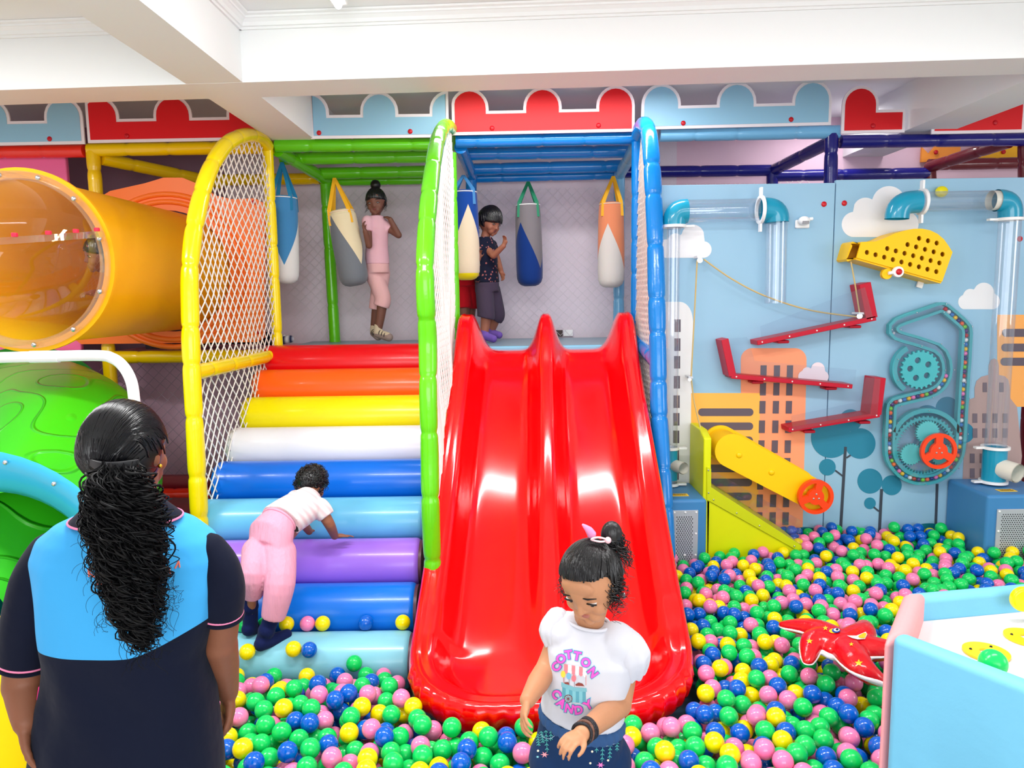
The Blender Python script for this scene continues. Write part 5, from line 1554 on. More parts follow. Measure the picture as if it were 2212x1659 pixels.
# ---- girl in front, white puff-sleeve shirt
def front_girl():
    t = person('person', 'child in white puff-sleeve shirt and embroidered jeans walking in front of the slide')
    SK = skin('girl', (190, 134, 98))
    YB = 1.72; H = .182
    C = Q(1279, 1250, 1.70); hf = V((-.50, -.74, -.52)); hu = V((-.30, -.36, .88))
    ft = V((-.30, -.95, 0)).normalized(); rt = V((-ft.y, ft.x, 0)) * -1   # the child's right points to the photo's left
    up = V((0, 0, 1))
    nb = Q(1272, 1346, 1.74)
    shR, shL = Q(1208, 1352, 1.75), Q(1348, 1384, 1.71)
    rv = (shL - shR).normalized(); fv = V((-rv.y, rv.x, 0)) * -1
    if fv.y > 0: fv = -fv
    mb = MB(); L, Rm = head(mb, C, H, hf, hu)
    limb(mb, [C - V((0, -.01, .06)), nb, nb - V((0, 0, .04))], [.042, .036, .04])
    el_r, wr_r = Q(1176, 1452, 1.72), Q(1140, 1512, 1.62)
    limb(mb, [shR - V((0, 0, .01)), Q(1200, 1395, 1.75), el_r, wr_r], [.026, .028, .026, .019])
    limb(mb, [el_r, el_r.lerp(wr_r, .4), wr_r], [.027, .027, .018])
    el_l, wr_l = Q(1337, 1522, 1.70), Q(1258, 1584, 1.53)
    limb(mb, [shL - V((0, 0, .012)), Q(1350, 1440, 1.74), el_l], [.027, .031, .030])
    limb(mb, [el_l, el_l.lerp(wr_l, .4), wr_l], [.031, .029, .020])
    pel = Q(1253, 1590, 1.74)
    chest = (shR + shL) / 2 - V((0, 0, .05))
    # torso under the shirt
    mb.loft([ell(c, rv * a, fv * b) for c, a, b in ((nb + V((0, 0, -.01)), .05, .045), (chest, .095, .066), (chest.lerp(pel, .5), .085, .066), (pel, .098, .072), (pel - V((0, 0, .06)), .09, .07))])
    hd = (wr_r - el_r).normalized()
    hand(mb, wr_r + hd * .004, (hd + V((.12, -.1, -.5))), V((.75, .25, -.1)), .092, side=-1, curl=.42, spread=.1)
    hd = (wr_l - el_l).normalized()
    hand(mb, wr_l, (hd * 1.0 + V((-.35, -.15, -.05))), V((-.1, .25, -.95)), .094, side=1, curl=.62, spread=.05, thumb=1.4)
    zf = .10
    for s, hx in ((-1, Q(1210, 1640, 1.74)), (1, Q(1300, 1640, 1.74))):
        kn = V((hx.x - .012 * s, hx.y - (.03 if s > 0 else -.05), .40)); an = V((kn.x, kn.y + .03, .17))
        limb(mb, [hx, kn, an], [.06, .042, .03])
        limb(mb, [an - V((0, 0, .02)), V((an.x, an.y - .10, zf + .022))], [.03, .024])
    body = bake(mb, 'body', SK, t, .0027, 3)
    eyes(L, Rm, H, t, look=(-.012, -.022), open_=.5); lips(L, Rm, H, t, (170, 100, 88))
    # shirt
    mb = MB()
    hem = chest.lerp(pel, .80)
    waist = Q(1257, 1540, 1.735)
    mb.loft([ell(c, rv * a, fv * b, 36) for c, a, b in ((nb + V((0, 0, .004)) + fv * .004, .052, .046), (nb.lerp(chest, .45), .098, .066), (chest, .112, .082), (chest.lerp(waist, .45), .104, .088), (chest.lerp(waist, .8), .104, .092), (waist, .106, .090))])
    mb.ball(shR.lerp(chest, .25), .052, 18, 12); mb.ball(shL.lerp(chest, .25), .054, 18, 12)
    sh = bake(mb, 'shirt', cloth('white_shirt', (206, 206, 214), 0), t, .0045, 6)
    for s, nmn in ((0, 'sleeve'), (1, 'sleeve')):
        mb = MB()
        if s == 0:
            pts = [Q(1204, 1338, 1.75), Q(1196, 1362, 1.75), Q(1205, 1392, 1.75)]; rs = [.030, .036, .028]
        else:
            pts = [Q(1344, 1385, 1.72), Q(1360, 1412, 1.71), Q(1357, 1447, 1.73)]; rs = [.040, .050, .039]
        limb(mb, pts, rs, 28, flat1=True)
        def crease(co, nr, c=pts):
            ax = (c[-1] - c[0]).normalized(); x, y = frame_of(ax); a0 = np.array(c[0]); rel = co - a0
            an = np.arctan2(rel @ np.array(y), rel @ np.array(x)); tt = rel @ np.array(ax)
            L_ = (c[-1] - c[0]).length; g = np.clip(tt / L_, 0, 1)
            return co + nr * (.0022 * np.sin(an * 11) * (.35 + g))[:, None]
        bake(mb, nmn, cloth('white_shirt', (206, 206, 214)), t, .004, 4, post=crease)
    mb = MB(); mb.tube(ell(nb + V((0, 0, .007)) + fv * .006, rv * .053, fv * .047, 36), .0045, 8, closed=True); mb.build('neckband', cloth('white_shirt', (206, 206, 214)), t, smooth=60)
    # jeans
    JM = cloth('denim', (22, 48, 86), .25)
    mb = MB(); hp = Q(1250, 1625, 1.74)
    mb.loft([ell(c, rv * a, fv * b, 32) for c, a, b in ((waist.lerp(hp, .12), .100, .084), (waist.lerp(hp, .5), .106, .090), (hp, .113, .094), (hp - V((0, 0, .05)), .108, .09))])
    for s, hx in ((-1, Q(1208, 1640, 1.74)), (1, Q(1298, 1640, 1.74))):
        kn = V((hx.x - .012 * s, hx.y - (.03 if s > 0 else -.05), .40))
        limb(mb, [hx, kn, V((kn.x, kn.y + .03, .19))], [.078, .062, .055], flat1=True)
    jeans = bake(mb, 'jeans', JM, t, .005, 4)
    # gathered waistband
    mb = MB(); wc = waist.lerp(hp, .08) - V((0, 0, .004)); n = 120; rings = []
    for dz, k in ((.012, 1.0), (.004, 1.05), (-.010, 1.05), (-.018, 1.0)):
        rings.append([wc + rv * (.103 * k + .0022 * math.sin(q * 2 * math.pi / n * 30)) * math.cos(2 * math.pi * q / n) + fv * (.087 * k + .0022 * math.sin(q * 2 * math.pi / n * 30)) * math.sin(2 * math.pi * q / n) + V((0, 0, dz)) for q in range(n)])
    mb.loft(rings); mb.build('waistband', cloth('denim_light', (52, 84, 128)), t, smooth=60)
    # shoes
    for s in (-1, 1):
        hx = Q(1254 + 45 * s, 1640, 1.74)
        mb = MB(); limb(mb, [V((hx.x - .012 * s, hx.y + .03 - (.03 if s > 0 else -.05), zf + .035)), V((hx.x - .012 * s, hx.y - .10 - (.03 if s > 0 else -.05), zf + .03))], [.034, .032]); bake(mb, 'shoe', cloth('white_shirt', (206, 206, 214)), t, .006, 2)
    # hair
    hc = hair_cap('hair', C, H, hf, hu, t, HAIR, thick=.07, line=.66, low=-.25, puff=.03, strands=420, to=(-.12, -.72, .55), seed=3)
    mb = MB(); rd = random.Random(11)
    bun = L(-.20, -.46, .38)
    mb.ball(bun, .026, 20, 14, sc=(1, .9, 1.3))
    rts = []
    for i in range(90):
        a = rd.uniform(0, 6.28); rts.append((bun + V((math.cos(a) * .022, math.sin(a) * .02, .016 * rd.uniform(-.5, 1))), bun + V((.028 + rd.uniform(-.02, .028), .02 + math.sin(a) * .03, -.10 * rd.uniform(.4, 1.1)))))
    curls(mb, rts, rd, r=.0014, turns=(1, 2.5), amp=(.004, .010))
    # loose curls in front of and behind the ear, and at the far temple
    for i in range(70):
        p = L(-.36 + rd.uniform(-.05, .05), rd.uniform(-.12, .14), .08 + rd.uniform(-.05, .08)); curls(mb, [(p, p + V((rd.uniform(-.008, .028), rd.uniform(-.02, .02), -rd.uniform(.04, .085))))], rd, r=.0011, turns=(1.5, 3), amp=(.005, .012), n=20)
    for i in range(26):
        p = L(.35 + rd.uniform(-.04, .03), rd.uniform(-.02, .16), .08 + rd.uniform(-.05, .05)); curls(mb, [(p, p + V((rd.uniform(-.016, .006), rd.uniform(-.01, .01), -rd.uniform(.03, .065))))], rd, r=.001, turns=(1, 2.5), amp=(.004, .010), n=18)
    mb.build('curls', HAIR, t, smooth=60)
    CP = mat('clip_pink', (238, 150, 200), rough=.3)
    a = L(.06, -.12, .60)
    mb = MB(); limb(mb, [L(-.02, -.30, .52), L(.0, -.30, .60), L(.04, -.28, .70)], [.011, .009, .003], 10); mb.build('hair_clip', CP, t, smooth=60)
    mb = MB(); p0, p1 = L(-.10, -.16, .585), L(-.27, -.26, .50)
    mb.tube(spline([p0, p0.lerp(p1, .5) + hu.normalized() * .008, p1, p0.lerp(p1, .5) - hu.normalized() * .006], 6, closed=True), .0024, 6, closed=True); mb.ball(p1, .008, 10, 6); mb.build('hair_clip', mat('clip_pale', (250, 196, 204), rough=.35), t, smooth=60)
    mb = MB(); mb.ball(L(-.40, -.0, -.20), .005, 12, 8); mb.ball(L(-.40, .0, -.25), .004, 12, 8); mb.build('earring', STEEL, t, smooth=60)
    # bracelets
    d = (wr_l - el_l).normalized(); x, y = frame_of(d)
    for k, (o_, cc) in enumerate(((.006, (24, 22, 28)), (-.006, (110, 70, 54)), (-.018, (26, 24, 30)), (-.027, (30, 26, 34)))):
        mb = MB(); c = wr_l + d * (o_ - .004)
        mb.tube([c + (x * math.cos(q) + y * math.sin(q)) * .0225 + d * .003 * math.sin(2 * q + k) for q in np.linspace(0, 2 * math.pi, 30, endpoint=False)], .0036, 8, closed=True); mb.build('bracelet', mat('bracelet_%d' % k, cc, rough=.5, bump=(200, .5)), t, smooth=60)
    # shirt print, laid onto the cloth
    from mathutils.bvhtree import BVHTree
    def decal_on(target, lift):
        me = target.data; bv = BVHTree.FromPolygons([v.co for v in me.vertices], [p.vertices for p in me.polygons])
        def hit(px, py, lift=lift):
            d = ray(px, py).normalized(); h = bv.ray_cast(CAM, d)
            if h[0] is None: return None
            return h[0] + h[1] * lift
        return hit
    hit = decal_on(sh, .0008)
    def paint(name, polys, col, lift, parent=sh, hitf=None, grid=2.0, rough=.7):
        """polys in picture coordinates -> skin-thin print following the cloth"""
        hf_ = hitf or hit; bm = bmesh.new()
        for poly in polys:
            tris = tessellate_polygon([[V((x, y, 0)) for x, y in poly]])
            vs = [bm.verts.new((x, y, 0)) for x, y in poly]
            for a in tris:
                try: bm.faces.new([vs[i] for i in a])
                except ValueError: pass
        for _ in range(3):
            es = [e for e in bm.edges if e.calc_length() > grid * 2]
            if not es: break
            bmesh.ops.subdivide_edges(bm, edges=es, cuts=1)
        bmesh.ops.triangulate(bm, faces=bm.faces)
        bad = []
        for v in bm.verts:
            h = hf_(v.co.x, v.co.y, lift)
            if h is None: bad.append(v)
            else: v.co = h
        bmesh.ops.delete(bm, geom=bad, context='VERTS')
        me = bpy.data.meshes.new(name); bm.to_mesh(me); bm.free(); me.materials.append(mat('print_%d_%d_%d' % col, col, rough=rough))
        o = bpy.data.objects.new(name, me); COL.objects.link(o); o.parent = parent; return o
    def glyph(ch, cx, cy, size, rot, off):
        size *= 1.0
        fc = bpy.data.curves.new('g', 'FONT'); fc.body = ch; fc.size = 1; fc.offset = off; fc.align_x = 'CENTER'; fc.align_y = 'CENTER'; fc.resolution_u = 3
        ob = bpy.data.objects.new('g', fc); COL.objects.link(ob); dg = bpy.context.evaluated_depsgraph_get(); dg.update()
        me = bpy.data.meshes.new_from_object(ob.evaluated_get(dg)); out = []
        ca, sa = math.cos(math.radians(rot)), math.sin(math.radians(rot))
        vs = [(v.co.x * size, (v.co.y) * size) for v in me.vertices]
        vs = [(cx + x * ca - y * sa, cy - (x * sa + y * ca)) for x, y in vs]
        for p in me.polygons: out.append([vs[i] for i in p.vertices])
        bpy.data.objects.remove(ob); bpy.data.meshes.remove(me); bpy.data.curves.remove(fc); return out
    let = [('C', 1203, 1441, 50), ('O', 1213, 1424, 30), ('T', 1229, 1415, 8), ('T', 1247, 1418, -10), ('O', 1265, 1432, -30), ('N', 1280, 1453, -54),
           ('C', 1202, 1500, -54), ('A', 1213, 1519, -34), ('N', 1230, 1531, -12), ('D', 1250, 1534, 8), ('Y', 1271, 1523, 30)]
    for i, (ch, x, y, rot) in enumerate(let):
        paint('print_outline', glyph(ch, x, y, 25, rot, .125), (110, 190, 220), .0010)
        paint('print_border', glyph(ch, x, y, 25, rot, .075), (60, 40, 90), .0014)
        paint('print_letter', glyph(ch, x, y, 25, rot, .05), (240, 90, 200), .0018)
    def qd(x0, y0, x1, y1, k=.1): return [(x0, y0), (x1, y0 + (x1 - x0) * k), (x1, y1 + (x1 - x0) * k), (x0, y1)]
    for i in range(6):
        x = 1219 + i * 8; paint('print_awning', [[(x, 1434 + i * 1.4), (x + 8, 1435.4 + i * 1.4), (x + 8.5, 1452 + i * 1.4), (x + 4, 1456 + i * 1.4), (x - .5, 1451 + i * 1.4)]], (240, 130, 140) if i % 2 == 0 else (250, 236, 236), .0008)
    paint('print_post', [qd(1218, 1450, 1219.5, 1478), qd(1265, 1458, 1266.5, 1480)], (220, 150, 150), .0009)
    for x, y, c in ((1217, 1456, (244, 208, 70)), (1229, 1460, (120, 180, 210)), (1240, 1465, (244, 120, 130))):
        paint('print_balloon', [[(x + 5 * math.cos(q), y + 7.5 * math.sin(q)) for q in np.linspace(0, 6.283, 14, endpoint=False)]], c, .0012)
        paint('print_string', [qd(x + .4, y + 7, x + 1.2, y + 18)], (120, 90, 100), .0009)
    paint('print_counter', [[(1213, 1473), (1240, 1484), (1267, 1486), (1268, 1494), (1240, 1493), (1213, 1483)]], (120, 180, 190), .0012)
    for i in range(7):
        x = 1215 + i * 7.2; paint('print_base', [qd(x, 1483 + i * .9, x + 7.4, 1516 + i * .3, .1)], (126, 190, 200) if i % 2 else (90, 160, 176), .0009)
    w_ = [(1228 + 9 * math.cos(q), 1509 + 9 * math.sin(q)) for q in np.linspace(0, 6.283, 20, endpoint=False)]
    w2 = [(1228 + 7.5 * math.cos(q), 1509 + 7.5 * math.sin(q)) for q in np.linspace(0, 6.283, 20, endpoint=False)]
    paint('print_wheel', [w_], (120, 60, 60), .0013); paint('print_wheel_inner', [w2], (150, 196, 204), .0016)
    for a in range(0, 180, 36):
        ca, sa = 7.5 * math.cos(math.radians(a)), 7.5 * math.sin(math.radians(a)); paint('print_spoke', [stick(1228 - ca, 1509 - sa, 1228 + ca, 1509 + sa, 1)], (120, 60, 60), .0019)
    paint('print_sweets', [[(1243, 1478), (1250, 1474), (1258, 1476), (1263, 1482), (1244, 1481)], [(1219, 1474), (1228, 1473), (1231, 1479), (1221, 1477)]], (140, 60, 50), .0014)
    # embroidery on the jeans
    hj = decal_on(jeans, .001)
    def stitched(polys, col, lift=.0012): paint('embroidery', polys, col, lift, parent=jeans, hitf=hj, grid=3)
    tealc = (70, 160, 160)
    for x0, y0, x1, y1 in ((1180, 1578, 1183, 1625), (1192, 1566, 1190, 1600), (1162, 1585, 1165, 1612), (1290, 1585, 1288, 1625), (1302, 1600, 1300, 1645), (1318, 1600, 1316, 1640), (1332, 1590, 1332, 1622), (1170, 1580, 1174, 1605)):
        pl_ = [stick(x0, y0, x1, y1, 1.2)]
        for k in range(5):
            f_ = k / 5; cx, cy = x0 + (x1 - x0) * f_, y0 + (y1 - y0) * f_
            pl_ += [stick(cx, cy, cx + 4, cy + 4, 1.6), stick(cx, cy, cx - 4, cy + 4, 1.6)]
        stitched(pl_, tealc)
    for cx, cy, c in ((1177, 1630, (240, 150, 160)), (1297, 1652, (230, 120, 190)), (1162, 1635, (140, 210, 220))):
        r_ = 9 if cx != 1162 else 4
        stitched([[(cx + r_ * rr2 * math.cos(q), cy + r_ * rr2 * .8 * math.sin(q)) for q, rr2 in ((math.pi * k / 6, 1 if k % 2 == 0 else .35) for k in range(12))]], c)
    for cx, cy in ((1163, 1622), (1279, 1623), (1313, 1642), (1275, 1648)): stitched([[(cx + 2.5 * math.cos(q), cy + 2.5 * math.sin(q)) for q in np.linspace(0, 6.28, 8, endpoint=False)]], (236, 226, 200))
    for arc_ in ([(1168, 1586), (1178, 1594), (1190, 1596), (1200, 1588), (1204, 1576)], [(1284, 1580), (1292, 1602), (1308, 1612), (1328, 1606), (1342, 1590)]):
        stitched([stick(*a, *b, 1.3) for a, b in zip(arc_, arc_[1:])], (150, 170, 196))
    seat_at(t, (hp.x, hp.y, zf))
    mb = MB(); mb.box((hp.x + .0, 1.36, .05), (1.1, 1.1, .1))
    s_ = bevel(mb.build('foam_mat', mat('foam_blue', (60, 120, 170), rough=.7), None), .01); tag(s_, 'blue foam mat under the child in front', 'mat')
front_girl()

# ---- the attendant seen from behind
def attendant():
    t = person('person', 'woman seen from behind in navy and light blue polo shirt with long curly ponytail')
    SK = skin('woman', (128, 80, 58))
    YH = 1.44; H = .19
    C = Q(267, 974, YH); f = V((.12, 1, -.05)); u = V((0, .06, 1))
    mb = MB(); L, Rm = head(mb, C, H, f, u, face=True)
    YT = 1.50
    nb = Q(272, 1105, 1.48)
    limb(mb, [C - V((0, 0, .05)), nb, nb - V((0, 0, .05))], [.06, .055, .06])
    sL, sR = Q(110, 1205, YT), Q(450, 1185, YT)
    rv = (sR - sL).normalized(); rv.z = 0; rv.normalize(); bv = V((rv.y, -rv.x, 0))  # towards the camera
    if bv.y > 0: bv = -bv
    eL, wL = Q(54, 1478, 1.49), Q(56, 1560, 1.43)
    limb(mb, [sL, Q(66, 1330, YT), eL], [.036, .040, .044]); limb(mb, [eL, eL.lerp(wL, .45), wL], [.043, .036, .025])
    eR, wR = Q(476, 1392, 1.53), Q(492, 1496, 1.62)
    limb(mb, [sR, Q(484, 1280, YT), eR], [.032, .034, .034]); limb(mb, [eR, eR.lerp(wR, .4), wR], [.037, .034, .024])
    hand(mb, wL + V((0, 0, .004)), V((.02, .1, -1)), V((.9, .3, 0)), .150, side=1, curl=.55)
    hand(mb, wR, V((-.10, .12, -1)), V((-.8, -.5, 0)), .15, side=-1, curl=.75)
    ch = Q(277, 1250, YT); pe = Q(277, 1640, YT + .02)
    mb.loft([ell(c, rv * a, bv * b) for c, a, b in ((nb, .07, .06), (ch, .16, .10), (ch.lerp(pe, .5), .14, .10), (pe, .165, .12), (pe - V((0, 0, .1)), .16, .12))])
    for s in (-1, 1):
        hp = pe + rv * s * .09; kn = V((hp.x, hp.y + .01, .46)); an = V((hp.x, hp.y, .09))
        limb(mb, [hp, kn, an], [.09, .055, .04]); limb(mb, [an - V((0, 0, .03)), V((an.x, an.y + .13, .035))], [.04, .03])
    bake(mb, 'body', SK, t, .0052, 3)
    # polo shirt: light blue yoke over navy
    za = P(250, 1419, 1.385).z; zb = P(440, 1367, 1.385).z; xa = P(250, 1419, 1.385).x; xb = P(440, 1367, 1.385).x
    m = cloth('polo', (12, 18, 38), .0); nt = m.node_tree; b = nt.nodes['Principled BSDF']; Lk = nt.links.new
    tc = nt.nodes.new('ShaderNodeTexCoord'); sp = nt.nodes.new('ShaderNodeSeparateXYZ'); Lk(tc.outputs['Object'], sp.inputs[0])
    mr = nt.nodes.new('ShaderNodeMapRange'); mr.interpolation_type = 'SMOOTHSTEP'; mr.inputs['From Min'].default_value = xa + .02; mr.inputs['From Max'].default_value = xb + .01; mr.inputs['To Min'].default_value = za; mr.inputs['To Max'].default_value = zb
    Lk(sp.outputs['X'], mr.inputs['Value'])
    gtn = nt.nodes.new('ShaderNodeMath'); gtn.operation = 'GREATER_THAN'; Lk(sp.outputs['Z'], gtn.inputs[0]); Lk(mr.outputs[0], gtn.inputs[1])
    mx = nt.nodes.new('ShaderNodeMix'); mx.data_type = 'RGBA'; mx.inputs[6].default_value = rgb(12, 18, 38); mx.inputs[7].default_value = rgb(62, 160, 220); Lk(gtn.outputs[0], mx.inputs[0]); Lk(mx.outputs[2], b.inputs['Base Color'])
    mb = MB()
    rows = [(1108, 175, 372, .055), (1128, 120, 420, .085), (1160, 86, 462, .10), (1200, 74, 480, .115), (1260, 84, 484, .125), (1330, 98, 470, .13), (1400, 104, 458, .128), (1480, 98, 462, .13), (1560, 84, 474, .142), (1650, 70, 486, .15), (1740, 70, 490, .15)]
    rings = []
    for y, x0, x1, dp in rows:
        a, b_ = Q(x0, y, YT), Q(x1, y, YT); c = (a + b_) / 2; hw = (b_ - a).length / 2
        rings.append(ell(c, (b_ - a).normalized() * hw * (.945 if y > 1340 else .98), bv * dp, 44, 2.3))
    mb.loft(rings)
    def folds(co, nr):
        x, y, z = co.T
        f_ = .0035 * np.sin(x * 38 + z * 22) * np.exp(-((z - 1.0) / .12) ** 2) + .003 * np.sin(x * 60 - z * 15) * np.exp(-((x + .98) / .06) ** 2) + .004 * np.sin(z * 40 + x * 30) * np.exp(-((x + .56) / .06) ** 2)
        return co + nr * f_[:, None]
    sh = bake(mb, 'polo_shirt', m, t, .006, 6, post=folds)
    NV = cloth('navy', (12, 17, 36), .0); PK = mat('pink_trim', (236, 130, 170), rough=.7)
    for pts, rs, nm in (([Q(112, 1198, YT), Q(86, 1258, YT), Q(66, 1350, YT), Q(56, 1432, YT)], [.048, .056, .057, .053], 0), ([Q(450, 1192, YT), Q(468, 1228, YT), Q(479, 1275, YT), Q(478, 1330, YT + .01)], [.040, .047, .048, .044], 1)):
        mb = MB(); limb(mb, pts, rs, 30, flat1=True); s_ = bake(mb, 'sleeve', NV, t, .006, 5)
        d = (pts[-1] - pts[-2]).normalized(); x, y = frame_of(d)
        for o_, c_, r_ in ((.004, NV, .0045), (-.004, PK, .0026)):
            mb = MB(); mb.tube([pts[-1] + d * (o_ - .004) + (x * math.cos(q) + y * math.sin(q)) * (rs[-1] - .001) for q in np.linspace(0, 2 * math.pi, 40, endpoint=False)], r_, 8, closed=True); mb.build('cuff_trim', c_, s_, smooth=60)
    # collar
    mb = MB(); cc = nb - V((0, 0, .004))
    rings = [ell(cc + V((0, 0, dz)), rv * a, bv * a * .78, 40) for dz, a in ((.022, .066), (.026, .072), (-.004, .105), (-.010, .110), (-.012, .102), (.014, .066))]
    mb.loft(rings); col = mb.build('collar', NV, t, smooth=50)
    mb = MB(); mb.tube(ell(cc + V((0, 0, -.009)), rv * .1105, bv * .0865, 40), .0022, 6, closed=True); mb.build('collar_trim', PK, col, smooth=60)
    # trousers
    mb = MB(); mb.loft([ell(pe + V((0, 0, z)), rv * a, bv * b_) for z, a, b_ in ((.02, .165, .125), (-.08, .17, .13), (-.14, .165, .12))])
    for s in (-1, 1):
        hp = pe + rv * s * .085; limb(mb, [hp - V((0, 0, .08)), V((hp.x, hp.y + .01, .46)), V((hp.x, hp.y, .08))], [.095, .07, .06], flat1=True)
    bake(mb, 'trousers', cloth('black_trousers', (20, 20, 24), .0), t, .009, 4)
    for s in (-1, 1):
        hp = pe + rv * s * .085; mb = MB(); limb(mb, [V((hp.x, hp.y - .03, .04)), V((hp.x, hp.y + .14, .035))], [.042, .038]); bake(mb, 'shoe', cloth('black_shoe', (24, 22, 24), .0), t, .008, 2)
    # hair
    HB = mat('hair_black_glossy', (6, 6, 10), rough=.30, spec=.5); HC = mat('hair_black_curly', (4, 4, 6), rough=.5, spec=.22)
    hair_cap('hair', C, H, f, u, t, HB, thick=.07, line=.25, low=-.52, puff=.0, strands=520, to=(0, -.80, -.42), seed=5)
    cl0, cl1 = Q(194, 997, YH - .085), Q(299, 1000, YH - .092)
    mb = MB(); rings = []
    for i in range(15):
        s = i / 14; c = cl0.lerp(cl1, s) + V((0, -.022 * math.sin(math.pi * s), -.004 * math.sin(math.pi * s))); h = .0095 * (.75 + .25 * math.sin(math.pi * s)); rings.append([c + V((0, -.004, h)), c + V((0, .004, h)), c + V((0, .004, -h)), c + V((0, -.004, -h))])
    mb.loft(rings); bevel(mb.build('hair_clip', mat('clip_black', (22, 22, 26), rough=.45), t), .002)
    for s, px in ((0, 187), (1, 350)):
        if s: mb = MB(); mb.ball(L(.385, .02, -.16), .0045, 10, 8); mb.build('earring', mat('gold', (220, 170, 60), rough=.3, metal=1), t, smooth=60)
    # ponytail: a dense core with hundreds of curls
    prof = [(1000, 262, 46, .030), (1030, 262, 62, .038), (1070, 268, 78, .046), (1120, 276, 84, .052), (1170, 279, 82, .055), (1220, 284, 72, .050), (1265, 290, 60, .042), (1310, 298, 44, .032), (1350, 306, 26, .022), (1385, 314, 10, .010)]
    def env(y):
        ys = [p[0] for p in prof]; return [float(np.interp(y, ys, [p[k] for p in prof])) for k in (1, 2, 3)]
    ypt = 1.335
    mb = MB(); rings = []
    for y in range(1000, 1386, 16):
        cx, hw, dp = env(y); yy = ypt + (.04 if y < 1060 else 0) * (1060 - y) / 60
        a = Q(cx - hw * .80, y, yy); b_ = Q(cx + hw * .80, y, yy); c = (a + b_) / 2
        ring_ = []
        for k in range(36):
            q = 2 * math.pi * k / 36; w = 1 + .10 * noise.noise(V((math.cos(q) * 2, math.sin(q) * 2, y * .02)))
            ring_.append(c + (b_ - a) / 2 * math.cos(q) * w + V((0, -1, 0)) * dp * .8 * math.sin(q) * w)
        rings.append(ring_)
    mb.loft(rings); pt = mb.build('ponytail', HC, t, smooth=180)
    rd = random.Random(21); mb = MB()
    for i in range(1000):
        y0 = rd.choice([1005, 1020, 1050, 1090, 1130, 1170, 1210, 1250, 1290]) + rd.uniform(-12, 12); ln = rd.uniform(60, 150); y1 = min(1400, y0 + ln)
        q = rd.uniform(0, 2 * math.pi) if rd.random() < .3 else rd.uniform(.1, math.pi - .1)
        out = []
        q2_ = q + rd.uniform(-.5, .5)
        for y, qq, k in ((y0, q, .80), (y1, q2_, .86 + rd.uniform(0, .18))):
            cx, hw, dp = env(y); yy = ypt
            out.append(Q(cx + hw * k * math.cos(qq), y, yy) + V((0, -1, 0)) * dp * k * math.sin(qq))
        curls(mb, [tuple(out)], rd, r=rd.uniform(.0008, .0028), turns=(.8, 2.6), amp=(.005, .019), n=22)
    # wisps
    for i in range(44):
        y0 = rd.uniform(1130, 1330); cx, hw, dp = env(y0); s = rd.choice([-1, 1]); a = Q(cx + hw * .85 * s, y0, ypt - .03)
        b_ = Q(cx + (hw + rd.uniform(4, 36)) * s + rd.uniform(-20, 20), y0 + rd.uniform(40, 110), 1.345)
        curls(mb, [(a, b_)], rd, r=.0006, turns=(1, 3), amp=(.004, .012), n=30)
    for i in range(26):
        a = Q(300 + rd.uniform(-26, 26), 1310 + rd.uniform(0, 50), ypt - .02); b_ = a + V((rd.uniform(-.03, .03), 0, -rd.uniform(.05, .10)))
        curls(mb, [(a, b_)], rd, r=.0008, turns=(1, 3), amp=(.004, .011), n=30)
    mb.build('ponytail_curls', HC, pt, smooth=60)
    # fragments of orange lettering that show beside the hair
    from mathutils.bvhtree import BVHTree
    me = sh.data; bvh = BVHTree.FromPolygons([v.co for v in me.vertices], [p.vertices for p in me.polygons])
    OL = mat('letter_orange', (220, 110, 90), rough=.7)
    def stroke(x0, y0, x1, y1):
        mb = MB(); pts = []
        for i in range(5):
            d = ray(x0 + (x1 - x0) * i / 4, y0 + (y1 - y0) * i / 4).normalized(); h = bvh.ray_cast(CAM, d)
            if h[0]: pts.append(h[0] + h[1] * .001)
        if len(pts) > 1: mb.tube(pts, .0016, 6); mb.build('letter_stroke', OL, sh)
    for s_ in ((191, 1228, 193, 1246), (192, 1238, 202, 1226), (193, 1238, 205, 1246), (209, 1250, 211, 1264), (211, 1250, 219, 1264), (219, 1250, 220, 1262), (366, 1226, 368, 1242), (378, 1228, 386, 1212), (386, 1212, 388, 1226)): stroke(*s_)
    # pink lanyard end at the hip
    mb = MB(); a, b_ = Q(86, 1484, 1.45), Q(78, 1545, 1.45); mb.hexa([a - V((.003, 0, 0)), a + V((.003, 0, 0)), b_ + V((.004, 0, 0)), b_ - V((.004, 0, 0))], [p + V((0, .004, 0)) for p in (a - V((.003, 0, 0)), a + V((.003, 0, 0)), b_ + V((.004, 0, 0)), b_ - V((.004, 0, 0)))]); mb.build('lanyard', mat('lanyard_pink', (240, 40, 130), rough=.5), t)
    seat_at(t, (pe.x, pe.y, 0))
attendant()
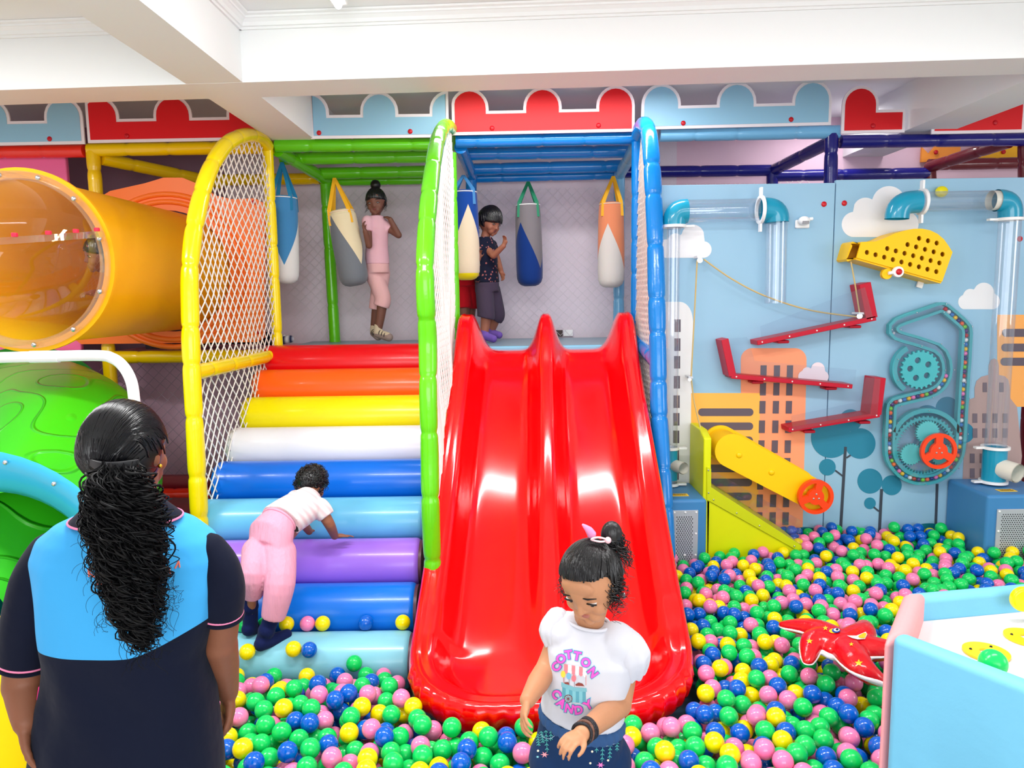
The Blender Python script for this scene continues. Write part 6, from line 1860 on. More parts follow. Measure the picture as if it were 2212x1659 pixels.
# ---- children on the climbing stair, on the deck and in the tunnel
def stripe_mat(name, c1, c2, fr, axis='Z'):
    m = cloth(name, c1, 0); nt = m.node_tree; b = nt.nodes['Principled BSDF']; Lk = nt.links.new
    tc = nt.nodes.new('ShaderNodeTexCoord'); w = nt.nodes.new('ShaderNodeTexWave'); w.bands_direction = axis; w.inputs['Scale'].default_value = fr; w.inputs['Distortion'].default_value = .6
    mx = nt.nodes.new('ShaderNodeMix'); mx.data_type = 'RGBA'; mx.inputs[6].default_value = rgb(*c1); mx.inputs[7].default_value = rgb(*c2)
    Lk(tc.outputs['Object'], w.inputs['Vector']); Lk(w.outputs['Color'], mx.inputs[0]); Lk(mx.outputs[2], b.inputs['Base Color']); return m
def dots_mat(name, c1, c2, sc=38):
    m = cloth(name, c1, 0); nt = m.node_tree; b = nt.nodes['Principled BSDF']; Lk = nt.links.new
    tc = nt.nodes.new('ShaderNodeTexCoord'); v = nt.nodes.new('ShaderNodeTexVoronoi'); v.inputs['Scale'].default_value = sc
    lt = nt.nodes.new('ShaderNodeMath'); lt.operation = 'LESS_THAN'; lt.inputs[1].default_value = .26
    mx = nt.nodes.new('ShaderNodeMix'); mx.data_type = 'RGBA'; mx.inputs[6].default_value = rgb(*c1); mx.inputs[7].default_value = rgb(*c2)
    Lk(tc.outputs['Object'], v.inputs['Vector']); Lk(v.outputs['Distance'], lt.inputs[0]); Lk(lt.outputs[0], mx.inputs[0]); Lk(mx.outputs[2], b.inputs['Base Color']); return m

def toddler():
    t = person('person', 'toddler in pink trousers and white striped shirt bending over the climbing rollers')
    SK = skin('toddler', (150, 96, 72)); H = .17
    fR, fL = Q(568, 1384, 3.03), Q(541, 1352, 3.10)          # ankles
    pe = Q(583, 1165, 3.16); ch = Q(655, 1092, 3.36); nb = Q(672, 1070, 3.44); C = Q(672, 1045, 3.52)
    fwd = (ch - pe).normalized(); rv = V((.86, -.42, .10)); rv = (rv - fwd * rv.dot(fwd)).normalized(); bk = fwd.cross(rv).normalized()
    if bk.z < 0: bk = -bk
    mb = MB(); L, Rm = head(mb, C, H, V((.45, .72, -.52)), V((.30, .38, .86)))
    limb(mb, [C - V((.01, .03, .03)), nb, ch], [.035, .034, .05])
    mb.loft([ell(c, rv * a, bk * b) for c, a, b in ((nb, .05, .045), (ch, .09, .06), (ch.lerp(pe, .5), .085, .065), (pe, .09, .075))])
    sR = Q(691, 1098, 3.34); eR = Q(712, 1133, 3.34); wR = Q(723, 1158, 3.42)
    limb(mb, [sR, eR, wR], [.030, .025, .018]); hand(mb, wR + V((0, .0, .0)), V((.75, .55, -.12)), V((0, -.2, -1)), .10, side=-1, curl=.12, spread=.4)
    sL = Q(640, 1080, 3.48); wL = Q(668, 1148, 3.60); limb(mb, [sL, Q(650, 1120, 3.5), wL], [.03, .025, .018]); hand(mb, wL, V((.3, .9, -.1)), V((0, -.2, -1)), .08, side=1, curl=.2, spread=.3)
    kR, kL = Q(592, 1270, 3.06), Q(556, 1255, 3.03)
    limb(mb, [pe + rv * .045, Q(600, 1262, 3.07), fR], [.044, .034, .022]); limb(mb, [pe - rv * .045, Q(549, 1240, 3.05), fL], [.042, .024, .016])
    bake(mb, 'body', SK, t, .004, 3)
    # shirt
    mb = MB(); hem = Q(606, 1125, 3.20)
    mb.loft([ell(c, rv * a, bk * b, 32) for c, a, b in ((nb, .060, .052), (ch, .112, .078), (ch.lerp(hem, .5), .108, .085), (hem, .104, .086))])
    limb(mb, [sR - V((.03, 0, .0)), sR, Q(706, 1116, 3.335)], [.055, .048, .040], flat1=True); limb(mb, [sL, Q(650, 1110, 3.5)], [.05, .04], flat1=True)
    bake(mb, 'shirt', stripe_mat('toddler_stripes', (236, 232, 232), (226, 196, 200), 11.5, 'DIAGONAL'), t, .005, 5)
    # trousers
    PT_ = mat('cloth_pink_rib', (232, 160, 184), rough=.85, spec=.15, bump=(60, .6, (1, 1, .08)))
    mb = MB(); wa = Q(602, 1128, 3.20)
    mb.loft([ell(c, rv * a, bk * b, 32) for c, a, b in ((wa, .088, .074), (wa.lerp(pe, .5), .104, .09), (pe, .112, .104), (Q(580, 1205, 3.13), .110, .098))])
    limb(mb, [Q(603, 1195, 3.13), Q(604, 1262, 3.05), Q(590, 1334, 3.04)], [.074, .066, .050], flat1=True)
    limb(mb, [Q(556, 1192, 3.14), Q(548, 1238, 3.05), Q(545, 1284, 3.085)], [.068, .056, .046], flat1=True)
    bake(mb, 'trousers', PT_, t, .005, 5)
    mb = MB(); mb.tube(ell(wa, rv * .088, bk * .074, 40), .006, 8, closed=True); mb.build('waistband', PT_, t, smooth=60)
    mb = MB(); mb.box(Q(640, 1140, 3.18), (.02, .02, .03)); mb.build('black_patch', mat('cloth_black', (18, 16, 18), rough=.8), t)
    # socks
    NS = cloth('sock_navy', (16, 26, 70)); PS = mat('sock_pink', (240, 50, 120), rough=.8)
    for a, top, toe in ((fR, Q(585, 1338, 3.04), V((.085, .06, .0))), (fL, Q(540, 1266, 3.08), V((.015, .07, -.035)))):
        mb = MB(); limb(mb, [top + (top - a) * .35, a], [.035, .032], flat0=True); limb(mb, [a + V((-.004, -.015, -.008)), a + toe * .55 + V((0, 0, -.008)), a + toe], [.030, .028, .022])
        mb.ball(top.lerp(a, .5) + V((0, -.004, 0)), .037, 16, 10); s_ = bake(mb, 'sock', NS, t, .004, 3); d = (a - top).normalized(); x, y = frame_of(d)
        for o_, h_ in ((.012, .022),):
            mb = MB(); mb.loft([[top + d * q + (x * math.cos(k * .2618) + y * math.sin(k * .2618)) * (.0325) for k in range(24)] for q in (o_, o_ + .010, o_ + h_)]); mb.build('pink_band', PS, s_, smooth=60)
        mb = MB(); mb.ball(a + V((-.008, -.024, -.006)), .0225, 18, 10, sc=(1, .7, .8)); mb.build('heel_patch', PS, s_, smooth=60)
    # curly hair
    HM = hair_mat(); hair_cap('hair', C, H, V((.45, .72, -.52)), V((.30, .38, .86)), t, HM, thick=.08, line=.2, low=-.45, puff=.04, seed=8)
    rd = random.Random(4); mb = MB()
    for i in range(420):
        d = V((rd.gauss(0, 1), rd.gauss(-.35, .8), rd.gauss(.35, .8))).normalized()
        if d.y > .45 and d.z < .3: continue
        if d.z < -.55: continue
        p = L(*(head_point(d) * 1.06)); q = L(*(head_point((d + V((rd.uniform(-.35, .35), rd.uniform(-.35, .35), rd.uniform(-.5, .2)))).normalized()) * (1.1 + rd.uniform(0, .1))))
        curls(mb, [(p, q)], rd, r=.0018, turns=(1, 2), amp=(.005, .010), n=14)
    mb.build('curls', HM, t, smooth=60)
    seat_at(t, (fR.x, fR.y, fR.z - .03))
toddler()

def deck_child(label, C, H, hf, hu, nb, sh, arms, pe, legs, skinc, rv, fv, shirt, pants, hairf, cw=.10, extra=None, hands=(), sleeve_end=.45, pant_end=None, flare=1.0, vox=.006, face=True, bottoms='trousers', shoe=None, sock=None):
    """arms: [(shoulder, elbow, wrist, hand dir, palm normal, side)], legs: [(hip, knee, ankle, toe)]"""
    t = person('person', label); SK = skin('c%d_%d' % (skinc[0], skinc[1]), skinc)
    rv = V(rv).normalized(); fv = V(fv).normalized()
    mb = MB(); L, Rm = head(mb, C, H, V(hf), V(hu), face=face)
    limb(mb, [C - V((0, 0, .03)), nb, nb - V((0, 0, .04))], [.036, .032, .04])
    ch = (nb + V((0, 0, -.09)))
    mb.loft([ell(c, rv * a, fv * b) for c, a, b in ((nb - V((0, 0, .01)), .045, .04), (ch, cw * .85, .06), (ch.lerp(pe, .5), cw * .75, .058), (pe, cw * .85, .065), (pe - V((0, 0, .05)), cw * .8, .06))])
    for s_, e_, w_, hd, hn, sd in arms:
        limb(mb, [s_, s_.lerp(e_, .5), e_], [.030, .027, .024]); limb(mb, [e_, w_], [.024, .018]); hand(mb, w_, V(hd), V(hn), H * .48, side=sd, curl=.5, spread=.2)
    for h_, k_, a_, to_ in legs:
        limb(mb, [h_, k_, a_], [.058, .040, .028]); limb(mb, [a_ - V((0, 0, .012)), to_], [.026, .022])
    bake(mb, 'body', SK, t, vox, 2)
    if face:
        eyes(L, Rm, H, t, look=(0, -.01), open_=.6, size=.9); lips(L, Rm, H, t, (120, 60, 60))
    mb = MB(); hem = pe + V((0, 0, .035))
    mb.loft([ell(c, rv * a, fv * b, 32) for c, a, b in ((nb + V((0, 0, .0)), .05, .045), (nb - V((0, 0, .035)), cw * .85, .06), (ch, cw, .075), (ch.lerp(hem, .6), cw * .92, .076), (hem - V((0, 0, .03)), cw * 1.02, .082))])
    for s_, e_, w_, hd, hn, sd in arms: limb(mb, [s_, s_.lerp(e_, sleeve_end)], [.042, .037], flat1=True)
    bake(mb, 'shirt', shirt, t, vox * .9, 4)
    mb = MB(); mb.loft([ell(c, rv * a, fv * b, 28) for c, a, b in ((hem, cw * .88, .070), (pe, cw * .98, .080), (pe - V((0, 0, .06)), cw * .98, .080))])
    for i, (h_, k_, a_, to_) in enumerate(legs):
        e = k_.lerp(a_, pant_end) if pant_end >= 0 else h_.lerp(k_, 1 + pant_end)
        if pant_end >= 0: limb(mb, [h_, k_, e], [.064, .056 * flare, .056 * flare], flat1=True)
        else: limb(mb, [h_, e], [.066, .066 * flare], flat1=True)
    bake(mb, bottoms, pants, t, vox, 4)
    for h_, k_, a_, to_ in legs:
        if sock:
            mb = MB(); limb(mb, [k_.lerp(a_, .80), a_], [.031, .030], flat0=True); limb(mb, [a_ - V((0, 0, .010)), to_], [.030, .027]); bake(mb, 'sock', sock, t, vox * .8, 2)
        if shoe:
            mb = MB(); limb(mb, [a_ + V((0, 0, -.018)), to_ + (to_ - a_) * .1 - V((0, 0, .006))], [.030, .030]); s_ = bake(mb, 'shoe', shoe[0], t, vox * .8, 2)
            for f_ in (.35, .6, .85):
                mb = MB(); c = a_.lerp(to_, f_) - V((0, 0, .008)); d = (to_ - a_).normalized(); x = V((-d.y, d.x, 0)).normalized()
                mb.tube([c + x * .031 * math.cos(q) + V((0, 0, .030 * math.sin(q))) for q in np.linspace(0, math.pi, 10)], .0035, 6); mb.build('strap', shoe[1], s_, smooth=60)
    hairf(t, L, C, H, V(hf), V(hu))
    if extra: extra(t, L, Rm)
    seat_at(t, (pe.x, pe.y, min(l[3].z for l in legs) - .025))
    return t
YD = 5.40
def hair_bun(t, L, C, H, f, u):
    hair_cap('hair', C, H, f, u, t, HAIR, thick=.06, line=.30, low=-.40, puff=.03, strands=120, to=(0, -.5, .8), seed=2)
    mb = MB(); mb.ball(L(0, -.20, .62), H * .20, 18, 12); mb.build('bun', HAIR, t, smooth=60); mb = MB(); rd = random.Random(2)
    for i in range(30):
        s = rd.choice([-1, 1]); p = L(s * .36, rd.uniform(-.1, .15), .0); curls(mb, [(p, p + V((rd.uniform(-.02, .02), 0, -rd.uniform(.03, .08))))], rd, r=.0013, turns=(1, 2), amp=(.004, .01), n=12)
    mb.build('loose_strands', HAIR, t, smooth=60)
# the child in the pink polo shirt
s1, e1, w1 = Q(794, 478, YD - .05), Q(797, 530, YD - .10), Q(789, 500, YD - .14)
s2, e2, w2 = Q(829, 486, YD), Q(861, 508, YD - .03), Q(843, 474, YD - .05)
pe1 = Q(815, 572, YD)
deck_child('child in pink polo shirt and cropped pink trousers beside the cream and grey boxing bag', Q(813, 436, YD), .185, (-.10, -.95, -.18), (-.06, -.05, 1), Q(812, 466, YD), None,
    [(s1, e1, w1, (-.3, -.2, 1), (.9, -.2, 0), 1), (s2, e2, w2, (-.5, .55, .45), (-.5, .5, 0), 1)], pe1,
    [(Q(806, 590, YD), Q(826, 640, YD - .02), Q(816, 716, YD - .02), Q(838, 726, YD - .06)), (Q(824, 590, YD + .03), Q(816, 650, YD + .06), Q(808, 714, YD + .08), Q(816, 724, YD + .0))],
    (116, 76, 62), (.92, -.38, 0), (-.38, -.92, 0), cloth('pink_polo', (226, 178, 190)), cloth('pink_capri', (224, 176, 176)), hair_bun, cw=.088, pant_end=.28, flare=1.05,
    sock=cloth('sock_cream', (206, 190, 160)), shoe=(mat('sandal_grey', (150, 130, 120), rough=.7), mat('sandal_strap', (40, 32, 34), rough=.6)))
def hair_bowl(t, L, C, H, f, u):
    hair_cap('hair', C, H, f, u, t, HAIR, thick=.13, line=.16, low=-.42, puff=.05, strands=160, to=(0, -.9, -.2), seed=6)
s1, e1, w1 = Q(1046, 532, YD), Q(1066, 552, YD - .12), Q(1088, 531, YD - .16)
s2, e2, w2 = Q(1062, 530, YD + .08), Q(1076, 566, YD + .08), Q(1083, 588, YD - .02)
deck_child('child with black bowl haircut in dark patterned shirt stepping towards the red slide', Q(1057, 478, YD), .195, (.72, -.58, -.38), (.28, -.1, .95), Q(1048, 512, YD), None,
    [(s1, e1, w1, (.25, -.1, 1), (-.6, -.6, 0), 1), (s2, e2, w2, (.3, -.3, -.9), (-.5, -.5, 0), -1)], Q(1052, 612, YD),
    [(Q(1046, 626, YD - .03), Q(1050, 676, YD - .05), Q(1046, 722, YD - .06), Q(1066, 732, YD - .1)), (Q(1062, 626, YD + .05), Q(1072, 676, YD + .08), Q(1060, 716, YD + .12), Q(1078, 724, YD + .08))],
    (150, 96, 76), (.62, .78, 0), (.78, -.62, 0), dots_mat('navy_pattern', (20, 24, 44), (150, 90, 90)), cloth('shorts_plum', (66, 56, 74)), hair_bowl, cw=.10, pant_end=.25, flare=1.15, sleeve_end=.5,
    sock=cloth('sock_purple', (112, 84, 170)), bottoms='wide_trousers')
def hair_short(t, L, C, H, f, u): hair_cap('hair', C, H, f, u, t, HAIR, thick=.07, line=.25, low=-.4, puff=.02, seed=9)
YD2 = 5.55
s1, e1, w1 = Q(1012, 535, YD2), Q(1018, 575, YD2 - .1), Q(1034, 560, 5.30)
s2, e2, w2 = Q(990, 535, YD2), Q(984, 575, YD2), Q(984, 610, YD2)
deck_child('child in red shorts half hidden behind the navy and cream boxing bag', Q(1013, 492, YD2), .19, (.6, -.75, -.1), (0, 0, 1), Q(1006, 525, YD2), None,
    [(s1, e1, w1, (.1, -.1, 1), (.3, -.9, 0), 1), (s2, e2, w2, (0, -.2, -1), (.9, 0, 0), 1)], Q(1008, 600, YD2),
    [(Q(1000, 625, YD2), Q(1003, 672, YD2 - .02), Q(1001, 724, YD2), Q(1012, 732, YD2 - .08)), (Q(1018, 625, YD2 + .03), Q(1016, 672, YD2 + .03), Q(1014, 724, YD2 + .05), Q(1024, 730, YD2 - .03))],
    (120, 76, 62), (1, .2, 0), (.2, -1, 0), cloth('shirt_dark', (50, 40, 60)), cloth('shorts_red', (176, 16, 30)), hair_short, cw=.10, pant_end=-.12, flare=1.05, bottoms='shorts')
# the child lying in the tunnel, looking out
YT2 = 3.86
Ct = Q(222, 548, YT2)
deck_child('dark haired child crawling inside the amber tunnel, face at the clear bubble', Ct, .19, (-.75, -.62, -.15), (.1, -.1, 1), Ct + V((.03, .12, -.05)), None,
    [(Ct + V((-.02, .20, -.10)), Ct + V((-.03, .10, -.20)), Ct + V((-.06, -.02, -.20)), (-.3, -1, 0), (0, 0, -1), 1), (Ct + V((.05, .22, -.10)), Ct + V((.02, .14, -.19)), Ct + V((.0, .0, -.20)), (-.1, -1, 0), (0, 0, -1), -1)],
    Ct + V((.03, .34, -.14)),
    [(Ct + V((-.03, .42, -.17)), Ct + V((-.06, .60, -.20)), Ct + V((-.06, .82, -.20)), Ct + V((-.06, .88, -.20))), (Ct + V((.04, .42, -.17)), Ct + V((.03, .60, -.17)), Ct + V((.02, .82, -.17)), Ct + V((.02, .88, -.17)))],
    (120, 76, 60), (1, 0, 0), (0, 0, 1), cloth('shirt_olive', (70, 64, 44)), cloth('shorts_dark', (40, 36, 40)), hair_short, cw=.085, pant_end=.2)
# the child whose legs stretch along the deck behind the yellow arch
YL = 5.30; k0 = Q(455, 728, YL)
pe3 = V((Q(420, 735, YL).x, YL + .04, ZD + .085))
def hz(x, dz, dy=0): return V((P(x, 735, YL).x, YL + dy, ZD + dz))
deck_child('child lying on the deck with dark leggings, feet sticking out past the yellow post', hz(262, .12, .22), .19, (-.2, -.3, .95), (-1, .1, .1), hz(296, .09, .20), None,
    [(hz(300, .09, .10), hz(330, .05, .02), hz(352, .05, -.02), (1, 0, 0), (0, 0, -1), 1), (hz(300, .09, .28), hz(330, .05, .34), hz(352, .05, .36), (1, 0, 0), (0, 0, -1), -1)],
    hz(408, .08, .14), [(hz(425, .07, .08), hz(510, .062, .03), hz(603, .045, 0), hz(628, .05, -.01)), (hz(425, .07, .2), hz(510, .07, .15), hz(585, .045, .12), hz(606, .05, .1))],
    (120, 80, 66), (.0, 1, 0), (0, 0, 1), cloth('shirt_grey', (90, 86, 96)), cloth('leggings_black', (16, 18, 30)), hair_short, cw=.09, pant_end=.9, flare=.8, bottoms='leggings', sock=stripe_mat('sock_stripe', (20, 28, 66), (210, 206, 210), 6, 'X'))
# ------------------------------------------------------------------ the ball pit
slab('floor_pit', [(-1.75, 1.92, 0), (3.9, 1.92, 0), (3.9, 4.5, 0), (-1.75, 4.5, 0)], .02, mat('pit_floor', (70, 100, 120), rough=.7))
BRAD = .0335
bcols = [('green', (22, 206, 98)), ('pink', (246, 128, 178)), ('blue', (0, 92, 196)), ('yellow', (250, 220, 0))]
bmats = [mat('ball_' + n, c, rough=.16, spec=.5, coat=.25) for n, c in bcols]
def ball_heap():
    rng = np.random.default_rng(12)
    X0, X1, Yn, Yf = -1.72, 3.65, 1.9, 4.48
    cell = 2 * BRAD; nx = int((X1 - X0) / cell) + 3; ny = int((Yf - Yn) / cell) + 3
    grid = {}
    out = []
    def base(x, y):
        """height of the solid ground under the balls"""
        z = .145
        if y > 4.05 and x > 1.2: z += (y - 4.05) * .28
        z += .02 * noise.noise(V((x * 1.3, y * 1.3, 4)))
        if x < -.44 and x > -1.70:
            for ry, rz in zip(RY[-4:], RZ[-4:]):
                dy = abs(y - ry)
                if dy < .122 + BRAD: z = max(z, rz + math.sqrt((.122 + BRAD) ** 2 - dy * dy))
            if y > 3.12: z = max(z, .6)
        return z
    def blocked(x, y):
        sx = x - (.140 + (y - 2.8) * .042)
        if y > 2.93: ins = abs(sx) < .528 + .10
        else:
            q = max(0, 2.93 - y) / .41; ins = abs(sx) / .528 < 1.0 and (abs(sx / .60)) ** 2.8 + (max(0, 2.93 - y) / .50) ** 2.8 < 1
            ins = (abs(sx / .615)) ** 2.8 + (max(0, 2.93 - y) / .505) ** 2.8 < 1
        if ins: return True
        if y > 4.06 and (.86 < x < P(1530, 1150, 4.1).x or x > xl2 - .035): return True          # blower boxes
        if y > YT_ - BRAD and P(1527, 1150, 4.1).x - .03 < x < P(1735, 1190, 4.1).x + .02: return True     # trough
        if y < 1.96: return True
        if y < 2.1 and .02 < x < .4: return True
        if x < -1.30 and y > 2.15: return True
        if x < -1.70 or x > 3.6 or y > YW - BRAD: return True
        if x < -.40 and y > 3.2: return True
        for ax_, ay_ in ((XY, 3.75), (XG, 3.35), (XB, 4.2)):
            if math.hypot(x - ax_, y - ay_) < .08: return True
        # the soft play box and the child in front
        e_ = (B0 - L0); s_ = (e_.x * (y - L0.y) - e_.y * (x - L0.x)) / math.hypot(e_.x, e_.y)
        if s_ < BRAD + .02 and y < B0.y + .05 + BRAD: return True
        return False
    def rest(x, y):
        z = base(x, y); gx, gy = int((x - X0) / cell), int((y - Yn) / cell)
        for i in (gx - 1, gx, gx + 1):
            for j in (gy - 1, gy, gy + 1):
                for (bx, by, bz) in grid.get((i, j), ()):
                    d2 = (x - bx) ** 2 + (y - by) ** 2
                    if d2 < cell * cell: z = max(z, bz + math.sqrt(cell * cell - d2))
        return z
    top = lambda x, y: .315 - (.075 * smoothstep(2.68, 2.93, y) if x < -.44 else 0) + (max(0, y - 4.0) * .12 if x > 1.15 else 0) + .012 * noise.noise(V((x * 1.7, y * 1.7, 8)))
    N = 9400
    for _ in range(N):
        best = None
        for k in range(9):
            x = X0 + rng.random() * (X1 - X0); y = Yn + rng.random() * (Yf - Yn)
            if blocked(x, y): continue
            z = rest(x, y)
            # roll a little downhill
            for it in range(3):
                xx = x + rng.normal() * .016; yy = y + rng.normal() * .016
                if blocked(xx, yy): continue
                z2 = rest(xx, yy)
                if z2 < z: x, y, z = xx, yy, z2
            if best is None or z < best[2]: best = (x, y, z)
        if best is None: continue
        x, y, z = best
        if z > top(x, y): continue
        out.append(best); grid.setdefault((int((x - X0) / cell), int((y - Yn) / cell)), []).append(best)
    return out
balls = ball_heap()
rng = np.random.default_rng(3)
bc = []
for x, y, z in balls:
    w = [.36, .27, .20, .17]
    if x > 1.2 and y > 3.6: w = [.40, .22, .22, .16]
    n = noise.noise(V((x * 1.8, y * 1.8, 1))) * .5
    w[0] += max(0, n) * .5; w[2] += max(0, -n) * .35
    w = np.array(w) / sum(w); bc.append(int(rng.choice(4, p=w)))
ds_, fs_ = sphere_dirs(20, 12)
DS = np.array([tuple(d) for d in ds_]); NV_ = len(DS)
def many(name, idx):
    nf = len(fs_); loops = [i for f in fs_ for i in f]; lt = [len(f) for f in fs_]
    co = np.concatenate([DS * BRAD + np.array(balls[i]) for i in idx]); L = np.array(loops)
    al = (L[None, :] + (np.arange(len(idx)) * NV_)[:, None]).ravel()
    tot = np.tile(lt, len(idx)); st = np.concatenate([[0], np.cumsum(tot)[:-1]])
    me = bpy.data.meshes.new(name); me.vertices.add(len(co)); me.vertices.foreach_set('co', co.ravel()); me.loops.add(len(al)); me.loops.foreach_set('vertex_index', al)
    me.polygons.add(len(tot)); me.polygons.foreach_set('loop_start', st); me.polygons.foreach_set('loop_total', tot)
    for m in bmats: me.materials.append(m)
    me.polygons.foreach_set('material_index', np.repeat([bc[i] for i in idx], nf)); me.polygons.foreach_set('use_smooth', [True] * len(tot))
    me.update(); me.validate(); o = bpy.data.objects.new(name, me); COL.objects.link(o); return o
allb = many('pit_balls', list(range(len(balls))))
# which balls show largest from where the photograph was taken
dg = bpy.context.evaluated_depsgraph_get(); dg.update()
cnt = np.zeros(len(balls), int); nf_ = len(fs_)
for py in range(1130, 1659, 6):
    for px in range(0, 2212, 6):
        ok, loc, nrm_, fi, ob, mtx = SC.ray_cast(dg, CAM, ray(px, py).normalized())
        if ok and ob is not None and ob.name == allb.name: cnt[fi // nf_] += 1
order = np.argsort(-cnt); NI = 285
near = [int(i) for i in order[:NI]]
rest_ = [int(i) for i in range(len(balls)) if i not in set(near) and (cnt[i] > 0 or balls[i][2] > .16)]
me_ = allb.data; bpy.data.objects.remove(allb); bpy.data.meshes.remove(me_)
st_ = many('pit_balls', rest_); tag(st_, 'smaller looking green, pink, blue and yellow plastic balls filling the pit between the nearer ones', 'balls', kind='stuff')
print('BALLS', len(balls), 'visible', int((cnt > 0).sum()), 'min count near', int(cnt[near].min()))
ds2, fs2 = sphere_dirs(32, 20); protos = []
for k, (n, c) in enumerate(bcols):
    me = bpy.data.meshes.new('plastic_ball'); me.from_pydata([d * BRAD for d in ds2], [], fs2); me.materials.append(bmats[k]); me.polygons.foreach_set('use_smooth', [True] * len(me.polygons)); protos.append(me)
first = {}
def put_ball(p, k, label, group=None):
    if k in first: o = first[k].copy()
    else: o = bpy.data.objects.new('plastic_ball', protos[k]); first[k] = o
    o.location = p; o.rotation_euler = (random.uniform(0, 3), random.uniform(0, 3), 0)
    COL.objects.link(o)
    if 'group' in o: del o['group']
    return tag(o, label, 'ball', group)
def zone(px, py):
    if px < 700: c = 'beside the woman'
    elif px < 905: c = 'left of the slide lip'
    elif px < 1150: c = 'under the slide lip'
    elif px < 1560: c = 'right of the front child'
    elif px < 1730: c = 'left of the starfish'
    else: c = 'near the play box'
    r = 'upper rows' if py < 1400 else 'middle rows' if py < 1500 else 'lower rows' if py < 1590 else 'bottom rows'
    return c, r
iv = ROT.inverted()
rows_ = {}
for i in near:
    v = iv @ (V(balls[i]) - CAM); px, py = 1106 + FPX * v.x / -v.z, 829.5 - FPX * v.y / -v.z
    rows_.setdefault((zone(px, py), bc[i]), []).append((px, i))
for (z_, k), lst in rows_.items():
    lst.sort()
    for n_, (px, i) in enumerate(lst):
        n = bcols[k][0]
        lb = '%s %s ball from the left, %s %s' % (ORD[n_] if n_ < 15 else '%dth' % (n_ + 1), n, z_[1], z_[0])
        put_ball(V(balls[i]), k, lb, '%s plastic balls in the near pit' % n)
# balls lying on the steps, and a few that roll free on the heap
zs = RZ[8] + .122 + BRAD
for x, y, k, lb in ((619, 1346, 3, 'yellow ball on the lowest roller next to the toddler\'s right foot'), (664, 1346, 1, 'pink ball on the lowest roller, touching a yellow ball'), (697, 1346, 3, 'yellow ball on the lowest roller right of the pink ball'),
                    (790, 1345, 2, 'single blue ball on the lowest roller in front of the royal blue one'), (870, 1343, 3, 'yellow ball on the lowest roller beside the slide'), (525, 1345, 0, 'green ball on the lowest roller under the toddler\'s raised foot'), (572, 1349, 0, 'green ball on the lowest roller between the toddler\'s feet')):
    p = V((P(x, y, 3.154).x, 3.154, .361)); put_ball(p, k, lb, 'balls resting on the lowest roller')
for x, y, k, lb in ((634, 1402, 3, 'yellow ball leaning on the lowest turquoise roller'), (668, 1404, 2, 'blue ball leaning on the lowest turquoise roller beside a yellow one'), (765, 1433, 0, 'green ball leaning on the lowest roller near its middle'), (534, 1408, 3, 'yellow ball leaning on the lowest roller below the toddler')):
    Yb = min(np.linspace(2.85, 3.1, 120), key=lambda q: abs(math.hypot(q - 3.10, P(x, y, float(q)).z - .215) - .1558)); put_ball(P(x, y, float(Yb)), k, lb, 'balls leaning on the lowest roller')

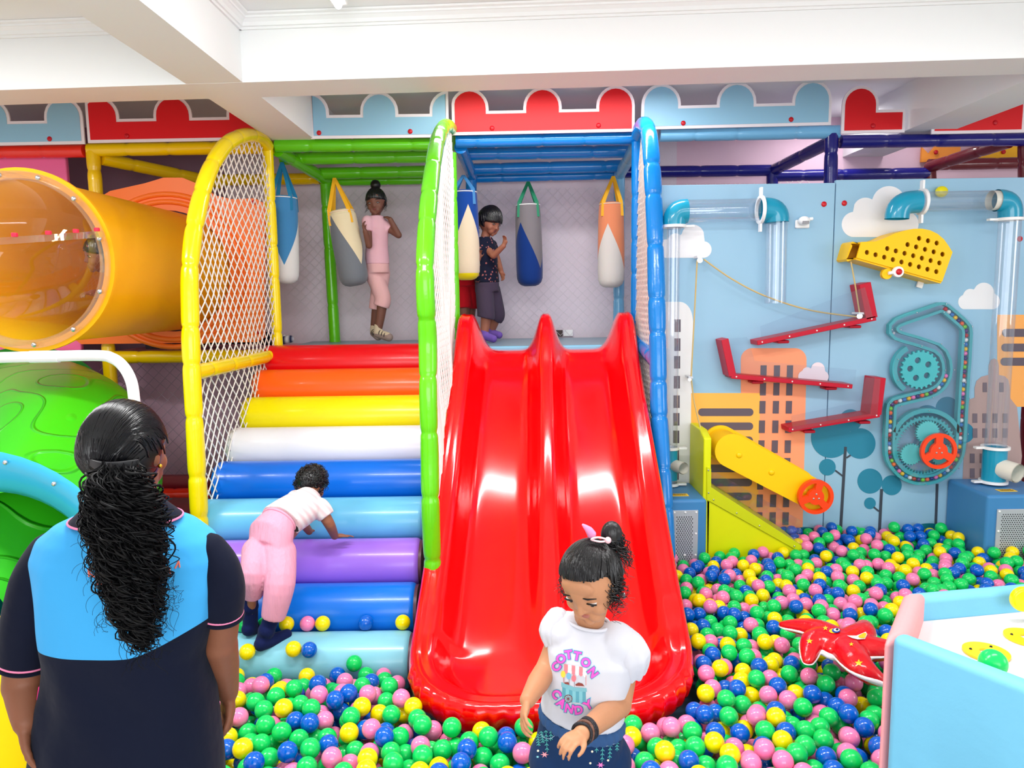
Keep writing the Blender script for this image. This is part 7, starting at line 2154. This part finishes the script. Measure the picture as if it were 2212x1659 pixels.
# ------------------------------------------------------------------ inflatable starfish
def starfish():
    t = thing('inflatable_starfish', 'red inflatable starfish with white edge lying on the balls beside the soft play box', 'inflatable toy')
    SR = mat('starfish_red', (214, 8, 24), rough=.2, spec=.5, coat=.3, bump=(26, .35)); SWm = mat('starfish_white', (240, 236, 238), rough=.25, coat=.2)
    c0 = PZ(1826, 1398, .44); tips = [(1692, 1350), (1745, 1428), (1908, 1474), (1960, 1405), (1868, 1347)]
    arms = []; zz = [.43, .42, .40, .41, .46]
    for (x, y), z in zip(tips, zz): arms.append(PZ(x, y, z))
    bend = [PZ(1760, 1360, .45), PZ(1762, 1382, .45), PZ(1858, 1440, .44), PZ(1900, 1402, .44), PZ(1862, 1368, .46)]
    mb = MB(); mw = MB()
    mb.ball(c0, .085, 24, 14, sc=(1.15, 1, .62))
    for a, b in zip(arms, bend):
        pts = spline([c0, b, a], 16); n = len(pts)
        rs = [.050 * (1 - (i / (n - 1)) ** 1.5) + .020 for i in range(n)]
        for p, r in zip(pts, rs): mb.ball(p, r, 16, 10, sc=(1, 1, .72))
        mb.tube(pts, rs, 16, sq=.8)
        for p, r in zip(pts, rs): mw.ball(p - V((0, 0, .007)), r * 1.06 + .003, 16, 8, sc=(1, 1, .20))
    mw.ball(c0 - V((0, 0, .012)), .095, 24, 10, sc=(1.15, 1, .3))
    b = bake(mb, 'red_body', SR, t, .005, 6); w = bake(mw, 'white_edge', SWm, t, .006, 4)
    from mathutils.bvhtree import BVHTree
    bvh = BVHTree.FromPolygons([v.co for v in b.data.vertices], [p.vertices for p in b.data.polygons])
    def mark(name, poly, col, lift):
        mb = MB(); tris = tessellate_polygon([[V((x, y, 0)) for x, y in poly]]); vs = []
        for x, y in poly:
            d = ray(x, y).normalized(); h = bvh.ray_cast(CAM, d)
            if h[0] is None: return
            vs.append(h[0] + h[1] * lift)
        mb.add(vs, [tuple(a) for a in tris]); o = mb.build(name, mat('mark_%d_%d_%d' % col, col, rough=.3), b)
    def st(cx, cy, r): return [(cx + r * (1 if k % 2 == 0 else .45) * math.sin(math.pi * k / 5), cy - r * .9 * (1 if k % 2 == 0 else .45) * math.cos(math.pi * k / 5)) for k in range(10)]
    for cx, cy, r in ((1783, 1358, 6), (1749, 1386, 7), (1839, 1393, 5), (1855, 1433, 9)): mark('star_mark', st(cx, cy, r), (246, 200, 40), .003)
    def ov(cx, cy, a, b_, n=16): return [(cx + a * math.cos(2 * math.pi * k / n), cy + b_ * math.sin(2 * math.pi * k / n)) for k in range(n)]
    mark('eye_yellow', ov(1801, 1364, 10, 5), (246, 200, 40), .003); mark('eye_ring', ov(1806, 1364, 9, 5), (20, 70, 170), .005); mark('eye_white', ov(1807, 1364, 6.5, 3.4), (240, 240, 240), .007); mark('pupil', ov(1808, 1364, 3, 2), (20, 30, 60), .009)
    mark('mouth_white', [(1830, 1375), (1850, 1375), (1869, 1366), (1873, 1372), (1868, 1382), (1852, 1383), (1840, 1380)], (240, 236, 236), .004); mark('mouth_yellow', [(1853, 1377), (1864, 1370), (1871, 1371), (1867, 1381), (1856, 1381)], (246, 190, 30), .007)
    seat_at(t, (c0.x, c0.y, .33))
starfish()
